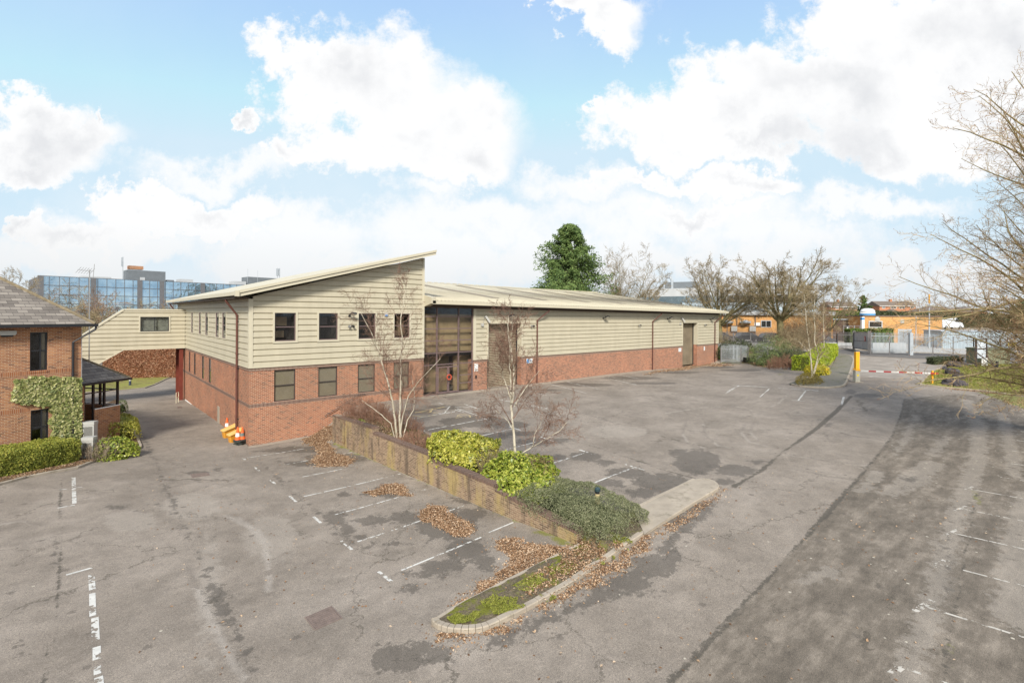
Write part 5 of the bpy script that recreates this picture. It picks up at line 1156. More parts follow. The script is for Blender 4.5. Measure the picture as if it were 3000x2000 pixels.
fR = [at(2551, 1029.5, 62), at(2662, 1032, 61.5)]
fence('palisade sliding gate panel right of the solid grey gates', fR, FH, 'galv')
fence('palisade fence continuing right behind the signboard frame and rocks', [at(2674, 1033, 61.5), at(2852, 1039, 61), at(3010, 1045, 60), at(3200, 1053, 59)], FH, 'galv')
t = thing('gate_post', 'broad pale blue steel post between the palisade panels', 'post', at(2668, 1033, 61.4), ang); m = MB(); m.box((-.20, -.15, -.3), (.20, .15, 2.45)); m.build('post_body', M['galv'], t, local=True)
t = thing('solid_gates', 'pair of solid grey sheeted gates with a small red notice', 'gate', at(2502, 1022, 70), 0)
A_, B_ = at(2502, 1022, 70), at(2547, 1028, 63); Cm = A_.lerp(B_, .5)
for a, b in ((A_, Cm), (Cm, B_)):
    m = MB(); d_ = (b-a).normalized(); m.bar(a+d_*.04+Vector((0, 0, 1.25)), b-d_*.04+Vector((0, 0, 1.25)), .05, 2.35); lf = m.build('gate_leaf', M['galv'], t)
    m = MB(); nn = d_.cross(Vector((0, 0, 1))).normalized(); nn = nn if nn.dot(CAM-a) > 0 else -nn
    for z in (.15, 1.2, 2.35): m.bar(a+nn*.04+d_*.1+Vector((0, 0, z)), b+nn*.04-d_*.1+Vector((0, 0, z)), .05, .06)
    m.build('gate_rail', M['galvd'], lf)
for a in (A_, B_): m = MB(); m.box((a.x-.14, a.y-.14, a.z-.4), (a.x+.14, a.y+.14, a.z+2.55)); m.build('gate_post', M['galvd'], t)
c_ = at(2536, 992, 64.6); m = MB(); dn = (B_-A_).normalized(); nn = dn.cross(Vector((0, 0, 1))).normalized(); nn = nn if nn.dot(CAM-c_) > 0 else -nn
rn = MB(); rn.prism([c_+nn*.08+dn*sx*.22+Vector((0, 0, sz*.30)) for sx, sz in ((-1, -1), (1, -1), (1, 1), (-1, 1))], nn*.01); nt_ = rn.build('red_notice', M['red'], t)
rn = MB()
for z in (.12, -.05, -.18): rn.prism([c_+nn*.095+dn*sx*.15+Vector((0, 0, z+sz*.03)) for sx, sz in ((-1, -1), (1, -1), (1, 1), (-1, 1))], nn*.004)
rn.build('notice_lines', M['signw'], nt_)
# palisade pen beside the warehouse
def gd(px, py): return gp(px, py)
E1, E2, E3, E4 = gd(2112, 1061.5), gd(2170.5, 1065), gd(2211, 1058), gd(2249, 1067)
fence('near left panel of the small palisade pen beside the warehouse', [E1, E2], 2.3, group='panels of the small palisade pen'); fence('right hand panel of the small palisade pen next to the low shrub', [E3, E4], 2.3, group='panels of the small palisade pen')
Bk1 = E1+FW*3.6+RT*1.0; Bk2 = E4+FW*3.8-RT*.6; Bk1.z = Bk2.z = .1
fence('rear panel of the small palisade pen in front of the evergreen bushes', [Bk1, Bk2], 2.3, 'galv', group='panels of the small palisade pen')
t = thing('pallet_stack', 'low stack of black plastic pallets inside the palisade pen', 'pallets', gd(2194, 1060)+Vector((0, 0, .0)), ang)
for k_ in range(3):
    m = MB()
    for j in range(5): m.box((-.6, -.5+.22*j, .13+.2*k_), (.6, -.38+.22*j, .16+.2*k_))
    for j in (-.55, 0, .45): m.box((j, -.5, .0+.2*k_), (j+.1, .5, .13+.2*k_))
    m.build('pallet', M['black'], t, local=True)
# ================================================================== signboard frame, kiosk, rocks
p1, p2 = gp(2859, 1078), gp(2889, 1074); dz = 1455/((p1-CAM).dot(FW)); Hs = (1077-992)/dz
t = thing('signboard_frame', 'dark timber signboard frame with blank white panels on the right lawn', 'signboard', p1)
for p in (p1, p2): m = MB(); m.box((p.x-.09, p.y-.09, p.z-.1), (p.x+.09, p.y+.09, p.z+Hs)); m.build('post', M['dark'], t)
for z0_, z1_ in ((.66, .95), (.34, .63)):
    m = MB(); a, b = p1.lerp(p2, .1), p1.lerp(p2, .93); m.bar(a+Vector((0, 0, p1.z-a.z+Hs*(z0_+z1_)/2)), b+Vector((0, 0, p1.z-b.z+Hs*(z0_+z1_)/2)), .04, Hs*(z1_-z0_)); m.build('blank_panel', plain('pale_blue_panel', (.50, .54, .58), .5, .05), t)
m = MB()
for z in (.97, .645): m.bar(p1+Vector((0, 0, Hs*z)), p2+Vector((0, 0, Hs*z)), .07, .1)
bb = gp(2921, 1083); m.bar(p1+Vector((0, 0, Hs*.55)), bb+Vector((0, 0, .15)), .07, .09).bar(p2+Vector((0, 0, Hs*.4)), bb+Vector((0, 0, .1)), .07, .09); m.build('brace', M['dark'], t)
m = MB(); m.bar(p1.lerp(p2, .72)+Vector((0, -.1, .05)), p1.lerp(p2, .72)+Vector((0, -.1, .95)), .45, .04); m.build('small_notice', M['signw'], t)
t = thing('stub_post', 'short thick black post at the foot of the signboard braces', 'post', bb); m = MB(); m.lathe([(.11, -.1), (.11, .82), (.09, .85)], 10); m.build('post_body', M['black'], t, local=True)
c_ = gp(2926, 1071); s_ = (c_-CAM).dot(FW)/1455
t = thing('substation_box', 'olive green windowless equipment kiosk behind the signboard braces', 'kiosk', c_+FW*1.2, ang+.05); w_, h_ = 73*s_/2, 49*s_
m = MB(); m.box((-w_, -1.1, .12), (w_, 1.1, h_-.08)); m.build('kiosk_body', plain('olive_green_paint', (.17, .175, .11), .6, .1, 2), t, local=True); m = MB(); m.prism([(-w_-.07, -1.17, h_-.08), (w_+.07, -1.17, h_-.08), (w_+.07, 1.17, h_-.08), (-w_-.07, 1.17, h_-.08)], (0, 0, .12)); m.build('kiosk_roof', plain('olive_green_roof', (.15, .155, .10), .6), t, local=True)
m = MB(); m.box((-w_+.06, -1.0, -.2), (w_-.06, 1.0, .12)); m.build('plinth', M['conc'], t, local=True)
for sx in (-1, 1): m = MB(); m.box((sx*.03, -1.125, .25), (sx*(w_-.15), -1.10, h_-.25)); d_ = m.build('door', plain('olive_green_door', (.185, .19, .12), .55), t, local=True); m = MB(); m.box((sx*.12, -1.16, h_*.45), (sx*.16, -1.126, h_*.6)); m.build('handle', M['black'], d_, local=True)
def rock(label, px, py, rx, ry, seed, d2=1.0):
    c = gp(px, py+ry*.9); s = (c-CAM).dot(FW)/1455; bm = bmesh.new(); bmesh.ops.create_icosphere(bm, subdivisions=4, radius=1)
    for v in bm.verts:
        n_ = v.co.copy(); f = 1+.33*mnoise.noise(n_*1.3+Vector((seed*9, 0, 0)))+.16*mnoise.noise(n_*3.1+Vector((0, seed*5, 0)))+.07*mnoise.noise(n_*8); q = Vector((n_.x*rx*s*f, n_.y*rx*s*.85*d2*f, n_.z*ry*s*1.15*f)); v.co = q
    me = bpy.data.meshes.new('boulder'); bm.to_mesh(me); bm.free(); me.materials.append(M['rock']); o = bpy.data.objects.new('boulder', me); col.objects.link(o); o.location = c+Vector((0, 0, ry*s*.55)); o.rotation_euler = (0, 0, ang); WM[o] = Matrix.Identity(4)
    me.polygons.foreach_set('use_smooth', np.ones(len(me.polygons), bool))
    return tag(o, label, 'boulder', 'dark boulders beside the right lawn')
M['rock'] = plain('dark_rock', (.062, .055, .056), .9, .7, 3.0, spec=.2, bump=1.2, dirt=((.16, .14, .12), 4, .58))
for lab, *a in (('large dark boulder nearest the kerb, lowest of the row', 2793, 1119, 30, 14, 1), ('dark boulder second up from the kerb leaning to the right', 2808, 1101, 17, 13, 2), ('rounded dark boulder in the middle of the row', 2791, 1088, 18, 12, 3), ('small flat dark boulder poking out left of the row', 2768, 1080, 11, 6, 4), ('dark boulder at the far top end of the row', 2796, 1066, 19, 12, 5)): rock(lab, *a)
p = gp(2754, 1133); t = thing('paper_litter', 'scrap of white paper litter lying by the right kerb', 'litter', p); m = MB(); m.poly([(-.13, -.1, .03), (.15, -.06, .05), (.12, .12, .02), (0, .15, .07), (-.12, .08, .03)]); m.build('paper', M['signw'], t, local=True)
# ================================================================== far buildings
def facade(name, label, cat, px0, px1, pyb, d0, d1, **k):
    """thing whose local x runs along the front from px0 to px1, z up from the ground"""
    a, b = at(px0, pyb, d0), at(px1, pyb, d1); t = thing(name, label, cat, (a.x, a.y, 0), math.atan2((b-a).y, (b-a).x), **k)
    return t, Vector((b.x-a.x, b.y-a.y)).length
def lx_of(t, px, py, off=0):
    """(local x, z) of the picture direction on the plane local y = off of thing t"""
    Mi = WM[t].inverted(); o = Mi @ CAM; d = (Mi.to_3x3() @ ray(px, py)); s = (off-o.y)/d.y; p = o+d*s; return p.x, p.z
def bx(parent, name, mat, *boxes):
    m = MB()
    for b in boxes: m.box(b[:3], b[3:])
    return m.build(name, mat, parent, local=True)
M['oran'] = brick('orange_buff_brick', [(.42, .19, .055), (.52, .26, .08), (.60, .32, .11)], (.52, .36, .2)); M['fasc'] = plain('brown_fascia', (.14, .10, .075), .7); M['pblue'] = plain('pale_blue_cladding', (.36, .43, .47), .5, .1, .6); M['wht2'] = plain('off_white_cladding', (.43, .44, .44), .5, .07, .5)
M['glz'] = glass('blue_office_glass', trans=.12, refl=5.0, rough=.03)
def office_glass(name, c, c2):
    m, nt, b = newmat(name); b.inputs['Base Color'].default_value = c4(c); b.inputs['Roughness'].default_value = .06; b.inputs['Specular IOR Level'].default_value = 1.0; b.inputs['Metallic'].default_value = .75
    ob = obcoord(nt); nt.links.new(ramp(nt, noise_(nt, ob, .35, 4), [(.35, c), (.65, c2)]), b.inputs['Base Color'])
    bp = N(nt, 'ShaderNodeBump', i_Strength=.12, i_Distance=.4); nt.links.new(noise_(nt, ob, .7, 3), bp.inputs['Height']); nt.links.new(bp.outputs[0], b.inputs['Normal']); return m
M['og'] = office_glass('blue_mirror_glass', (.30, .42, .52), (.50, .62, .70)); M['og2'] = office_glass('dark_window_glass', (.05, .06, .06), (.10, .11, .11))
M['pier'] = plain('dark_grey_pier', (.13, .13, .135), .6); M['plant'] = plain('grey_plant_cladding', (.15, .165, .175), .6, .1, 1)
# blue glass office at the far left
t, L = facade('glass_office', 'long four storey office with blue mirror glass far behind the link bridge', 'building', 113, 800, 950, 110, 148)
zt_ = lx_of(t, 113, 807)[1]; gzb = -3
bx(t, 'structure_wall', M['pier'], (0, .25, gzb, L, 22, zt_-.15))
cw = L/30
for r_ in range(6):
    z1_ = zt_-r_*2.05; m = MB(); m.box((.1, .1, z1_-1.98), (L-.1, .2, z1_-.07)); m.build('glazing_band', M['og'], t, local=True)
m = MB()
for i in range(31): m.box((i*cw-.045, .0, gzb), (i*cw+.045, .24, zt_))
for r_ in range(7): m.box((0, .02, zt_-r_*2.05-.06), (L, .23, zt_-r_*2.05+.05))
m.build('mullion_grid', M['pier'], t, local=True)
for px in (119, 274, 410, 475, 594):
    x = lx_of(t, px, 850)[0]; bx(t, 'pier', M['pier'], (x-.5, -.15, gzb, x+.5, .3, zt_+.05))
for (x0_, x1_, y_, dep, mt, nm) in ((375, 485, 793, 5, 'plant', 'plant_room'), (240, 326, 810, 4, 'wht2', 'roof_plant'), (529, 566, 818, 4, 'wht2', 'roof_plant'), (490, 510, 820, 3, 'plant', 'roof_plant'), (686, 721, 824, 4, 'wht2', 'roof_plant'), (727, 812, 813, 5, 'plant', 'plant_room')):
    a, b = lx_of(t, x0_, y_, 4), lx_of(t, x1_, y_, 4); o_ = bx(t, nm, M[mt], (a[0], 4, zt_-.2, b[0], 4+dep, (a[1]+b[1])/2))
    if nm == 'plant_room' and x0_ < 400: bx(o_, 'chimney', M['brick_h'], (a[0]+.4, 5, b[1], a[0]+3.4, 7, lx_of(t, 385, 778, 5)[1]))
    if nm == 'plant_room' and x0_ < 400: e = lx_of(t, 410, 812, 3.9), lx_of(t, 425, 822, 3.9); bx(o_, 'louvre', M['wht2'], (e[0][0], 3.9, e[1][1], e[1][0], 3.98, e[0][1]))
for (px, y0_, w_) in ((360, 752, .30), (813, 785, .3), (819, 785, .3), (726, 787, .06), (755, 792, .06)):
    a = lx_of(t, px, y0_, 4); m = MB(); m.tube([(a[0], 4, zt_-.3), (a[0], 4, a[1])], .09 if w_ > .1 else .05, 6)
    if w_ > .1: m.box((a[0]-w_, 3.8, a[1]-2.4), (a[0]+w_*.3, 4.2, a[1]-.2))
    m.build('antenna_mast', M['galv'], t, local=True)
# white and blue works behind the bare trees
t, L = facade('works_office', 'wide white office block with a dark ribbon of windows seen through bare trees', 'building', 1880, 2460, 950, 120, 100)
Z = lambda px, py, off=0: lx_of(t, px, py, off)
zz = [Z(2200, y)[1] for y in (916, 886, 865, 840)]; xr = Z(2395, 880)[0]; xl = 0
bx(t, 'wall', M['wht2'], (xl, .3, 0, xr, 18, zz[3]-.1)); bx(t, 'fascia_band', M['wht2'], (xl, 0, zz[2], xr+.4, .3, zz[3])); bx(t, 'lower_band', M['pblue'], (Z(2000, 900)[0], -.6, zz[0]-.3, xr, .3, zz[1]))
xs_ = Z(2110, 870)[0]; bx(t, 'blue_glazing', M['og'], (xl, .02, zz[1]-.2, xs_, .3, zz[2])); o_ = bx(t, 'ribbon_window', M['og2'], (xs_, .02, zz[1], xr, .3, zz[2]))
m = MB(); x = xs_
while x < xr: m.box((x-.05, -.04, zz[1]), (x+.05, .02, zz[2])); x += 1.35
m.build('mullions', M['wht2'], o_, local=True)
a, b = Z(1948, 827, 5), Z(2039, 829, 5); bx(t, 'plant_screen', M['plant'], (a[0], 5, zz[3]-.2, b[0], 9, a[1])); a, b = Z(2180, 832, 5), Z(2290, 832, 5); bx(t, 'plant_screen', M['plant'], (a[0], 5, zz[3]-.2, b[0], 9, a[1]))
a = Z(1962, 815, 5.2); m = MB(); m.tube([(a[0]+.6, 5, zz[3]), (a[0]+.6, 5, a[1]-.5), (a[0]+.2, 5, a[1]+.2), (a[0]-.8, 5, a[1]+.3)], .35, 8); m.build('duct_outlet', M['galv'], t, local=True)
t, L = facade('brick_annexe', 'long single storey orange brick annexe with wall mounted fan units', 'building', 2070, 2440, 960, 92, 84)
Z = lambda px, py, off=0: lx_of(t, px, py, off)
zt_ = Z(2200, 918)[1]; bx(t, 'wall', M['oran'], (0, 0, 0, L, 8, zt_-.3)); bx(t, 'roof', M['wht2'], (-.3, -.5, zt_-.28, L+.3, 8.3, zt_+.35))
a, b = Z(2231, 957), Z(2258, 940); w_ = bx(t, 'window', M['wht2'], (a[0]-.1, -.06, a[1]-.1, b[0]+.1, .02, b[1]+.1)); bx(w_, 'pane', M['og2'], (a[0], -.08, a[1], (a[0]+b[0])/2-.04, -.061, b[1]), ((a[0]+b[0])/2+.04, -.08, a[1], b[0], -.061, b[1]))
a = Z(2219, 952); bx(t, 'white_sign', M['signw'], (a[0]-.5, -.06, a[1]-.1, a[0]+.4, -.01, a[1]+.45))
for px in (2159, 2213): a = Z(px, 950); bx(t, 'downpipe', M['fasc'], (a[0]-.08, -.15, 0, a[0]+.08, -.01, zt_-.3))
for px in (2133, 2184):
    a = Z(px, 943); m = MB(); m.lathe([(.1, -.3), (.55, -.15), (.6, .1), (.2, .35)], 12, (a[0], -.7, a[1])); m.bar((a[0]-.9, -.5, a[1]), (a[0]+.9, -.5, a[1]), .5, .28); m.build('fan_unit', M['galv'], t, local=True)
for px in (2151, 2205): a = Z(px, 965); bx(t, 'condenser', M['camw'], (a[0]-.5, -.5, a[1]-.3, a[0]+.5, -.02, a[1]+.6))
a, b = Z(2110, 954), Z(2230, 956); m = MB(); m.bar((a[0], -.1, a[1]), (b[0], -.1, a[1]), .1, .1); m.build('conduit', M['fasc'], t, local=True)
# buff brick pump house and silo
t, L = facade('buff_brick_shed', 'flat roofed buff brick shed with white roller door and grey louvre behind the fence', 'building', 2529, 2760, 965, 84, 82)
Z = lambda px, py, off=0: lx_of(t, px, py, off)
zt_ = Z(2640, 924)[1]; bx(t, 'wall', M['oran'], (0, 0, .5, L, 9, zt_-.22)); bx(t, 'roof_edge', M['fasc'], (-.1, -.1, zt_-.2, L+.1, 9.1, zt_))
a, b = Z(2544, 1010), Z(2585, 940); o_ = bx(t, 'roller_door', M['camw'], (a[0]+.12, -.02, 1, b[0]-.12, .0, b[1]-1.0)); bx(o_, 'door_frame', M['wht2'], (a[0], -.06, 1, a[0]+.14, .01, b[1]), (b[0]-.14, -.06, 1, b[0], .01, b[1]), (a[0], -.058, b[1]-.14, b[0], .01, b[1]+.01)); bx(o_, 'opening', M['interior'], (a[0]+.14, -.018, b[1]-1.0, b[0]-.14, .0, b[1]-.14))
a, b = Z(2630, 1010), Z(2671, 964); o_ = bx(t, 'louvre_door', M['galv'], (a[0], -.04, 1, b[0], .0, b[1])); m = MB(); z = 1.2
while z < b[1]-.3: m.box((a[0]+.2, -.07, z), (b[0]-.2, -.041, z+.06)); z += .16
m.build('louvre_slats', M['galvd'], o_, local=True)
a = Z(2570.5, 934.5); m = MB(); m.lathe([(.42, 0), (.42, .06), (.2, .12)], 16); mesh_obj('round_vent', [(x+a[0], -y-0-z*0-.0, zz_) for x, y, z in [] for zz_ in ()] or [(x+a[0], -z-.01, y+a[1]) for x, y, z in m.V], m.F, M['camw'], t, local=True)
a = Z(2643, 941.5); bx(t, 'square_vent', M['camw'], (a[0]-.28, -.08, a[1]-.28, a[0]+.28, -.0, a[1]+.28))
c_ = at(2541.5, 960, 92); zt_ = at(2541, 903, 92).z; r_ = 18.5*92/1455
t = thing('storage_silo', 'white cylindrical storage tank with a blue band rising behind the buff shed', 'silo', (c_.x, c_.y, 1.2)); zz_ = zt_-1.2
m = MB(); m.lathe([(r_, 0), (r_, zz_-.75)], 24); m.build('tank_body', M['signw'], t, local=True, smooth=True); m = MB(); m.lathe([(r_*.99, zz_-.75), (r_*.97, zz_-.5), (r_*.8, zz_-.2), (r_*.4, zz_-.03), (.05, zz_)], 24); m.build('domed_top', M['signw'], t, local=True, smooth=True)
m = MB(); m.lathe([(r_+.02, zz_-1.30), (r_+.02, zz_-.95)], 24); m.build('blue_band', plain('band_blue', (.08, .27, .5), .5), t, local=True)
c_ = at(2526.5, 960, 83.5); t = thing('pipe_stack', 'pale vertical pipe casing at the left corner of the buff shed', 'pipe', (c_.x, c_.y, 1.3), ang); m = MB(); m.box((-.22, -.2, 0), (.22, .2, 4.9)); m.build('casing', M['signw'], t, local=True); m = MB(); m.box((-.225, -.205, 4.4), (.225, .205, 4.75)); m.build('blue_band', plain('band_blue2', (.03, .22, .5), .5), t, local=True)
# brown store with flat roof
t, L = facade('brown_store', 'low dark brown flat roofed store with vertical panels left of the tank', 'building', 2400, 2516, 955, 92, 88)
Z = lambda px, py, off=0: lx_of(t, px, py, off); zt_ = Z(2480, 933)[1]
bx(t, 'wall', plain('dark_brown_cladding', (.11, .075, .06), .7, .2, .7), (0, 0, .8, L, 6, zt_-.25)); bx(t, 'roof_edge', M['galv'], (-.15, -.15, zt_-.24, L+.15, 6.2, zt_-.05))
for px in (2478, 2491, 2502): a = Z(px, 950); bx(t, 'door_panel', plain('taupe_door', (.20, .155, .125), .6), (a[0]-.42, -.05, 1.2, a[0]+.42, .0, zt_-.6))
t = thing('mesh_hoarding', 'temporary wire mesh fence panel with a white card in front of the brown store', 'fence', at(2471, 972, 80)); a, b = at(2471, 974, 80), at(2520, 974, 80); m = MB()
for i in range(3):
    p, q = a.lerp(b, i/3), a.lerp(b, (i+1)/3-.02); m.tube([p, p+Vector((0, 0, 1.1)), q+Vector((0, 0, 1.1)), q], .03, 5)
    for j in range(1, 8): c1 = p.lerp(q, j/8); m.tube([c1, c1+Vector((0, 0, 1.1))], .008, 3, cap=False)
m.build('mesh_panel', M['galv'], t); c1 = at(2482, 962, 79.9); m = MB(); m.box((c1.x-.2, c1.y-.05, c1.z-.2), (c1.x+.2, c1.y+.0, c1.z+.25)); m.build('card', M['signw'], t)
# pale blue shed at the right
t, L = facade('pale_blue_shed', 'long pale blue corrugated shed behind the palisade fence at the right', 'building', 2760, 3200, 1000, 74, 68)
Z = lambda px, py, off=0: lx_of(t, px, py, off); zt_ = Z(2900, 972)[1]; m = MB(); x = 0
while x < L: m.poly([(x, 0, .8), (x+.12, -.05, .8), (x+.12, -.05, zt_), (x, 0, zt_)]); m.poly([(x+.12, -.05, .8), (x+.24, 0, .8), (x+.24, 0, zt_), (x+.12, -.05, zt_)]); x += .24
m.build('corrugated_wall', M['pblue'], t, local=True); bx(t, 'roof', M['galv'], (-.2, -.12, zt_, L, 7, zt_+.1)); bx(t, 'rear_wall', M['pblue'], (0, .1, .5, L, 6.8, zt_))
a = Z(2964, 1004); bx(t, 'yellow_sign', M['yel2'], (a[0]-.45, -.12, a[1]-.45, a[0]+.45, -.07, a[1]+.1)); bx(t, 'white_sign', M['signw'], (a[0]-.45, -.12, a[1]+.1, a[0]+.45, -.07, a[1]+.45))
# houses on the rise
M['hbr'] = brick('orange_house_brick', [(.36, .12, .06), (.46, .17, .08), (.52, .21, .10)], (.45, .3, .2)); M['hrf'] = plain('grey_brown_roof', (.155, .125, .10), .9, .12, .8)
def semi(label, px0, px1, ye, yr, d, wins, gable=None):
    t, L = facade('semi_detached_house', label, 'house', px0, px1, 905, d, d, group='brick houses on the skyline at the right'); Z = lambda px, py, off=0: lx_of(t, px, py, off)
    e, r_ = Z((px0+px1)/2, ye)[1], Z((px0+px1)/2, yr, 3.5)[1]; g0 = 2.0
    bx(t, 'wall', M['hbr'], (0, 0, g0, L, 7, e)); m = MB(); o = .3
    m.prism([(-o, -.4, e-.05), (-o, 3.5, r_), (-o, 7.4, e-.05)], (L+2*o, 0, 0)); rf = m.build('roof', M['hrf'], t, local=True); bx(rf, 'chimney', M['hbr'], (L*.47, 3.1, r_-.3, L*.53, 3.9, r_+.8)); bx(t, 'gutter', M['signw'], (-o, -.47, e-.12, L+o, -.41, e+.02))
    for a_, b_, y0_, y1_ in wins:
        a, b = Z(a_, y1_), Z(b_, y0_); w_ = bx(t, 'window', M['signw'], (a[0], -.05, a[1], b[0], .01, b[1])); s_ = .14; mid = (a[0]+b[0])/2
        bx(w_, 'pane', M['og2'], (a[0]+s_, -.07, a[1]+s_, mid-.05, -.051, b[1]-s_), (mid+.05, -.07, a[1]+s_, b[0]-s_, -.051, b[1]-s_))
    if gable: a, b = Z(gable[0], gable[2], -1.5), Z(gable[1], gable[2], -1.5); top = Z((gable[0]+gable[1])/2, gable[3], -1.5)[1]; bx(t, 'porch_wall', M['hbr'], (a[0], -1.5, g0, b[0], 0, a[1])); m = MB(); m.prism([(a[0]-.2, -1.7, a[1]), (b[0]+.2, -1.7, a[1]), ((a[0]+b[0])/2, -1.7, top)], (0, 1.7, 0)); m.build('porch_roof', M['hrf'], t, local=True)
semi('brick semi detached house with four white windows above the dark hedge', 2577, 2683, 896, 882.5, 178, [(2584, 2593, 897.5, 903.5), (2609, 2626, 897.5, 904), (2634, 2651, 897.5, 904), (2667, 2678, 897.5, 903.5)], (2600, 2630, 912, 905))
semi('brick semi detached house partly hidden by a small conifer', 2435, 2512, 899, 884, 175, [(2448, 2456, 900, 905), (2470, 2486, 899.5, 906), (2493, 2509, 899, 906.5)])
def bungalow(label, px0, px1, ye, yr, d):
    t, L = facade('bungalow', label, 'house', px0, px1, 915, d, d, group='low roofs beyond the dark hedge'); Z = lambda px, py, off=0: lx_of(t, px, py, off); e = Z((px0+px1)/2, ye)[1]; r_ = Z((px0+px1)/2, yr, 4)[1]
    bx(t, 'wall', M['hbr'], (.4, .4, 2, L-.4, 8, e)); m = MB(); A4 = [(0, 0, e), (L, 0, e), (L, 8.4, e), (0, 8.4, e)]; r1, r2 = (min(4, L*.4), 4.2, r_), (L-min(4, L*.4), 4.2, r_); m.poly([A4[0], A4[1], r2, r1]); m.poly([A4[1], A4[2], r2]); m.poly([A4[2], A4[3], r1, r2]); m.poly([A4[3], A4[0], r1]); m.poly(A4[::-1]); m.build('roof', M['hrf'], t, local=True)
bungalow('grey hipped bungalow roof left of the bare branches', 2708, 2835, 913, 898, 150); bungalow('grey hipped bungalow roof half hidden by bare branches', 2800, 2900, 914, 900, 162); bungalow('low roof between the two skyline houses', 2550, 2580, 913, 903, 185)
# cars
M['gls_car'] = plain('car_glass', (.02, .025, .03), .1, .1, spec=.8); M['tyre'] = plain('tyre_rubber', (.02, .02, .02), .8)
def car(label, p, rz, c, h=1.45, L=4.3, van=False, group='vehicles parked beyond the fence'):
    t = thing('parked_van' if van else 'parked_car', label, 'van' if van else 'car', p, rz, group); pm = plain('car_paint', c, .25, .04, 2, metal=.2, spec=.6); W_ = .87
    if van: prof = [(-L/2, .35), (-L/2, h-.1), (-L/2+.1, h), (L/2-1.5, h), (L/2-.75, h*.62), (L/2-.05, h*.50), (L/2, .35)]
    else: prof = [(-L/2, .35), (-L/2+.03, .80), (-L/2+.35, .92), (-L/2+.75, h-.05), (-L/2+1.3, h), (L/2-1.9, h), (L/2-1.15, .95), (L/2-.2, .80), (L/2, .55), (L/2, .35)]
    bm = bmesh.new(); n = len(prof); lay = []
    for y, ins in ((-W_, .0), (-W_*.97, 0), (W_*.97, 0), (W_, 0)):
        lay.append([bm.verts.new((x*(.985 if abs(y) == W_ else 1), y*(1-(.17 if z > .96 else 0)), z*(.985 if abs(y) == W_ and z > .4 else 1))) for x, z in prof])
    for a, b in zip(lay, lay[1:]):
        for i in range(n): bm.faces.new([a[i], a[(i+1) % n], b[(i+1) % n], b[i]])
    bm.faces.new(lay[0][::-1]); bm.faces.new(lay[-1]); bmesh.ops.recalc_face_normals(bm, faces=bm.faces)
    me = bpy.data.meshes.new('body'); bm.to_mesh(me); bm.free(); me.materials.append(pm); o = bpy.data.objects.new('body', me); col.objects.link(o); o.parent = t; WM[o] = WM[t].copy()
    for sy in (-1, 1):
        y = sy*W_*.93; m = MB()
        P = [(-L/2+.72, .97), (-L/2+.95, h-.12), (L/2-1.95, h-.10), (L/2-1.3, .97)] if not van else [(L/2-1.9, h*.62), (L/2-1.85, h-.15), (L/2-1.4, h-.15), (L/2-.95, h*.62)]
        m.prism([(x, y*(1 if z < 1 else .90)+sy*.02, z) for x, z in P], (0, sy*.012, 0)); m.build('side_window', M['gls_car'], t, local=True)
        for x in (-L/2+.8, L/2-.85):
            m = MB(); m.lathe([(.31, -.1), (.31, .1)], 18); w_ = mesh_obj('wheel', [(a+x, c_*1+sy*(W_-.09), b+.31) for a, b, c_ in m.V], m.F, M['tyre'], t, local=True); m = MB(); m.lathe([(.19, -.105), (.19, .105)], 12); mesh_obj('rim', [(a+x, c_+sy*(W_-.085), b+.31) for a, b, c_ in m.V], m.F, M['alu'], w_, local=True)
    m = MB(); x0 = L/2-1.15 if not van else L/2-.78; x1 = L/2-1.86 if not van else L/2-1.46; m.prism([(x0, -.70, .97 if not van else h*.64), (x0, .70, .97 if not van else h*.64), (x1, .62, h-.05), (x1, -.62, h-.05)], (.03, 0, .02)); m.build('windscreen', M['gls_car'], t, local=True)
    return t
def cpos(px, d, py=1000): p = at(px, py, d); return (p.x, p.y, zg1(p.x, p.y)+.02)
car('dark blue car behind the fence nearest the warehouse corner', cpos(2112, 80), ang+.1, (.03, .045, .08)); car('dark slate car behind the fence under the second fan unit', cpos(2192, 80), ang+.05, (.045, .055, .07)); car('black car behind the fence left of the big bare trunk', cpos(2262, 79), ang, (.02, .02, .025))
car('dark grey car behind the fence left of the solid gates', cpos(2410, 78), ang+.3, (.08, .08, .085)); car('white car parked on the upper yard above the brown store', (at(2495, 931, 105).x, at(2495, 931, 105).y, 4.2), ang, (.7, .7, .7)); car('white van parked beyond the buff shed under bare branches', (at(2780, 935, 96).x, at(2780, 935, 96).y, 4.0), ang+.2, (.7, .72, .74), 2.1, 5.0, True)
t = thing('upper_yard', 'raised concrete yard deck behind the sheds carrying parked vehicles', 'deck', (0, 0, 0)); a = [at(x, 930, d) for x, d in ((2380, 102), (2900, 92), (2960, 108), (2380, 122))]; m = MB(); m.prism([(p.x, p.y, .5) for p in a], (0, 0, 3.5)); m.build('deck_slab', M['conc'], t)
# low pale wall seen through the sliding gate
t, L = facade('white_low_wall', 'low whitewashed wall showing through the palisade gate', 'wall', 2556, 2655, 1015, 64.5, 64.5); bx(t, 'wall', M['wht2'], (0, 0, .6, L, .25, lx_of(t, 2600, 1004)[1])); t, L = facade('white_low_wall', 'low whitewashed wall showing through the fence left of the gates', 'wall', 2420, 2496, 1012, 76, 75); bx(t, 'wall', M['wht2'], (0, 0, .6, L, .25, lx_of(t, 2450, 1003)[1]))
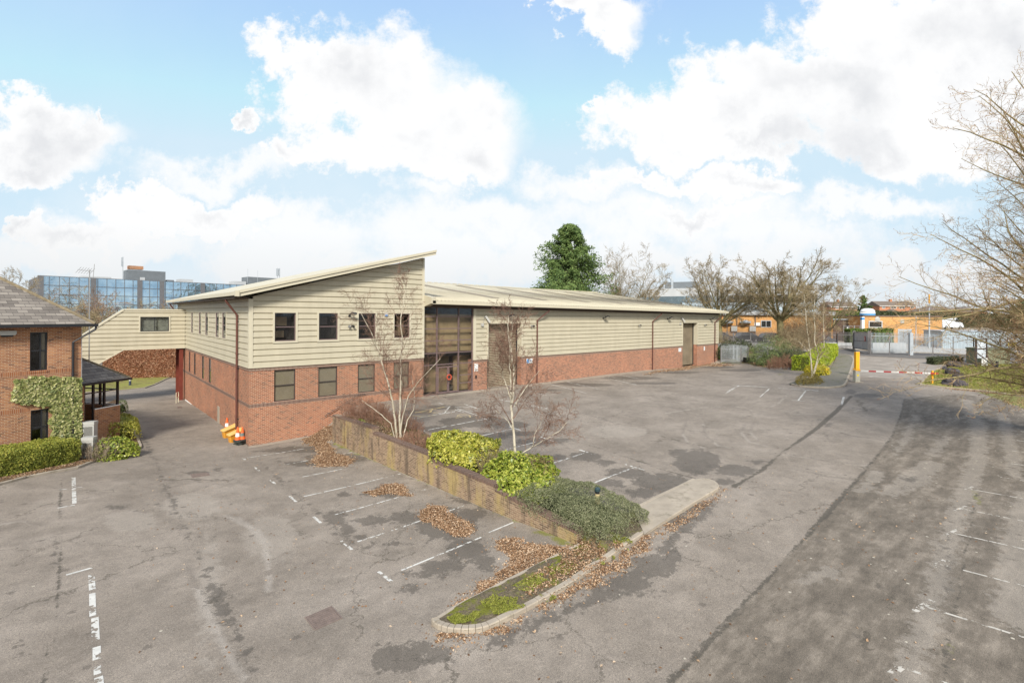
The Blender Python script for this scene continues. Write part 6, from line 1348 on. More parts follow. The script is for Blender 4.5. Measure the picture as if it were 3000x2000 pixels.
# poles
def pole(label, px, pyt, pyb, d, r, mat, top=None):
    a = at(px, pyb, d); zt_ = at(px, pyt, d).z; t = thing('lamp_post', label, 'pole', (a.x, a.y, zg1(a.x, a.y))); m = MB(); m.tube([(a.x, a.y, zg1(a.x, a.y)), (a.x, a.y, zt_)], [r, r*.6], 8); m.build('pole', M[mat], t)
    if top == 'arm': c1 = Vector((a.x, a.y, zt_)); m = MB(); m.bar(c1-RT*.6, c1+RT*.1, .12, .1); m.build('lamp_head', M['camw'], t)
    if top == 'mast': m = MB(); m.tube([(a.x, a.y, zt_-2.2), (a.x, a.y, zt_)], [.16, .16], 8); m.build('mast_head', M['yel'], t)
pole('slim grey lamp post rising from the fence in front of the buff shed', 2683, 926, 1030, 75, .08, 'galv'); pole('tall grey pole with a lamp arm at the right end of the buff shed', 2722, 913, 1030, 74, .13, 'galv', 'arm'); pole('distant mast above the right hedge', 2722, 862, 930, 120, .14, 'galv', 'mast'); pole('thin distant lamp column right of the skyline house', 2694, 890, 920, 150, .08, 'galv', None); pole('short lamp column in front of the orange annexe', 2130, 928, 985, 82, .07, 'galv', 'arm')
# ================================================================== leaves
def leafmat(name, cols, rough=.55, clump=.8, spec=.3, amt=.45):
    m, nt, b = newmat(name); g = N(nt, 'ShaderNodeNewGeometry'); ob = obcoord(nt)
    t = math_(nt, 'ADD', math_(nt, 'MULTIPLY', g.outputs['Random Per Island'], 1-amt), math_(nt, 'MULTIPLY', noise_(nt, ob, clump, 4, .6), amt))
    n = len(cols); cc = ramp(nt, t, [(.12+.74*i/(n-1), c) for i, c in enumerate(cols)]); nt.links.new(cc, b.inputs['Base Color']); b.inputs['Roughness'].default_value = rough; b.inputs['Specular IOR Level'].default_value = spec
    tl = N(nt, 'ShaderNodeBsdfTranslucent'); nt.links.new(cc, tl.inputs[0]); mx = N(nt, 'ShaderNodeMixShader'); mx.inputs[0].default_value = .25; out = nt.nodes['Material Output']
    nt.links.new(b.outputs[0], mx.inputs[1]); nt.links.new(tl.outputs[0], mx.inputs[2]); nt.links.new(mx.outputs[0], out.inputs[0]); return m
def leaf_arrays(P, Nn, size, aspect=.5, tilt=.7, fold=.0, szv=.35):
    """diamond leaves centred on P, roughly facing Nn"""
    n = len(P); r = rng.normal(size=(n, 3)); Nn = Nn/np.linalg.norm(Nn, axis=1, keepdims=True)
    nn = Nn+r*tilt; nn /= np.linalg.norm(nn, axis=1, keepdims=True)
    a = np.cross(nn, rng.normal(size=(n, 3))); a /= np.linalg.norm(a, axis=1, keepdims=True)+1e-9; b = np.cross(nn, a)
    s = size*(1-szv+2*szv*rng.random((n, 1)))/2; w = s*aspect
    V = np.stack([P-a*s, P-a*s*.1+b*w+nn*w*fold, P+a*s, P-a*s*.1-b*w+nn*w*fold], 1).reshape(-1, 3)
    return V, np.arange(n*4).reshape(n, 4)
def leaf_obj(name, P, Nn, size, mat, parent=None, **k):
    V, Fc = leaf_arrays(np.asarray(P, float), np.asarray(Nn, float), size, **k); return mesh_obj(name, V, Fc, mat, parent)
def lump(P, amp, sc, seed=0):
    return np.array([mnoise.noise(Vector((p[0]*sc+seed, p[1]*sc, p[2]*sc)))*amp for p in P])
def box_hedge(label, name, base, wd, h, size, dens, mat, core, cat='hedge', amp=.12, group=None, zoff=0, aspect=.5, tilt=.7, round_=.18, tall=None):
    """clipped hedge: base = front foot line, wd = depth to the left of the line, h = height"""
    P = [Vector((p[0], p[1], 0)) for p in base]; c = sum(P, Vector())/len(P); t = thing(name, label, cat, (c.x, c.y, zg1(c.x, c.y)), 0, group)
    pts, nr = [], []; cv = MB()
    for a, b in zip(P, P[1:]):
        L = (b-a).length; d = (b-a)/L; s = Vector((-d.y, d.x, 0))
        def add(n, fn, no):
            for _ in range(int(n)): q = fn(); pts.append(q); nr.append(no)
        def Z(q): return zg1(q.x, q.y)+zoff
        def top(): q = a+d*random.uniform(-.02*L, L*1.02)+s*random.uniform(0, wd); e = min((q-a).dot(s), wd-(q-a).dot(s)); return (q.x, q.y, Z(q)+h-round_*max(0, 1-e/round_)**2)
        def front(): q = a+d*random.uniform(0, L); zz = random.random()**.8; q2 = q+s*(.08*max(0, zz-.85)/.15); return (q2.x, q2.y, Z(q)+h*zz)
        def backf(): q = a+d*random.uniform(0, L)+s*wd; return (q.x, q.y, Z(q)+h*random.random())
        add(dens*L*wd, top, (0, 0, 1)); add(dens*L*h, front, tuple(-s)); add(dens*L*h*.5, backf, tuple(s))
        A, B_ = a+s*.10, b+s*.10; C_, D_ = b+s*(wd-.1), a+s*(wd-.1)
        cv.mesh([(v.x, v.y, Z(v)-.1) for v in (A, B_, C_, D_)]+[(v.x, v.y, Z(v)+h-.14) for v in (A, B_, C_, D_)], [[0, 3, 2, 1], [4, 5, 6, 7], [0, 1, 5, 4], [1, 2, 6, 5], [2, 3, 7, 6], [3, 0, 4, 7]])
    for (p, dr) in ((P[0], P[0]-P[1]), (P[-1], P[-1]-P[-2])):
        dr = dr.normalized(); s = Vector((-(P[1]-P[0]).normalized().y, (P[1]-P[0]).normalized().x, 0))
        for _ in range(int(dens*wd*h)): q = p+s*random.uniform(0, wd); pts.append((q.x, q.y, zg1(q.x, q.y)+zoff+h*random.random())); nr.append(tuple(dr))
    pts = np.array(pts); nr = np.array(nr, float)
    pts = pts+nr*(lump(pts, amp, 1.1)+lump(pts, amp*.5, 4.0, 7)+rng.normal(size=len(pts))*.025)[:, None]
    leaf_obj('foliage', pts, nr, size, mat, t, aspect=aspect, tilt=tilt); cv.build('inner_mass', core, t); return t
def mound(label, name, c, rx, ry, h, n, size, mat, core, cat='shrub', rot=0, amp=.22, aspect=.5, tilt=.8, group=None, flat=.0, power=2.0, lumps=1.3, hang=.05):
    """rounded shrub made of leaves over a lumpy dome"""
    c = Vector(c); t = thing(name, label, cat, c, rot, group)
    u = rng.random(n)*2*np.pi; v = rng.random(n)**.8; ph = np.arccos(1-v*1.0)        # dome, denser near top
    st = np.sin(ph); X_ = np.sign(np.cos(u))*np.abs(np.cos(u))**(2/power)*st**(2/power); Y_ = np.sign(np.sin(u))*np.abs(np.sin(u))**(2/power)*st**(2/power); Zt = np.cos(ph)**(2/power*.9)
    if power > 2.3:
        h2 = n//2; rr = np.sqrt(rng.random(h2)); aa = rng.random(h2)*2*np.pi; xx, yy = rr*np.cos(aa), rr*np.sin(aa)
        f_ = (np.abs(xx)**2+np.abs(yy)**2)**.5/((np.abs(xx)**power+np.abs(yy)**power)**(1/power)+1e-9); xx *= f_; yy *= f_
        X_[:h2], Y_[:h2] = xx, yy; Zt[:h2] = np.clip(1-(np.abs(xx)**power+np.abs(yy)**power), 0, 1)**(1/power)
    D_ = np.c_[X_, Y_, Zt]; k = 1+np.array([mnoise.noise(Vector((x*lumps*rx+c.x, y*lumps*ry+c.y, z*lumps*h)))*amp+mnoise.noise(Vector((x*4*rx, y*4*ry, z*4+c.x)))*amp*.5 for x, y, z in D_])
    k *= 1-rng.random(n)**3*.18
    P = D_*k[:, None]*np.array([rx, ry, h]); nr = D_/np.array([rx, ry, h])
    V, Fc = leaf_arrays(P, nr, size, aspect=aspect, tilt=tilt); mesh_obj('foliage', V, Fc, mat, t, local=True)
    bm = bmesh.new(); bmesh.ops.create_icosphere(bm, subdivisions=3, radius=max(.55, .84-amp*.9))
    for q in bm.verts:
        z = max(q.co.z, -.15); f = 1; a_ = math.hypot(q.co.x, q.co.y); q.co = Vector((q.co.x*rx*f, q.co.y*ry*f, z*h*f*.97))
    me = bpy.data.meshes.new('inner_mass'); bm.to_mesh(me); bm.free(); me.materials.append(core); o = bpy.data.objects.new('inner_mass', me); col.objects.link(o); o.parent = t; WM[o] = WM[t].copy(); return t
M['privet'] = leafmat('privet_leaf', [(.08, .10, .02), (.20, .23, .035), (.36, .36, .06), (.52, .46, .10)], clump=1.5)
M['privet2'] = leafmat('hedge_leaf', [(.05, .09, .012), (.10, .16, .02), (.20, .26, .05)], clump=1)
M['laurel'] = leafmat('spotted_laurel_leaf', [(.10, .14, .02), (.26, .28, .035), (.46, .43, .07), (.66, .60, .16)], .4, 1.2, .4)
M['laurel2'] = leafmat('laurel_leaf', [(.07, .12, .015), (.19, .25, .03), (.36, .39, .06), (.55, .53, .13)], .4, 1.2, .4)
M['junip'] = leafmat('juniper_needle', [(.07, .08, .035), (.15, .165, .08), (.25, .26, .14), (.38, .36, .22)], .7, 1.3)
M['everg'] = leafmat('evergreen_needle', [(.07, .095, .03), (.15, .19, .07), (.26, .30, .12)], .7, .6)
M['dkeverg'] = leafmat('dark_evergreen_leaf', [(.03, .04, .02), (.07, .085, .04), (.14, .15, .07)], .7, .6)
M['conif'] = leafmat('conifer_spray', [(.03, .06, .02), (.08, .135, .038), (.16, .225, .065), (.27, .34, .11)], .7, .35, amt=.6)
M['beech'] = leafmat('copper_beech_leaf', [(.10, .04, .02), (.25, .10, .05), (.40, .20, .11), (.58, .38, .24)], .7, 1.0, amt=.3)
M['ivy'] = leafmat('ivy_leaf', [(.08, .11, .03), (.22, .25, .07), (.42, .41, .16), (.66, .60, .32)], .45, 1.2, .4)
M['dead'] = leafmat('fallen_leaf', [(.10, .055, .03), (.22, .12, .06), (.34, .20, .11), (.48, .32, .19), (.68, .52, .36)], .75, 1.5, .2, amt=.25)
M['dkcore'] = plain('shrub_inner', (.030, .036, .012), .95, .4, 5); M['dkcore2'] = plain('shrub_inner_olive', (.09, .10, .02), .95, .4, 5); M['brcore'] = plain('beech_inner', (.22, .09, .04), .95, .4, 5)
# left hedge below the house, laurels by the lane, ivy
hb_ = [gp(*p) for p in ((-150, 1440), (-60, 1420), (0, 1407), (90, 1388), (170, 1371), (232, 1357))]
box_hedge('long clipped privet hedge in front of the brick house', 'privet_hedge', hb_, 1.75, 1.15, .075, 1100, M['privet'], M['dkcore2'], amp=.10)
c1 = gp(350, 1288)-RT*.25; mound('clipped yellow green laurel block between the porch and the lane', 'laurel_bush', c1, 1.05, 1.6, 1.35, 6500, .11, M['laurel'], M['dkcore2'], rot=.1, amp=.10, power=4.5, tilt=.45)
c1 = gp(338, 1340); mound('open laurel bush with dark gaps at the kerb corner in front of the clipped block', 'laurel_bush', c1, 1.1, .85, 1.0, 1500, .15, M['laurel2'], M['dkcore'], rot=.4, amp=.3)
c1 = gp(356, 1208); mound('small dark evergreen tucked against the porch wall', 'porch_shrub', c1, .45, .6, 1.1, 700, .09, M['everg'], M['dkcore'])
# ivy on the brick house
pts = []; nr = []
def ivy_ok(px, py):
    e = 13*mnoise.noise(Vector((px*.04, py*.04, 0)))+7*mnoise.noise(Vector((px*.15, py*.15, 5)))
    a = (36+e < px < 236 and 1106+e*.8+(6 if px < 80 else 0) < py < 1188+e and not (px < 60 and py > 1178)); b = (148+e < px < 237 and 1180 < py < 1296+e*.5); return a or b
while len(pts) < 5200:
    px, py = random.uniform(28, 238), random.uniform(1098, 1302)
    if ivy_ok(px, py): x, z = hpl(px, py); bul = random.random()*.12+.03; p = hp+ha*x-hn*bul; pts.append((p.x, p.y, HZ+z)); nr.append(tuple(-hn+Vector((0, 0, .35))))
iv = leaf_obj('ivy', pts, nr, .135, M['ivy'], None, aspect=.9, tilt=.4); tag(iv, 'dense cream tinged ivy covering the lower wall of the brick house', 'ivy')
# planter shrubs
M['lau_top'] = M['laurel']
c1 = gp(1352, 1372); c1.z = zg1(5.4, c1.y); c1 = Vector((5.35, -13.6, zg1(5.35, -13.6))); print('LAUREL1', proj(c1))
def on_planter(px, py, x=5.4, dz=0):
    p = onX(px, py, x); return Vector((x, p.y, zg1(x, p.y)+dz))
mound('big yellow spotted laurel nearer the building in the planter', 'laurel_shrub', on_planter(1352, 1365, 5.45), 1.25, 1.75, 1.28, 9500, .14, M['laurel'], M['dkcore2'], amp=.32, power=2.8, lumps=1.1)
mound('yellow green laurel beside the dark mound in the planter', 'laurel_shrub', on_planter(1535, 1418, 5.6), 1.35, 1.50, 1.22, 8200, .14, M['laurel2'], M['dkcore2'], amp=.36, power=2.6)
mound('low dark green spreading ground cover mound at the end of the planter', 'ground_cover_mound', on_planter(1690, 1530, 5.6, -.03), 1.5, 2.35, .84, 34000, .075, M['junip'], M['dkcore'], amp=.16, power=3.4, aspect=.20, tilt=1.2, lumps=1.1)
# far planter
hl = [gp(2370, 1088), gp(2402, 1084), gp(2432, 1068), gp(2447, 1050), gp(2454, 1043)]
box_hedge('clipped bright yellow green hedge along the exit pavement', 'golden_hedge', hl, 2.0, 1.55, .16, 240, leafmat('golden_privet_leaf', [(.16, .26, .02), (.32, .40, .03), (.52, .52, .04)], .5, .5), M['dkcore2'], amp=.10)
mound('golden shrub at the foot of the twin birch in the far bed', 'golden_shrub', gp(2393, 1098), 1.5, 1.1, 1.05, 1800, .16, leafmat('gold_leaf', [(.26, .25, .02), (.50, .42, .03), (.68, .56, .06)], .5, .8), M['dkcore2'], amp=.3)
mound('straggly olive brown shrub on the pavement corner of the far bed', 'olive_shrub', gp(2372, 1124), 1.9, .9, .95, 5200, .09, leafmat('olive_leaf', [(.12, .09, .02), (.22, .17, .04), (.34, .28, .07)], .7, .8), plain('olive_core', (.09, .07, .03), .9), amp=.35, aspect=.3, tilt=1.2)
mound('wide spreading pale green juniper behind the palisade pen', 'juniper_bush', gp(2290, 1066)+FW*2.0, 3.4, 2.4, 3.0, 9000, .16, M['everg'], M['dkcore'], amp=.38, aspect=.25, tilt=1.1)
mound('dark evergreen bush under the far birches', 'evergreen_bush', gp(2345, 1070)+FW*1.0, 2.4, 1.6, 1.9, 5000, .15, M['dkeverg'], M['dkcore'], amp=.3, aspect=.3)
mound('low green shrub in front of the right hand pen panel', 'evergreen_shrub', gp(2242, 1069), 1.35, .9, .95, 2400, .13, M['everg'], M['dkcore'], amp=.3, aspect=.3, tilt=1.0)
mound('dark shrub wedged between the warehouse corner and the pen', 'evergreen_shrub', gp(2106, 1056)+FW*1.6, .8, 1.2, 1.9, 1500, .14, M['privet2'], M['dkcore'], amp=.3)
mound('dark ivy bank behind the palisade pen', 'ivy_bank', gp(2190, 1048)+FW*3.5, 5.5, 1.8, 2.2, 6000, .16, M['dkeverg'], M['dkcore'], amp=.25)
for lab, x0, x1, y, yt, d in (('trimmed green hedge behind the solid grey gates', 2492, 2545, 985, 964, 77), ('trimmed green hedge in front of the white roller door', 2564, 2619, 985, 962, 76)):
    a, b = at(x0, y, d), at(x1, y, d); zt_ = at(x0, yt, d).z; t_ = box_hedge(lab, 'clipped_hedge', [a, b], 1.5, zt_-zg1(a.x, a.y), .2, 110, M['privet2'], M['dkcore'], amp=.12, group='trimmed hedges behind the fence')
a, b = at(2556, 930, 128), at(2960, 932, 122); hz_ = at(2700, 912, 126).z-zg1(a.x, a.y); box_hedge('long dark clipped conifer hedge below the skyline houses', 'conifer_hedge', [a, b], 2.5, hz_, .45, 22, M['dkeverg'], M['dkcore'], amp=.1)
a, b = at(2425, 925, 126), at(2520, 925, 128); box_hedge('dark hedge below the left skyline house', 'conifer_hedge', [a, b], 2.5, at(2470, 913, 126).z-zg1(a.x, a.y), .45, 22, M['privet2'], M['dkcore'], amp=.3)
a, b = gp(2800, 1079)+FW*2.5, gp(2888, 1076)+FW*2.5; box_hedge('low dark hedge behind the boulders and the signboard', 'low_hedge', [a, b], 1.0, .75, .14, 200, M['dkeverg'], M['dkcore'])
# copper beech hedge
a, b = gp(300, 1112), gp(560, 1103); s0 = 4.3
M_ = 1; box_hedge('tall copper leaved beech hedge behind the lawn, seen under the link bridge', 'beech_hedge', [a, a.lerp(b, .5), b], 2.0, s0, .15, 300, M['beech'], M['brcore'], amp=.10)
# ================================================================== fallen leaves
def in_poly(x, y, P):
    r = np.zeros(len(x), bool)
    for (ax, ay), (bx_, by_) in zip(P, P[1:]+P[:1]):
        c = ((ay > y) != (by_ > y)); xi = (bx_-ax)*(y-ay)/((by_-ay) if abs(by_-ay) > 1e-9 else 1e-9)+ax; r ^= c & (x < xi)
    return r
def edge_d(x, y, P):
    best = np.full(len(x), 1e9)
    for (ax, ay), (bx_, by_) in zip(P, P[1:]+P[:1]):
        dx, dy = bx_-ax, by_-ay; t = np.clip(((x-ax)*dx+(y-ay)*dy)/(dx*dx+dy*dy+1e-9), 0, 1); best = np.minimum(best, np.hypot(x-ax-t*dx, y-ay-t*dy))
    return best
def pile(label, pts, dens, hmax=.10, size=.056, zoff=0.0, bleed=.25, name='leaf_litter', mat='dead'):
    P = [gp(*p) for p in pts]; P = [(p.x, p.y) for p in P]; xs, ys = zip(*P); bleed *= 1.5; hmax *= .75; A = (max(xs)-min(xs)+2*bleed)*(max(ys)-min(ys)+2*bleed); n = int(A*dens*2.0)
    x = rng.uniform(min(xs)-bleed, max(xs)+bleed, n); y = rng.uniform(min(ys)-bleed, max(ys)+bleed, n); ins = in_poly(x, y, P); d = edge_d(x, y, P)
    nz = np.array([mnoise.noise(Vector((a*2.2, b*2.2, 1)))+.5*mnoise.noise(Vector((a*6, b*6, 2))) for a, b in zip(x, y)])*bleed
    sd = np.where(ins, d, -d)+nz; keep = (sd > 0) | (rng.random(n) < np.exp(np.minimum(sd, 0)/(bleed*.35))*.35); keep &= (sd > -bleed*1.5)
    x, y, sd = x[keep], y[keep], sd[keep]; z = zg(x, y)+zoff+.012+np.clip(sd/.35, 0, 1)*hmax*rng.random(len(x))**.7
    Pn = np.c_[x, y, z]; V, Fc = leaf_arrays(Pn, np.tile([0, 0, 1.], (len(x), 1)), size, aspect=.62, tilt=.45, fold=.35)
    o = mesh_obj(name, V, Fc, M[mat]); return tag(o, label, 'fallen leaves', 'drifts of fallen leaves', 'stuff')
def z2(x, y): return (480+.4783*x, 700+.4783*y)
pile('drift of brown leaves spilling from the bank by the building wall', [z2(*p) for p in ((865, 1225), (960, 1160), (1058, 1125), (1062, 1205), (1000, 1240), (1040, 1310), (1120, 1335), (1175, 1350), (1110, 1388), (960, 1390), (905, 1372), (950, 1300), (920, 1265), (865, 1250))], 1000, .14, bleed=.2)
pile('small bow shaped heap of leaves in the middle parking bays', [z7(*p) for p in ((240, 612), (330, 592), (370, 562), (440, 556), (510, 575), (498, 608), (525, 630), (470, 636), (400, 614), (300, 634))], 1100, .12, bleed=.12)
pile('long oval heap of leaves lying in a parking bay', [z7(*p) for p in ((578, 735), (630, 692), (720, 700), (800, 760), (900, 812), (912, 842), (880, 878), (800, 872), (700, 820), (600, 782))], 1300, .16, bleed=.12)
pile('drift of leaves gathered against the end of the brick planter wall', [z7(*p) for p in ((1050, 905), (1120, 895), (1200, 905), (1330, 942), (1500, 932), (1570, 940), (1300, 1065), (1100, 1168), (900, 1270), (830, 1308), (900, 1230), (1050, 1120), (1130, 1060), (1130, 990), (1070, 950))], 1000, .10, bleed=.18)
pile('ribbon of leaves lying in the gutter along the outer island kerb', [z7(*p) for p in ((1986, 930), (1900, 990), (1850, 1060), (1760, 1130), (1600, 1200), (1450, 1270), (1300, 1320), (1180, 1395), (1060, 1470), (960, 1500), (850, 1530), (720, 1500), (700, 1466), (860, 1490), (1000, 1475), (1200, 1372), (1500, 1208), (1830, 972), (1986, 878))], 620, .05, bleed=.22)
pile('thin line of leaves beside the concrete end of the island', [ov(*p) for p in ((1505, 1228), (1560, 1194), (1610, 1160), (1655, 1132), (1668, 1120), (1640, 1150), (1580, 1198), (1530, 1232))], 350, .03, bleed=.15)
pile('scatter of leaves over the soil of the grass island', [z7(*p) for p in ((1562, 940), (1700, 965), (1820, 945), (1650, 1065), (1500, 1155), (1350, 1225), (1250, 1250), (1420, 1060))], 520, .05, zoff=.11, bleed=.3)
pile('strip of leaves along the kerb under the privet hedge', [(-60, 1430), (0, 1416), (90, 1396), (170, 1380), (235, 1364), (300, 1340), (350, 1325), (372, 1320), (340, 1318), (250, 1348), (180, 1366), (90, 1385), (0, 1404)], 420, .05, zoff=.10, bleed=.15)
pile('leaves fallen on the bed beside the air conditioning units', [(270, 1275), (300, 1272), (305, 1300), (300, 1345), (262, 1355), (255, 1330)], 300, .05, zoff=.10, bleed=.2)
pile('leaf litter below the far evergreen bushes', [z5(*p) for p in ((700, 1178), (870, 1165), (1200, 1165), (1420, 1180), (1410, 1225), (1200, 1232), (880, 1232), (780, 1210))], 160, .06, size=.13, bleed=.4)
pile('leaf litter strewn in front of the palisade pen and warehouse corner', [z5(*p) for p in ((10, 1195), (200, 1180), (300, 1190), (450, 1205), (300, 1222), (100, 1218))], 60, .02, size=.12, bleed=.5)
pile('leaf litter drifted on the warehouse frontage near the far shutter', [(1985, 1078), (2030, 1064), (2085, 1063), (2060, 1072), (2000, 1084), (1940, 1088), (1890, 1098), (1930, 1086)], 60, .02, size=.12, bleed=.4)
pile('reddish leaves covering the bare soil of the brick planter', [(1010, 1228), (1060, 1218), (1120, 1232), (1290, 1310), (1260, 1325), (1180, 1300), (1100, 1262)], 260, .05, zoff=.0, bleed=.3)
pile('leaves trapped along the kerb of the right lawn', [z6(*p) for p in ((1150, 1185), (1500, 1215), (1900, 1255), (2000, 1250), (1900, 1235), (1500, 1195), (1150, 1168))], 90, .03, size=.09, bleed=.2)
def strew(label, n, box, size=.07, mat='dead'):
    x = rng.uniform(box[0], box[1], n); y = rng.uniform(box[2], box[3], n); V, Fc = leaf_arrays(np.c_[x, y, zg(x, y)+.012], np.tile([0, 0, 1.], (n, 1)), size, aspect=.6, tilt=.25, fold=.3)
    return tag(mesh_obj('scattered_leaves', V, Fc, M[mat]), label, 'fallen leaves', None, 'stuff')
strew('single leaves strewn over the lower parking bays', 420, (-6, 4, -22, -1)); strew('single leaves strewn over the road beside the island', 380, (-6, 16, -31, -23.5)); strew('single leaves strewn over the foreground asphalt', 90, (-12, -1, -32, -18)); strew('single leaves strewn over the upper parking bays', 120, (5, 14, -22, -2))
# pale grass and moss tufts on the island
n = 11000; tA = rng.random(n); i_ = rng.random(n); x = -1.0+tA*6.2; y = -22.35-.12-i_*np.minimum(1.35, .35+tA*2.6)*(1-.15*tA)
keep = np.array([mnoise.noise(Vector((a*1.3, b*1.3, 4)))+.5*mnoise.noise(Vector((a*4, b*4, 4))) > -.12+.40*t_ for a, b, t_ in zip(x, y, tA)]); x, y = x[keep], y[keep]
V, Fc = leaf_arrays(np.c_[x, y, zg(x, y)+.13], np.tile([0, 0, 1.], (len(x), 1)), .07, aspect=.35, tilt=.9); M['mosst'] = leafmat('moss_tuft', [(.11, .13, .02), (.21, .225, .035), (.34, .33, .08)], .9, 1.5)
tag(mesh_obj('moss_tufts', V, Fc, M['mosst']), 'bright green moss and grass tufts on the kerbed island', 'moss', None, 'stuff')
# grass on the right lawn
n = 26000; q = [gp(*p) for p in ((2706, 1126), (2745, 1088), (2800, 1075), (2905, 1070), (3110, 1068), (3110, 1178), (3000, 1160), (2880, 1144), (2766, 1134))]; Pq = [(p.x, p.y) for p in q]; xs, ys = zip(*Pq)
x = rng.uniform(min(xs), max(xs), n); y = rng.uniform(min(ys), max(ys), n); k_ = in_poly(x, y, Pq); x, y = x[k_], y[k_]; V, Fc = leaf_arrays(np.c_[x, y, zg(x, y)+.15], np.tile([1, 0, .4], (len(x), 1)), .16, aspect=.3, tilt=1.0)
M['grassb'] = leafmat('grass_blade', [(.10, .12, .02), (.20, .22, .04), (.32, .31, .08), (.42, .36, .15)], .9, .5); tag(mesh_obj('grass', V, Fc, M['grassb']), 'short rough winter grass of the right lawn', 'grass', None, 'stuff')
# ================================================================== bare trees
def barkmat(name, c0, c1, c2=None, sc=6, marks=None):
    m, nt, b = newmat(name); ob = obcoord(nt); mp = N(nt, 'ShaderNodeMapping'); mp.inputs['Scale'].default_value = (1, 1, .35); nt.links.new(ob, mp.inputs[0])
    cc = ramp(nt, noise_(nt, mp.outputs[0], sc, 6, .65), [(.33, c0), (.5, c1), (.68, c2 or c1)])
    if marks:
        mp2 = N(nt, 'ShaderNodeMapping'); mp2.inputs['Scale'].default_value = (1.2, 1.2, 5); nt.links.new(ob, mp2.inputs[0])
        k = ramp(nt, noise_(nt, mp2.outputs[0], 2.2, 4, .6), [(.60, (0, 0, 0)), (.66, (1, 1, 1))]); cc = mixc(nt, k, cc, marks)
    nt.links.new(cc, b.inputs['Base Color']); b.inputs['Roughness'].default_value = .85; b.inputs['Specular IOR Level'].default_value = .15; return m
M['birch'] = barkmat('birch_bark', (.30, .26, .18), (.48, .43, .33), (.60, .545, .43), 5, (.07, .055, .04)); M['btwig'] = barkmat('birch_twig', (.13, .07, .05), (.20, .12, .085), (.30, .20, .14), 3)
M['bark'] = barkmat('olive_bark', (.115, .10, .05), (.19, .165, .08), (.28, .24, .12), 3); M['twig'] = barkmat('brown_twig', (.19, .145, .085), (.28, .22, .13), (.36, .29, .17), 2)
M['obark'] = barkmat('lichen_bark', (.13, .105, .05), (.25, .20, .10), (.36, .31, .15), 4); M['otwig'] = barkmat('golden_twig', (.24, .16, .085), (.38, .27, .15), (.50, .38, .22), 3); M['bud'] = plain('red_bud', (.20, .075, .04), .6)
def rv(s=1.0): return Vector((random.gauss(0, s), random.gauss(0, s), random.gauss(0, s)))
class Tree:
    def __init__(s, seed): s.L = {}; s.rs = random.Random(seed); s.tips = []
    def add(s, lvl, pts, rad): s.L.setdefault(lvl, []).append((pts, rad))
    def limb(s, p, d, L, r, lvl, P):
        """P: per level dict of n, ang, ratio, wig, up"""
        rs = s.rs; q = P[min(lvl, len(P)-1)]; seg = q.get('seg', 5); pts = [p.copy()]; d = d.normalized(); rad = [r]; dirs = [d]
        for i in range(seg):
            w = q['wig']; d = (d+Vector((rs.gauss(0, w), rs.gauss(0, w), rs.gauss(0, w)+q['up']))).normalized(); p = p+d*(L/seg); pts.append(p.copy()); rad.append(r*(1-(1-q.get('tip', .3))*(i+1)/seg)); dirs.append(d)
        s.add(lvl, pts, rad)
        if lvl+1 < len(P): s.kids(pts, rad, dirs, L, lvl+1, P)
        else: s.tips.append(pts[-1])
    def kids(s, pts, rad, dirs, L, lvl, P):
        rs = s.rs; q = P[lvl]; n = q['n'] if isinstance(q['n'], int) else rs.randint(*q['n']); k = len(pts)-1
        for i in range(n):
            t = q.get('t0', .25)+(1-q.get('t0', .25))*(i+rs.random())/n; x = min(t*k, k-.001); j = int(x); c = pts[j].lerp(pts[j+1], x-j); d = dirs[min(j+1, k)]
            ax = d.orthogonal().normalized(); ax.rotate(Matrix.Rotation(rs.uniform(0, 6.283), 3, d)); a = R(rs.gauss(q['ang'], q.get('av', 9))); nd = (d*math.cos(a)+ax*math.sin(a))
            if q.get('flat'): nd.z *= q['flat']
            if 'pull' in q: nd = nd+q['pull']
            rr = (rad[j]+(rad[j+1]-rad[j])*(x-j)); s.limb(c, nd, L*q['ratio']*(1-.45*t)*rs.uniform(.75, 1.25), max(q.get('rmin', .003), rr*q.get('rr', .55)), lvl, P)
    def build(s, t, mats, names=('trunk', 'branches', 'twigs'), split=(0, 1), rmin=0.0, sides=(8, 5, 3, 3, 3)):
        grp = [MB(), MB(), MB()]
        for lv, lst in s.L.items():
            g = 0 if lv <= split[0] else (1 if lv <= split[1] else 2)
            for pts, rad in lst: grp[g].tube(pts, [max(rmin, r) for r in rad], sides[min(lv, len(sides)-1)], cap=False)
        for g, m, nm in zip(grp, mats, names):
            if g.F: mesh_obj(nm, g.V, g.F, m, t, smooth=(g is grp[0]))
def tree_thing(name, label, base, group=None): return thing(name, label, 'tree', base, 0, group)
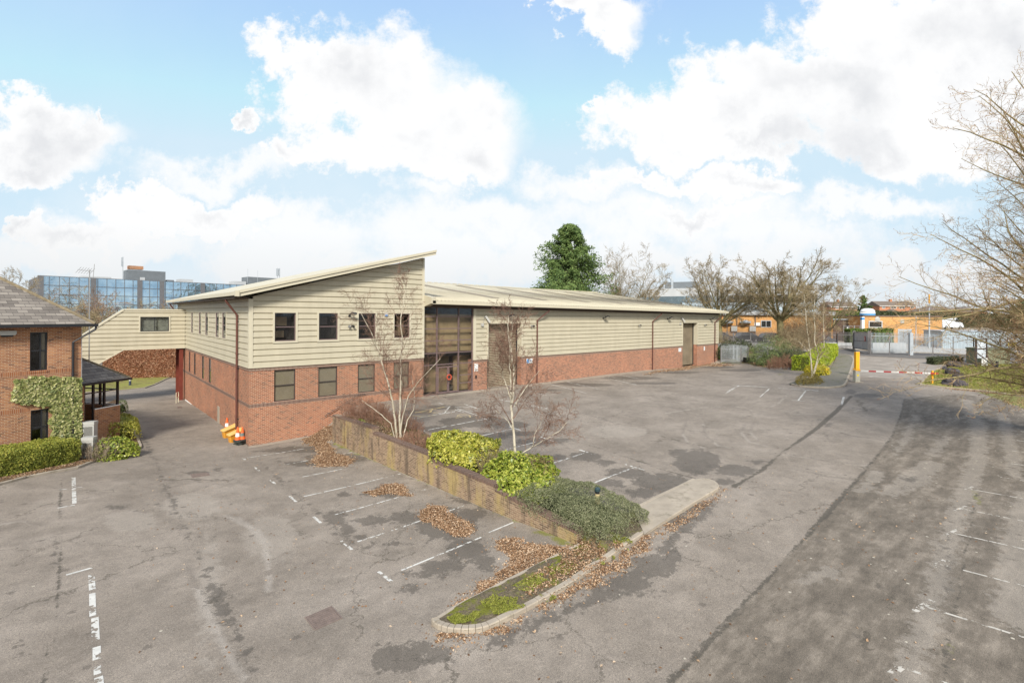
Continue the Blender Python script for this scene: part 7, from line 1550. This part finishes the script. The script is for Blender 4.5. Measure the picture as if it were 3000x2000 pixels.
# ---- birches, their stems traced at a fixed distance
def traced(T, d, stems, P, lvl=0, dd=None, kidL=None):
    for st in stems:
        pts0 = [at(x, y, d+(st[4][i] if len(st) > 4 else 0)) for i, (x, y) in enumerate(st[0])]; pts, rad = [], []; n = len(pts0)
        for i in range(n-1):
            for j in range(3): pts.append(pts0[i].lerp(pts0[i+1], j/3)+Vector((T.rs.gauss(0, .012), T.rs.gauss(0, .012), 0))); rad.append(st[1]+(st[2]-st[1])*(i+j/3)/(n-1))
        pts.append(pts0[-1]); rad.append(st[2]); dirs = [(pts[min(i+1, len(pts)-1)]-pts[max(0, i-1)]).normalized() for i in range(len(pts))]; T.add(lvl, pts, rad)
        L = sum((a-b).length for a, b in zip(pts, pts[1:])); T.kids(pts, rad, dirs, kidL or L, 1, [P[0], dict(P[1], n=st[3])]+P[2:])
BP = [dict(wig=.05, up=0), dict(n=12, ang=45, ratio=.36, wig=.14, up=.03, seg=6, rr=.42, t0=.20, tip=.25), dict(n=(7, 9), ang=38, ratio=.5, wig=.18, up=.0, seg=4, rr=.5, t0=.12, rmin=.0065), dict(n=(5, 6), ang=38, ratio=.55, wig=.22, up=-.02, seg=3, rr=.6, t0=.1, rmin=.0055), dict(n=(2, 3), ang=36, ratio=.6, wig=.22, up=-.03, seg=2, rr=.7, rmin=.005)]
b0 = on_planter(1167, 1285, 5.0); dA = (b0-CAM).dot(FW); print('birchA depth', dA)
TA = Tree(3); traced(TA, dA, [([(1176, 1284), (1170, 1240), (1172, 1180), (1175, 1120), (1173, 1050), (1178, 985), (1174, 930), (1183, 880), (1192, 830)], .062, .012, 22, [0, 0, .1, .1, .2, .2, .3, .3, .4]),
    ([(1163, 1284), (1158, 1230), (1150, 1180), (1140, 1130), (1125, 1085), (1116, 1055), (1105, 1020), (1092, 985), (1068, 935), (1050, 905)], .060, .010, 20, [0, 0, -.1, -.1, -.2, -.2, -.3, -.3, -.4, -.5]),
    ([(1170, 1284), (1180, 1220), (1195, 1160), (1225, 1120), (1262, 1080), (1290, 1050)], .04, .01, 11, [0, -.1, -.3, -.4, -.5, -.6]),
    ([(1157, 1284), (1145, 1240), (1118, 1215), (1085, 1190), (1060, 1172)], .03, .008, 7, [0, -.2, -.3, -.4, -.5]), ([(1181, 1280), (1195, 1230), (1212, 1200), (1215, 1150), (1205, 1100)], .03, .009, 8, [0, .2, .4, .6, .7])], BP, kidL=6.2)
t = tree_thing('birch_tree', 'bare silver birch with several pale stems in the planter nearest the building', b0); TA.build(t, (M['birch'], M['btwig'], M['btwig']))
b1 = on_planter(1509, 1340, 5.5); dB = (b1-CAM).dot(FW)
TB = Tree(5); traced(TB, dB, [([(1508, 1345), (1506, 1290), (1502, 1240), (1498, 1190), (1497, 1140), (1494, 1090), (1494, 1040), (1492, 1000), (1488, 965), (1489, 925)], .058, .009, 20, [0]*10),
    ([(1501, 1180), (1505, 1130), (1506, 1088), (1500, 1040), (1496, 1005), (1501, 965), (1500, 930)], .045, .009, 13, [0, .1, .2, .3, .3, .4, .4]), ([(1508, 1190), (1530, 1150), (1555, 1115), (1580, 1085)], .025, .007, 7, [0, -.2, -.3, -.5]),
    ([(1500, 1180), (1488, 1140), (1475, 1105), (1473, 1080), (1455, 1067)], .028, .007, 8, [0, .2, .3, .3, .4]), ([(1508, 1350), (1530, 1328), (1560, 1308), (1592, 1290), (1640, 1262), (1662, 1235)], .03, .007, 12, [0, -.3, -.5, -.7, -.8, -.9]), ([(1504, 1260), (1490, 1235), (1470, 1215), (1450, 1200)], .022, .006, 7, [0, .2, .3, .4]), ([(1560, 1308), (1566, 1270), (1585, 1240), (1590, 1215)], .016, .005, 6, [-.5, -.4, -.3, -.3])], BP, kidL=4.6)
t = tree_thing('birch_tree', 'slender bare silver birch rising out of the yellow laurels', b1); TB.build(t, (M['birch'], M['btwig'], M['btwig']))
b2 = gp(2383, 1104); dC = (b2-CAM).dot(FW); BP2 = [BP[0], dict(BP[1], rr=.45, rmin=.016), dict(BP[2], rmin=.013), dict(BP[3], n=(4, 6), rmin=.011)]
TC = Tree(8); traced(TC, dC, [([(2380, 1106), (2377, 1070), (2374, 1035), (2370, 1000), (2364, 960), (2361, 920), (2358, 890), (2356, 862)], .075, .014, 26), ([(2380, 1106), (2390, 1070), (2398, 1035), (2386, 1000), (2388, 960), (2384, 920), (2386, 880), (2388, 855)], .065, .013, 26), ([(2382, 1106), (2396, 1062), (2412, 1030)], .04, .012, 6), ([(2374, 1030), (2350, 1010), (2330, 990)], .03, .01, 7)], BP2, kidL=6.8)
t = tree_thing('birch_tree', 'pair of bare white birch stems rising from the golden shrubs by the exit', b2); TC.build(t, (M['birch'], M['twig'], M['twig']))
b3 = gp(2414, 1070)+FW*3; dD = (b3-CAM).dot(FW); TD = Tree(9); traced(TD, dD, [([(2414, 1040), (2414, 1000), (2413, 960), (2412, 925), (2415, 890)], .06, .012, 16)], BP2, kidL=5.0)
t = tree_thing('birch_tree', 'thin bare birch standing behind the yellow green hedge', b3); TD.build(t, (M['birch'], M['btwig'], M['btwig']))
# ---- broad bare trees in the background
def bigtree(label, px, py, d, pyt, spread, seed, name='bare_tree', P=None, mats=None, rmin=.016, trunk=.30, fork=.22, nl=9, group='bare winter trees in the background', base=None, open_=38):
    a = at(px, py, d); zb = zg1(a.x, a.y) if base is None else base; top = at(px, pyt, d).z; H = top-zb; t = tree_thing(name, label, Vector((a.x, a.y, zb)), group); T = Tree(seed); rs = T.rs
    f = H*fork; T.add(0, [Vector((a.x, a.y, zb-.3)), Vector((a.x+.1, a.y, zb+f*.5)), Vector((a.x, a.y+.1, zb+f))], [trunk*1.15, trunk*.95, trunk*.85])
    S_ = spread*d/1455/2
    PP = P or [dict(wig=.05, up=0), dict(wig=.12, up=.035, seg=8, tip=.18, n=1, ang=0, ratio=1), dict(n=(8, 10), ang=42, ratio=.46, wig=.15, up=.04, seg=6, rr=.42, t0=.15), dict(n=(7, 8), ang=40, ratio=.48, wig=.18, up=.03, seg=4, rr=.5, t0=.12, rmin=rmin*1.3), dict(n=(6, 8), ang=38, ratio=.55, wig=.2, up=.02, seg=3, rr=.6, t0=.1, rmin=rmin*1.1), dict(n=(1, 3), ang=36, ratio=.6, wig=.2, up=.02, seg=2, rr=.7, t0=.1, rmin=rmin)]
    for i in range(nl):
        az_ = 6.283*(i+rs.random()*.7)/nl; e = rs.random()**.7; tilt = R(open_)*(.25+.9*e); L = (H-f)*(.92/max(.6, math.cos(tilt*.8))); L = min(L, (H-f)*1.05)
        dv = Vector((math.cos(az_)*math.sin(tilt), math.sin(az_)*math.sin(tilt), math.cos(tilt))); c = Vector((a.x, a.y, zb+f*rs.uniform(.75, 1.0)))
        L = min(L, S_/max(.05, math.sin(tilt))*1.15); T.limb(c, dv, L*.92, trunk*.40, 1, PP)
    T.build(t, mats or (M['bark'], M['bark'], M['twig']), split=(1, 2)); return t
bigtree('large spreading bare tree right of centre with a thick mossy trunk', 2286, 1008, 72, 722, 270, 21, trunk=.48, fork=.30, nl=16, open_=58)
bigtree('bare tree behind the far end of the warehouse roof', 2108, 1008, 78, 742, 230, 22, trunk=.42, fork=.22, nl=14, open_=52)
bigtree('bare tree close behind the warehouse roof beside the conifer', 1832, 930, 95, 722, 175, 23, trunk=.36, fork=.12, nl=16, base=0, open_=34, rmin=.016)
bigtree('low wide bare tree between the large tree and the skyline houses', 2430, 1000, 82, 810, 190, 24, trunk=.25, fork=.2, nl=10, open_=55, rmin=.014)
bigtree('thin bare tree poking above the warehouse roof left of the conifer', 1545, 930, 110, 812, 110, 25, trunk=.22, fork=.2, nl=8, base=0, rmin=.014)
bigtree('pale bare tree above the brick house roof', 45, 930, 75, 770, 130, 26, trunk=.25, nl=9, base=-2, rmin=.014)
# scrub of small trees before the glass office
M['rtwig'] = barkmat('reddish_twig', (.17, .11, .07), (.26, .17, .11), (.34, .24, .15), 1.5)
sp = [(150, 800, 85, 120, 'olive'), (205, 815, 78, 110, 'olive'), (265, 838, 80, 120, 'red'), (318, 848, 88, 120, 'red'), (372, 846, 92, 130, 'red'), (430, 872, 86, 120, 'olive'), (478, 866, 95, 120, 'red'), (236, 870, 70, 100, 'olive'), (340, 885, 74, 120, 'olive'), (560, 842, 100, 70, 'olive'), (410, 890, 72, 90, 'red')]
labs = ['tallest olive tree', 'second olive tree', 'reddish tree', 'round reddish tree', 'widest reddish tree', 'olive tree', 'reddish tree', 'low pale tree', 'low olive tree', 'small round tree', 'low reddish tree']
where = ['farthest left', 'right of the tallest one', 'beside the aerial mast', 'left of the grey plant room', 'under the grey plant room', 'above the bridge window', 'left of the cream roof edge', 'behind the aerial mast foot', 'behind the sloping bridge roof', 'just over the cream roof edge', 'behind the flat bridge roof']
PS = [dict(wig=.05, up=0), dict(wig=.12, up=.02, seg=5, tip=.25, n=1, ang=0, ratio=1), dict(n=(6, 7), ang=42, ratio=.45, wig=.15, up=.03, seg=4, rr=.5, t0=.15), dict(n=(7, 8), ang=40, ratio=.55, wig=.18, up=.02, seg=3, rr=.6, t0=.1, rmin=.028), dict(n=(3, 5), ang=38, ratio=.6, wig=.2, up=.0, seg=2, rr=.6, t0=.1, rmin=.022)]
for i, (px, pyt, d, w_, k_) in enumerate(sp):
    bigtree('bare %s before the glass office, %s' % (labs[i], where[i]), px, 1000, d, pyt, w_, 40+i, name='small_tree', P=PS, mats=(M['bark'], M['bark'], M['twig']) if k_ == 'olive' else (M['bark'], M['rtwig'], M['rtwig']), trunk=.2, fork=.2, nl=11, base=-2.2, open_=50, group='small bare trees before the glass office')
# ---- big overhanging tree at the right
oz = at(3215, 1130, 24.5); zb = zg1(oz.x, oz.y); TO = Tree(77); rs = TO.rs
t = tree_thing('overhanging_tree', 'large bare tree with dense golden brown twigs overhanging from the right edge', Vector((oz.x, oz.y, zb)))
TO.add(0, [Vector((oz.x, oz.y, zb-.4)), Vector((oz.x-.1, oz.y+.1, zb+3)), Vector((oz.x, oz.y, zb+8)), Vector((oz.x-.2, oz.y, zb+14)), Vector((oz.x-.3, oz.y, zb+18))], [.55, .42, .32, .16, .05])
PO_ = [dict(wig=.05, up=0), dict(wig=.08, up=.0, seg=12, tip=.14, n=1, ang=0, ratio=1), dict(n=(13, 16), ang=44, ratio=.28, wig=.18, up=.03, seg=7, rr=.40, t0=.12, tip=.2), dict(n=(6, 8), ang=42, ratio=.44, wig=.22, up=.05, seg=4, rr=.5, t0=.12, rmin=.0085), dict(n=(3, 5), ang=42, ratio=.5, wig=.24, up=.07, seg=3, rr=.6, t0=.1, rmin=.0072)]
limbs = [(2.2, 2760, 1120, 1), (2.4, 2720, 1010, 2), (2.8, 2700, 985, -2), (3.2, 2665, 930, 1), (3.7, 2690, 900, -3), (4.3, 2672, 820, 0), (4.8, 2700, 790, 3), (5.3, 2690, 740, -3), (6.2, 2705, 680, 0), (6.8, 2760, 620, 3), (7.6, 2790, 600, -3), (8.6, 2850, 540, 2), (9.6, 2830, 420, 0), (10.3, 2880, 380, -3), (11.2, 2850, 330, 2), (12.2, 2880, 260, 0), (13.2, 2900, 200, -2), (14.5, 2960, 160, 1), (5.5, 2900, 860, -6), (7.0, 2930, 760, -6), (4.4, 2900, 900, 6), (8.8, 2950, 640, 5), (3.4, 2930, 1010, -5), (10.8, 2960, 470, -5), (2.8, 2860, 1060, 4), (6.6, 2840, 820, 4), (9.0, 2900, 500, -4), (3.0, 2880, 960, -1), (5.0, 2820, 880, 1), (7.4, 2880, 700, 0), (12.0, 2940, 330, 3)]
limbs = limbs+[(h_+rs.uniform(-.4, .5), px+rs.uniform(50, 240), py-rs.uniform(-20, 90), dd+rs.uniform(-2.5, 2.5)) for h_, px, py, dd in limbs]+[(h_+rs.uniform(-.4, .5), px+rs.uniform(120, 260), py-rs.uniform(0, 200), dd+rs.uniform(-3, 3)) for h_, px, py, dd in limbs[::3]]
for hgt, px, py, dd in limbs:
    a = Vector((oz.x, oz.y, zb+max(.9, hgt*.80))); e = at(px, py, 24.5+dd); v = e-a; L = v.length
    TO.limb(a, v+Vector((0, 0, .18*L)), L*.97, .022+.0075*L, 1, [PO_[0], dict(PO_[1], up=-.032)]+PO_[2:])
for i in range(14):   # the far side of the crown, outside the frame
    az_ = -1.2+2.6*i/14; hgt = 2.5+i*.9; a = Vector((oz.x, oz.y, zb+hgt)); v = RT*math.cos(az_)+FW*math.sin(az_); TO.limb(a, v+Vector((0, 0, .25)), 7.5-.3*i, .10, 1, [PO_[0], PO_[1], dict(PO_[2], n=4), dict(PO_[3], n=3)])
TO.build(t, (M['obark'], M['obark'], M['otwig']), split=(1, 2), sides=(10, 6, 4, 3, 3))
m = MB(); tp = TO.tips; rs.shuffle(tp)
for p in tp[:9000]: m.prism([p+Vector((.012, 0, -.01)), p+Vector((-.008, .011, -.01)), p+Vector((-.008, -.011, -.01))], (0, 0, .03))
m.build('buds', M['bud'], t)
# ---- scrub
def scrub(label, name, c, rx, ry, h, n, mat, seed, rmin=.006, lean=.35, sub=(3, 5), cat='shrub', group=None):
    t = thing(name, label, cat, c, 0, group); T = Tree(seed); rs = T.rs; P = [dict(wig=.12, up=.02, seg=4, tip=.4), dict(n=sub, ang=34, ratio=.5, wig=.18, up=.0, seg=3, rr=.7, t0=.25, rmin=rmin), dict(n=(1, 3), ang=38, ratio=.5, wig=.2, up=0, seg=2, rr=.8, t0=.2, rmin=rmin*.8)]
    for i in range(n):
        a = rs.uniform(0, 6.283); q = math.sqrt(rs.random()); x, y = c.x+rx*q*math.cos(a), c.y+ry*q*math.sin(a); d = Vector((math.cos(a)*lean*q+rs.gauss(0, .2), math.sin(a)*lean*q+rs.gauss(0, .2), 1)); T.limb(Vector((x, y, zg1(x, y)+.02)), d, h*rs.uniform(.6, 1.1)*(1-.35*q), rmin*1.8, 0, P)
    g = MB()
    for lv, lst in T.L.items():
        for pts, rad in lst: g.tube(pts, rad, 3, cap=False)
    g.build('stems', mat, t); return t
M['bramble'] = barkmat('bramble_stem', (.17, .085, .055), (.27, .15, .10), (.36, .23, .15), 3)
scrub('reddish bramble scrub at the building end of the planter', 'bramble', Vector((5.3, -4.0, -.1)), 1.3, 1.6, 1.25, 330, M['bramble'], 61); scrub('low reddish stems between the birch and the first laurel', 'bramble', on_planter(1240, 1322, 5.1), .9, 2.2, .6, 260, M['bramble'], 62)
scrub('thin dead stems behind the first birch in the planter', 'bramble', Vector((6.0, -7.2, -.2)), .8, 2.2, .8, 240, M['bramble'], 63); scrub('grey brown bare shrub between the privet hedge and the laurels', 'bare_shrub', gp(292, 1345), .75, .8, 1.05, 230, barkmat('grey_stem', (.16, .12, .09), (.27, .21, .15), (.36, .29, .2), 3), 64)
scrub('tangle of bare twigs between the two yellow laurels', 'bare_shrub', on_planter(1450, 1395, 5.7), .6, .7, 1.15, 120, M['twig'], 65); scrub('bare rusty scrub below the far birches', 'bare_shrub', gp(2320, 1080)+FW*1.5, 2.6, 1.6, 1.6, 160, M['bramble'], 66, rmin=.012)
scrub('dark rusty thicket behind the far birch trees', 'thicket', gp(2420, 1030)+FW*6, 4.5, 2.0, 4.8, 190, M['rtwig'], 67, rmin=.016, sub=(4, 6)); scrub('bare thicket along the far fence under the big tree', 'thicket', at(2330, 1010, 70)-Vector((0, 0, .0)), 5.0, 1.5, 3.6, 170, M['twig'], 68, rmin=.016)
scrub('rusty twigs arching over the corner of the warehouse drive', 'thicket', gp(2160, 1050)+FW*6, 4.0, 1.2, 2.2, 120, M['twig'], 69, rmin=.014)
mound('tiny bright green weed sprouting on the planter wall', 'green_weed', on_planter(1058, 1232, 4.75), .22, .28, .25, 120, .11, leafmat('fresh_leaf', [(.25, .36, .05), (.45, .55, .12)], .5, 2), M['dkcore2'], amp=.3)
# ---- conifers
def conifer(label, px, d, pyt, pyb, wpx, n, size, seed, base=0, skew=0, fat=.8, name='conifer'):
    rs = random.Random(seed); a = at(px, 930, d); top = at(px, pyt, d).z; H = top-base; W_ = wpx*1.5*d/1455/2; t = thing(name, label, 'tree', Vector((a.x, a.y, base)), 0)
    m = MB(); m.tube([(a.x, a.y, base-.3), (a.x, a.y, top-1)], [W_*.05, .05], 8); m.build('trunk', M['bark'], t); P, Nn = [], []
    nb = int(n/70)
    for i in range(nb):
        u = rs.random()**.85; z = base+H*(.06+.93*u); az_ = rs.uniform(0, 6.283); rr = W_*(1-u**1.25)**fat*(.86+.22*math.sin(az_*3+u*9))*rs.uniform(.62, 1.12)+.15
        dv = Vector((math.cos(az_), math.sin(az_), .25)); tip = Vector((a.x, a.y, z))+dv*rr; bw = (.35+.9*(1-u))*H/22
        for k in range(70):
            s_ = rs.random()**.6; c = Vector((a.x, a.y, z)).lerp(tip, .45+.55*s_)+Vector((rs.gauss(0, bw*.42), rs.gauss(0, bw*.42), rs.gauss(0, bw*.34)+.25*s_)); P.append(tuple(c)); Nn.append((dv.x, dv.y, .9))
    leaf_obj('foliage', P, Nn, size, M['conif'], t, aspect=.4, tilt=.9)
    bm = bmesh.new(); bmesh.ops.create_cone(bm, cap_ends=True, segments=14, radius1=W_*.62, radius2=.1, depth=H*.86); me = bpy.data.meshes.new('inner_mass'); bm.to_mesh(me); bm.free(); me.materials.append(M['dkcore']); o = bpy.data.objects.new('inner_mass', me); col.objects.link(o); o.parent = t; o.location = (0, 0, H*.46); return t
conifer('tall dense green cypress behind the warehouse roof', 1668, 90, 660, 860, 208, 46000, .42, 81, base=0, fat=.62)
conifer('small dark conifer beside the left skyline house', 2528, 140, 868, 925, 40, 5000, .5, 82, base=4.2, fat=.8); conifer('dark evergreen at the far right behind the bare twigs', 2985, 130, 880, 925, 60, 4000, .5, 83, base=3.5)
# ================================================================== camera, sun, sky
cd = bpy.data.cameras.new('camera'); cam = bpy.data.objects.new('camera', cd); col.objects.link(cam)
cd.sensor_width = 36; cd.lens = F/3000*36; cd.shift_y = (Y0-1000)/3000; cd.shift_x = 0; cd.clip_start = .1; cd.clip_end = 3000
Mr = Matrix((RT, Vector((0, 0, 1)), -FW)).transposed().to_4x4()
cam.matrix_world = Matrix.Translation(CAM) @ Mr @ Matrix.Rotation(ROL, 4, 'Z')
S.camera = cam
S.render.resolution_x, S.render.resolution_y = 1024, 682
W = bpy.data.worlds.new('World'); S.world = W; W.use_nodes = True; nt = W.node_tree
bg = nt.nodes['Background']
SE, SAZ = R(36), None
sdir = Vector((-.66, -.75, 0)); sdir = Vector((sdir.x, sdir.y, 0)).normalized()*math.cos(SE)+Vector((0, 0, math.sin(SE)))   # towards the sun
sk = N(nt, 'ShaderNodeTexSky', sky_type='NISHITA', sun_disc=False); sk.sun_elevation = SE
sk.sun_rotation = math.atan2(sdir.x, sdir.y); sk.altitude = 50; sk.air_density = 1.0; sk.dust_density = .6; sk.ozone_density = 2.2
tc = N(nt, 'ShaderNodeTexCoord'); D = tc.outputs['Generated']
def vdot(v, w):
    n = N(nt, 'ShaderNodeVectorMath', operation='DOT_PRODUCT'); nt.links.new(v, n.inputs[0]); n.inputs[1].default_value = tuple(w); return n.outputs['Value']
fw = math_(nt, 'MAXIMUM', vdot(D, FW), .12); a_ = math_(nt, 'DIVIDE', vdot(D, RT), fw); b_ = math_(nt, 'DIVIDE', vdot(D, (0, 0, 1)), fw)
cb = N(nt, 'ShaderNodeCombineXYZ'); nt.links.new(a_, cb.inputs[0]); nt.links.new(b_, cb.inputs[1]); P0 = cb.outputs[0]
BL = [  # cloud masses in the overview's pixels: x, y, rx, ry
 (760, 120, 165, 90), (850, 190, 215, 130), (960, 300, 215, 120), (1075, 355, 120, 75), (700, 355, 80, 45), (880, 350, 190, 60), (575, 243, 32, 28),
 (2130, 70, 330, 120), (1900, 190, 330, 110), (1640, 260, 270, 90), (1560, 310, 190, 60), (1700, 330, 250, 50), (2080, 310, 230, 85), (2300, 100, 160, 110), (2260, 330, 160, 75), (1375, 235, 32, 28), (2200, 220, 200, 90),
 (60, 250, 110, 60), (120, 310, 165, 75), (70, 370, 160, 55), (210, 255, 25, 18),
 (1400, 25, 110, 60), (1290, 10, 60, 40),
 (330, 470, 110, 50), (470, 490, 170, 45), (200, 540, 170, 40), (30, 510, 60, 30),
 (1450, 412, 170, 28), (1700, 425, 140, 38), (1600, 490, 170, 30)]
BL2 = [(250, 590, 420, 50), (800, 620, 400, 45), (1500, 610, 500, 40), (2200, 640, 350, 40), (620, 550, 260, 60), (300, 560, 330, 70), (960, 450, 90, 30), (1560, 500, 330, 70), (1200, 600, 500, 70), (1750, 560, 260, 60), (1080, 520, 240, 60), (1350, 420, 150, 40), (520, 400, 200, 40), (2000, 480, 160, 30)]
def field(P, BL=BL):
    wr = N(nt, 'ShaderNodeTexNoise'); nt.links.new(P, wr.inputs['Vector']); wr.inputs['Scale'].default_value = 5.5; wr.inputs['Detail'].default_value = 9; wr.inputs['Roughness'].default_value = .64
    vm = N(nt, 'ShaderNodeVectorMath', operation='MULTIPLY_ADD'); nt.links.new(wr.outputs['Color'], vm.inputs[0]); vm.inputs[1].default_value = (.42, .32, 0); 
    ad = N(nt, 'ShaderNodeVectorMath', operation='ADD'); nt.links.new(P, ad.inputs[0]); ad.inputs[1].default_value = (-.21, -.16, 0); nt.links.new(ad.outputs[0], vm.inputs[2])
    Q = vm.outputs[0]; acc = None
    for x, y, rx, ry in BL:
        x, y, rx, ry = x*1.2755, y*1.2755, rx*1.2755, ry*1.2755
        mp = N(nt, 'ShaderNodeMapping', vector_type='POINT'); sx, sy = F/rx, F/ry
        mp.inputs['Scale'].default_value = (sx, sy, 0); mp.inputs['Location'].default_value = (-(x-1500)/F*sx, -(Y0-y)/F*sy, 0); nt.links.new(Q, mp.inputs[0])
        ln = N(nt, 'ShaderNodeVectorMath', operation='LENGTH'); nt.links.new(mp.outputs[0], ln.inputs[0])
        v = math_(nt, 'SUBTRACT', 1.25, ln.outputs['Value'])
        if acc is None: acc = v
        else:
            m = N(nt, 'ShaderNodeMath', operation='SMOOTH_MAX'); nt.links.new(acc, m.inputs[0]); nt.links.new(v, m.inputs[1]); m.inputs[2].default_value = .35; acc = m.outputs[0]
    return acc
f0 = field(P0)
sh = N(nt, 'ShaderNodeVectorMath', operation='ADD'); nt.links.new(P0, sh.inputs[0]); sh.inputs[1].default_value = (-.02, .10, 0)
f2 = field(P0, BL2)
fine = noise_(nt, P0, 11, 10, .70)
dens = math_(nt, 'ADD', f0, math_(nt, 'MULTIPLY', math_(nt, 'SUBTRACT', fine, .5), 1.7))
mr = N(nt, 'ShaderNodeMapRange', interpolation_type='SMOOTHSTEP'); nt.links.new(dens, mr.inputs[0]); mr.inputs[1].default_value = .0; mr.inputs[2].default_value = .48
mask = mr.outputs[0]
# thin veil of high haze that thickens towards the horizon, plus generic cloud everywhere else
veil = ramp(nt, noise_(nt, P0, 2.6, 7, .6), [(.42, (0, 0, 0)), (.68, (.6, .6, .6))])
el = vdot(D, (0, 0, 1)); lowm = N(nt, 'ShaderNodeMapRange'); nt.links.new(el, lowm.inputs[0]); lowm.inputs[1].default_value = .30; lowm.inputs[2].default_value = .05
v2 = math_(nt, 'MULTIPLY', veil, math_(nt, 'ADD', .10, math_(nt, 'MULTIPLY', lowm.outputs[0], 1.0)))
low2 = N(nt, 'ShaderNodeMapRange'); nt.links.new(el, low2.inputs[0]); low2.inputs[1].default_value = .15; low2.inputs[2].default_value = .0; low2.inputs[3].default_value = 0; low2.inputs[4].default_value = .88
back = ramp(nt, noise_(nt, D, 2.0, 7, .6), [(.42, (0, 0, 0)), (.56, (1, 1, 1))])
isb = math_(nt, 'LESS_THAN', vdot(D, FW), .12)
m2 = N(nt, 'ShaderNodeMapRange', interpolation_type='SMOOTHSTEP'); nt.links.new(math_(nt, 'ADD', f2, math_(nt, 'MULTIPLY', math_(nt, 'SUBTRACT', noise_(nt, P0, 4.5, 9, .68), .5), 2.6)), m2.inputs[0]); m2.inputs[1].default_value = -.35; m2.inputs[2].default_value = .85; m2.inputs[4].default_value = .92
tot = math_(nt, 'MAXIMUM', math_(nt, 'MAXIMUM', mask, math_(nt, 'MAXIMUM', m2.outputs[0], math_(nt, 'MINIMUM', v2, .8))), low2.outputs[0])
tot = mixc(nt, isb, tot, back)
shade = N(nt, 'ShaderNodeMapRange', interpolation_type='SMOOTHSTEP'); nt.links.new(math_(nt, 'ADD', f0, math_(nt, 'MULTIPLY', math_(nt, 'SUBTRACT', noise_(nt, sh.outputs[0], 3.4, 6), .5), 4.0)), shade.inputs[0])
shade.inputs[1].default_value = .5; shade.inputs[2].default_value = 1.7
cc = mixc(nt, shade.outputs[0], CLOUD_HI, CLOUD_LO)
cc = mixc(nt, low2.outputs[0], cc, CLOUD_HZ)
skc = mixc(nt, 1, mixc(nt, 1, sk.outputs[0], SKY_TINT, 'MULTIPLY'), SKY_ADD, 'ADD')
skc = mixc(nt, 1, skc, (3.3, 4.2, 4.85), 'DARKEN')
outc = mixc(nt, tot, skc, cc)
nt.links.new(outc, bg.inputs[0]); bg.inputs[1].default_value = SKY_S
sd = bpy.data.lights.new('sun', 'SUN'); so = bpy.data.objects.new('sun', sd); col.objects.link(so); sd.energy = SUN_E; sd.angle = R(11); sd.color = (1, .955, .89)
so.rotation_euler = (-sdir).to_track_quat('-Z', 'Y').to_euler(); so.location = (0, -30, 60)
S.render.engine = 'CYCLES'
S.view_settings.view_transform = 'Standard'; S.view_settings.look = 'None'; S.view_settings.exposure = EXPO; S.view_settings.gamma = 1
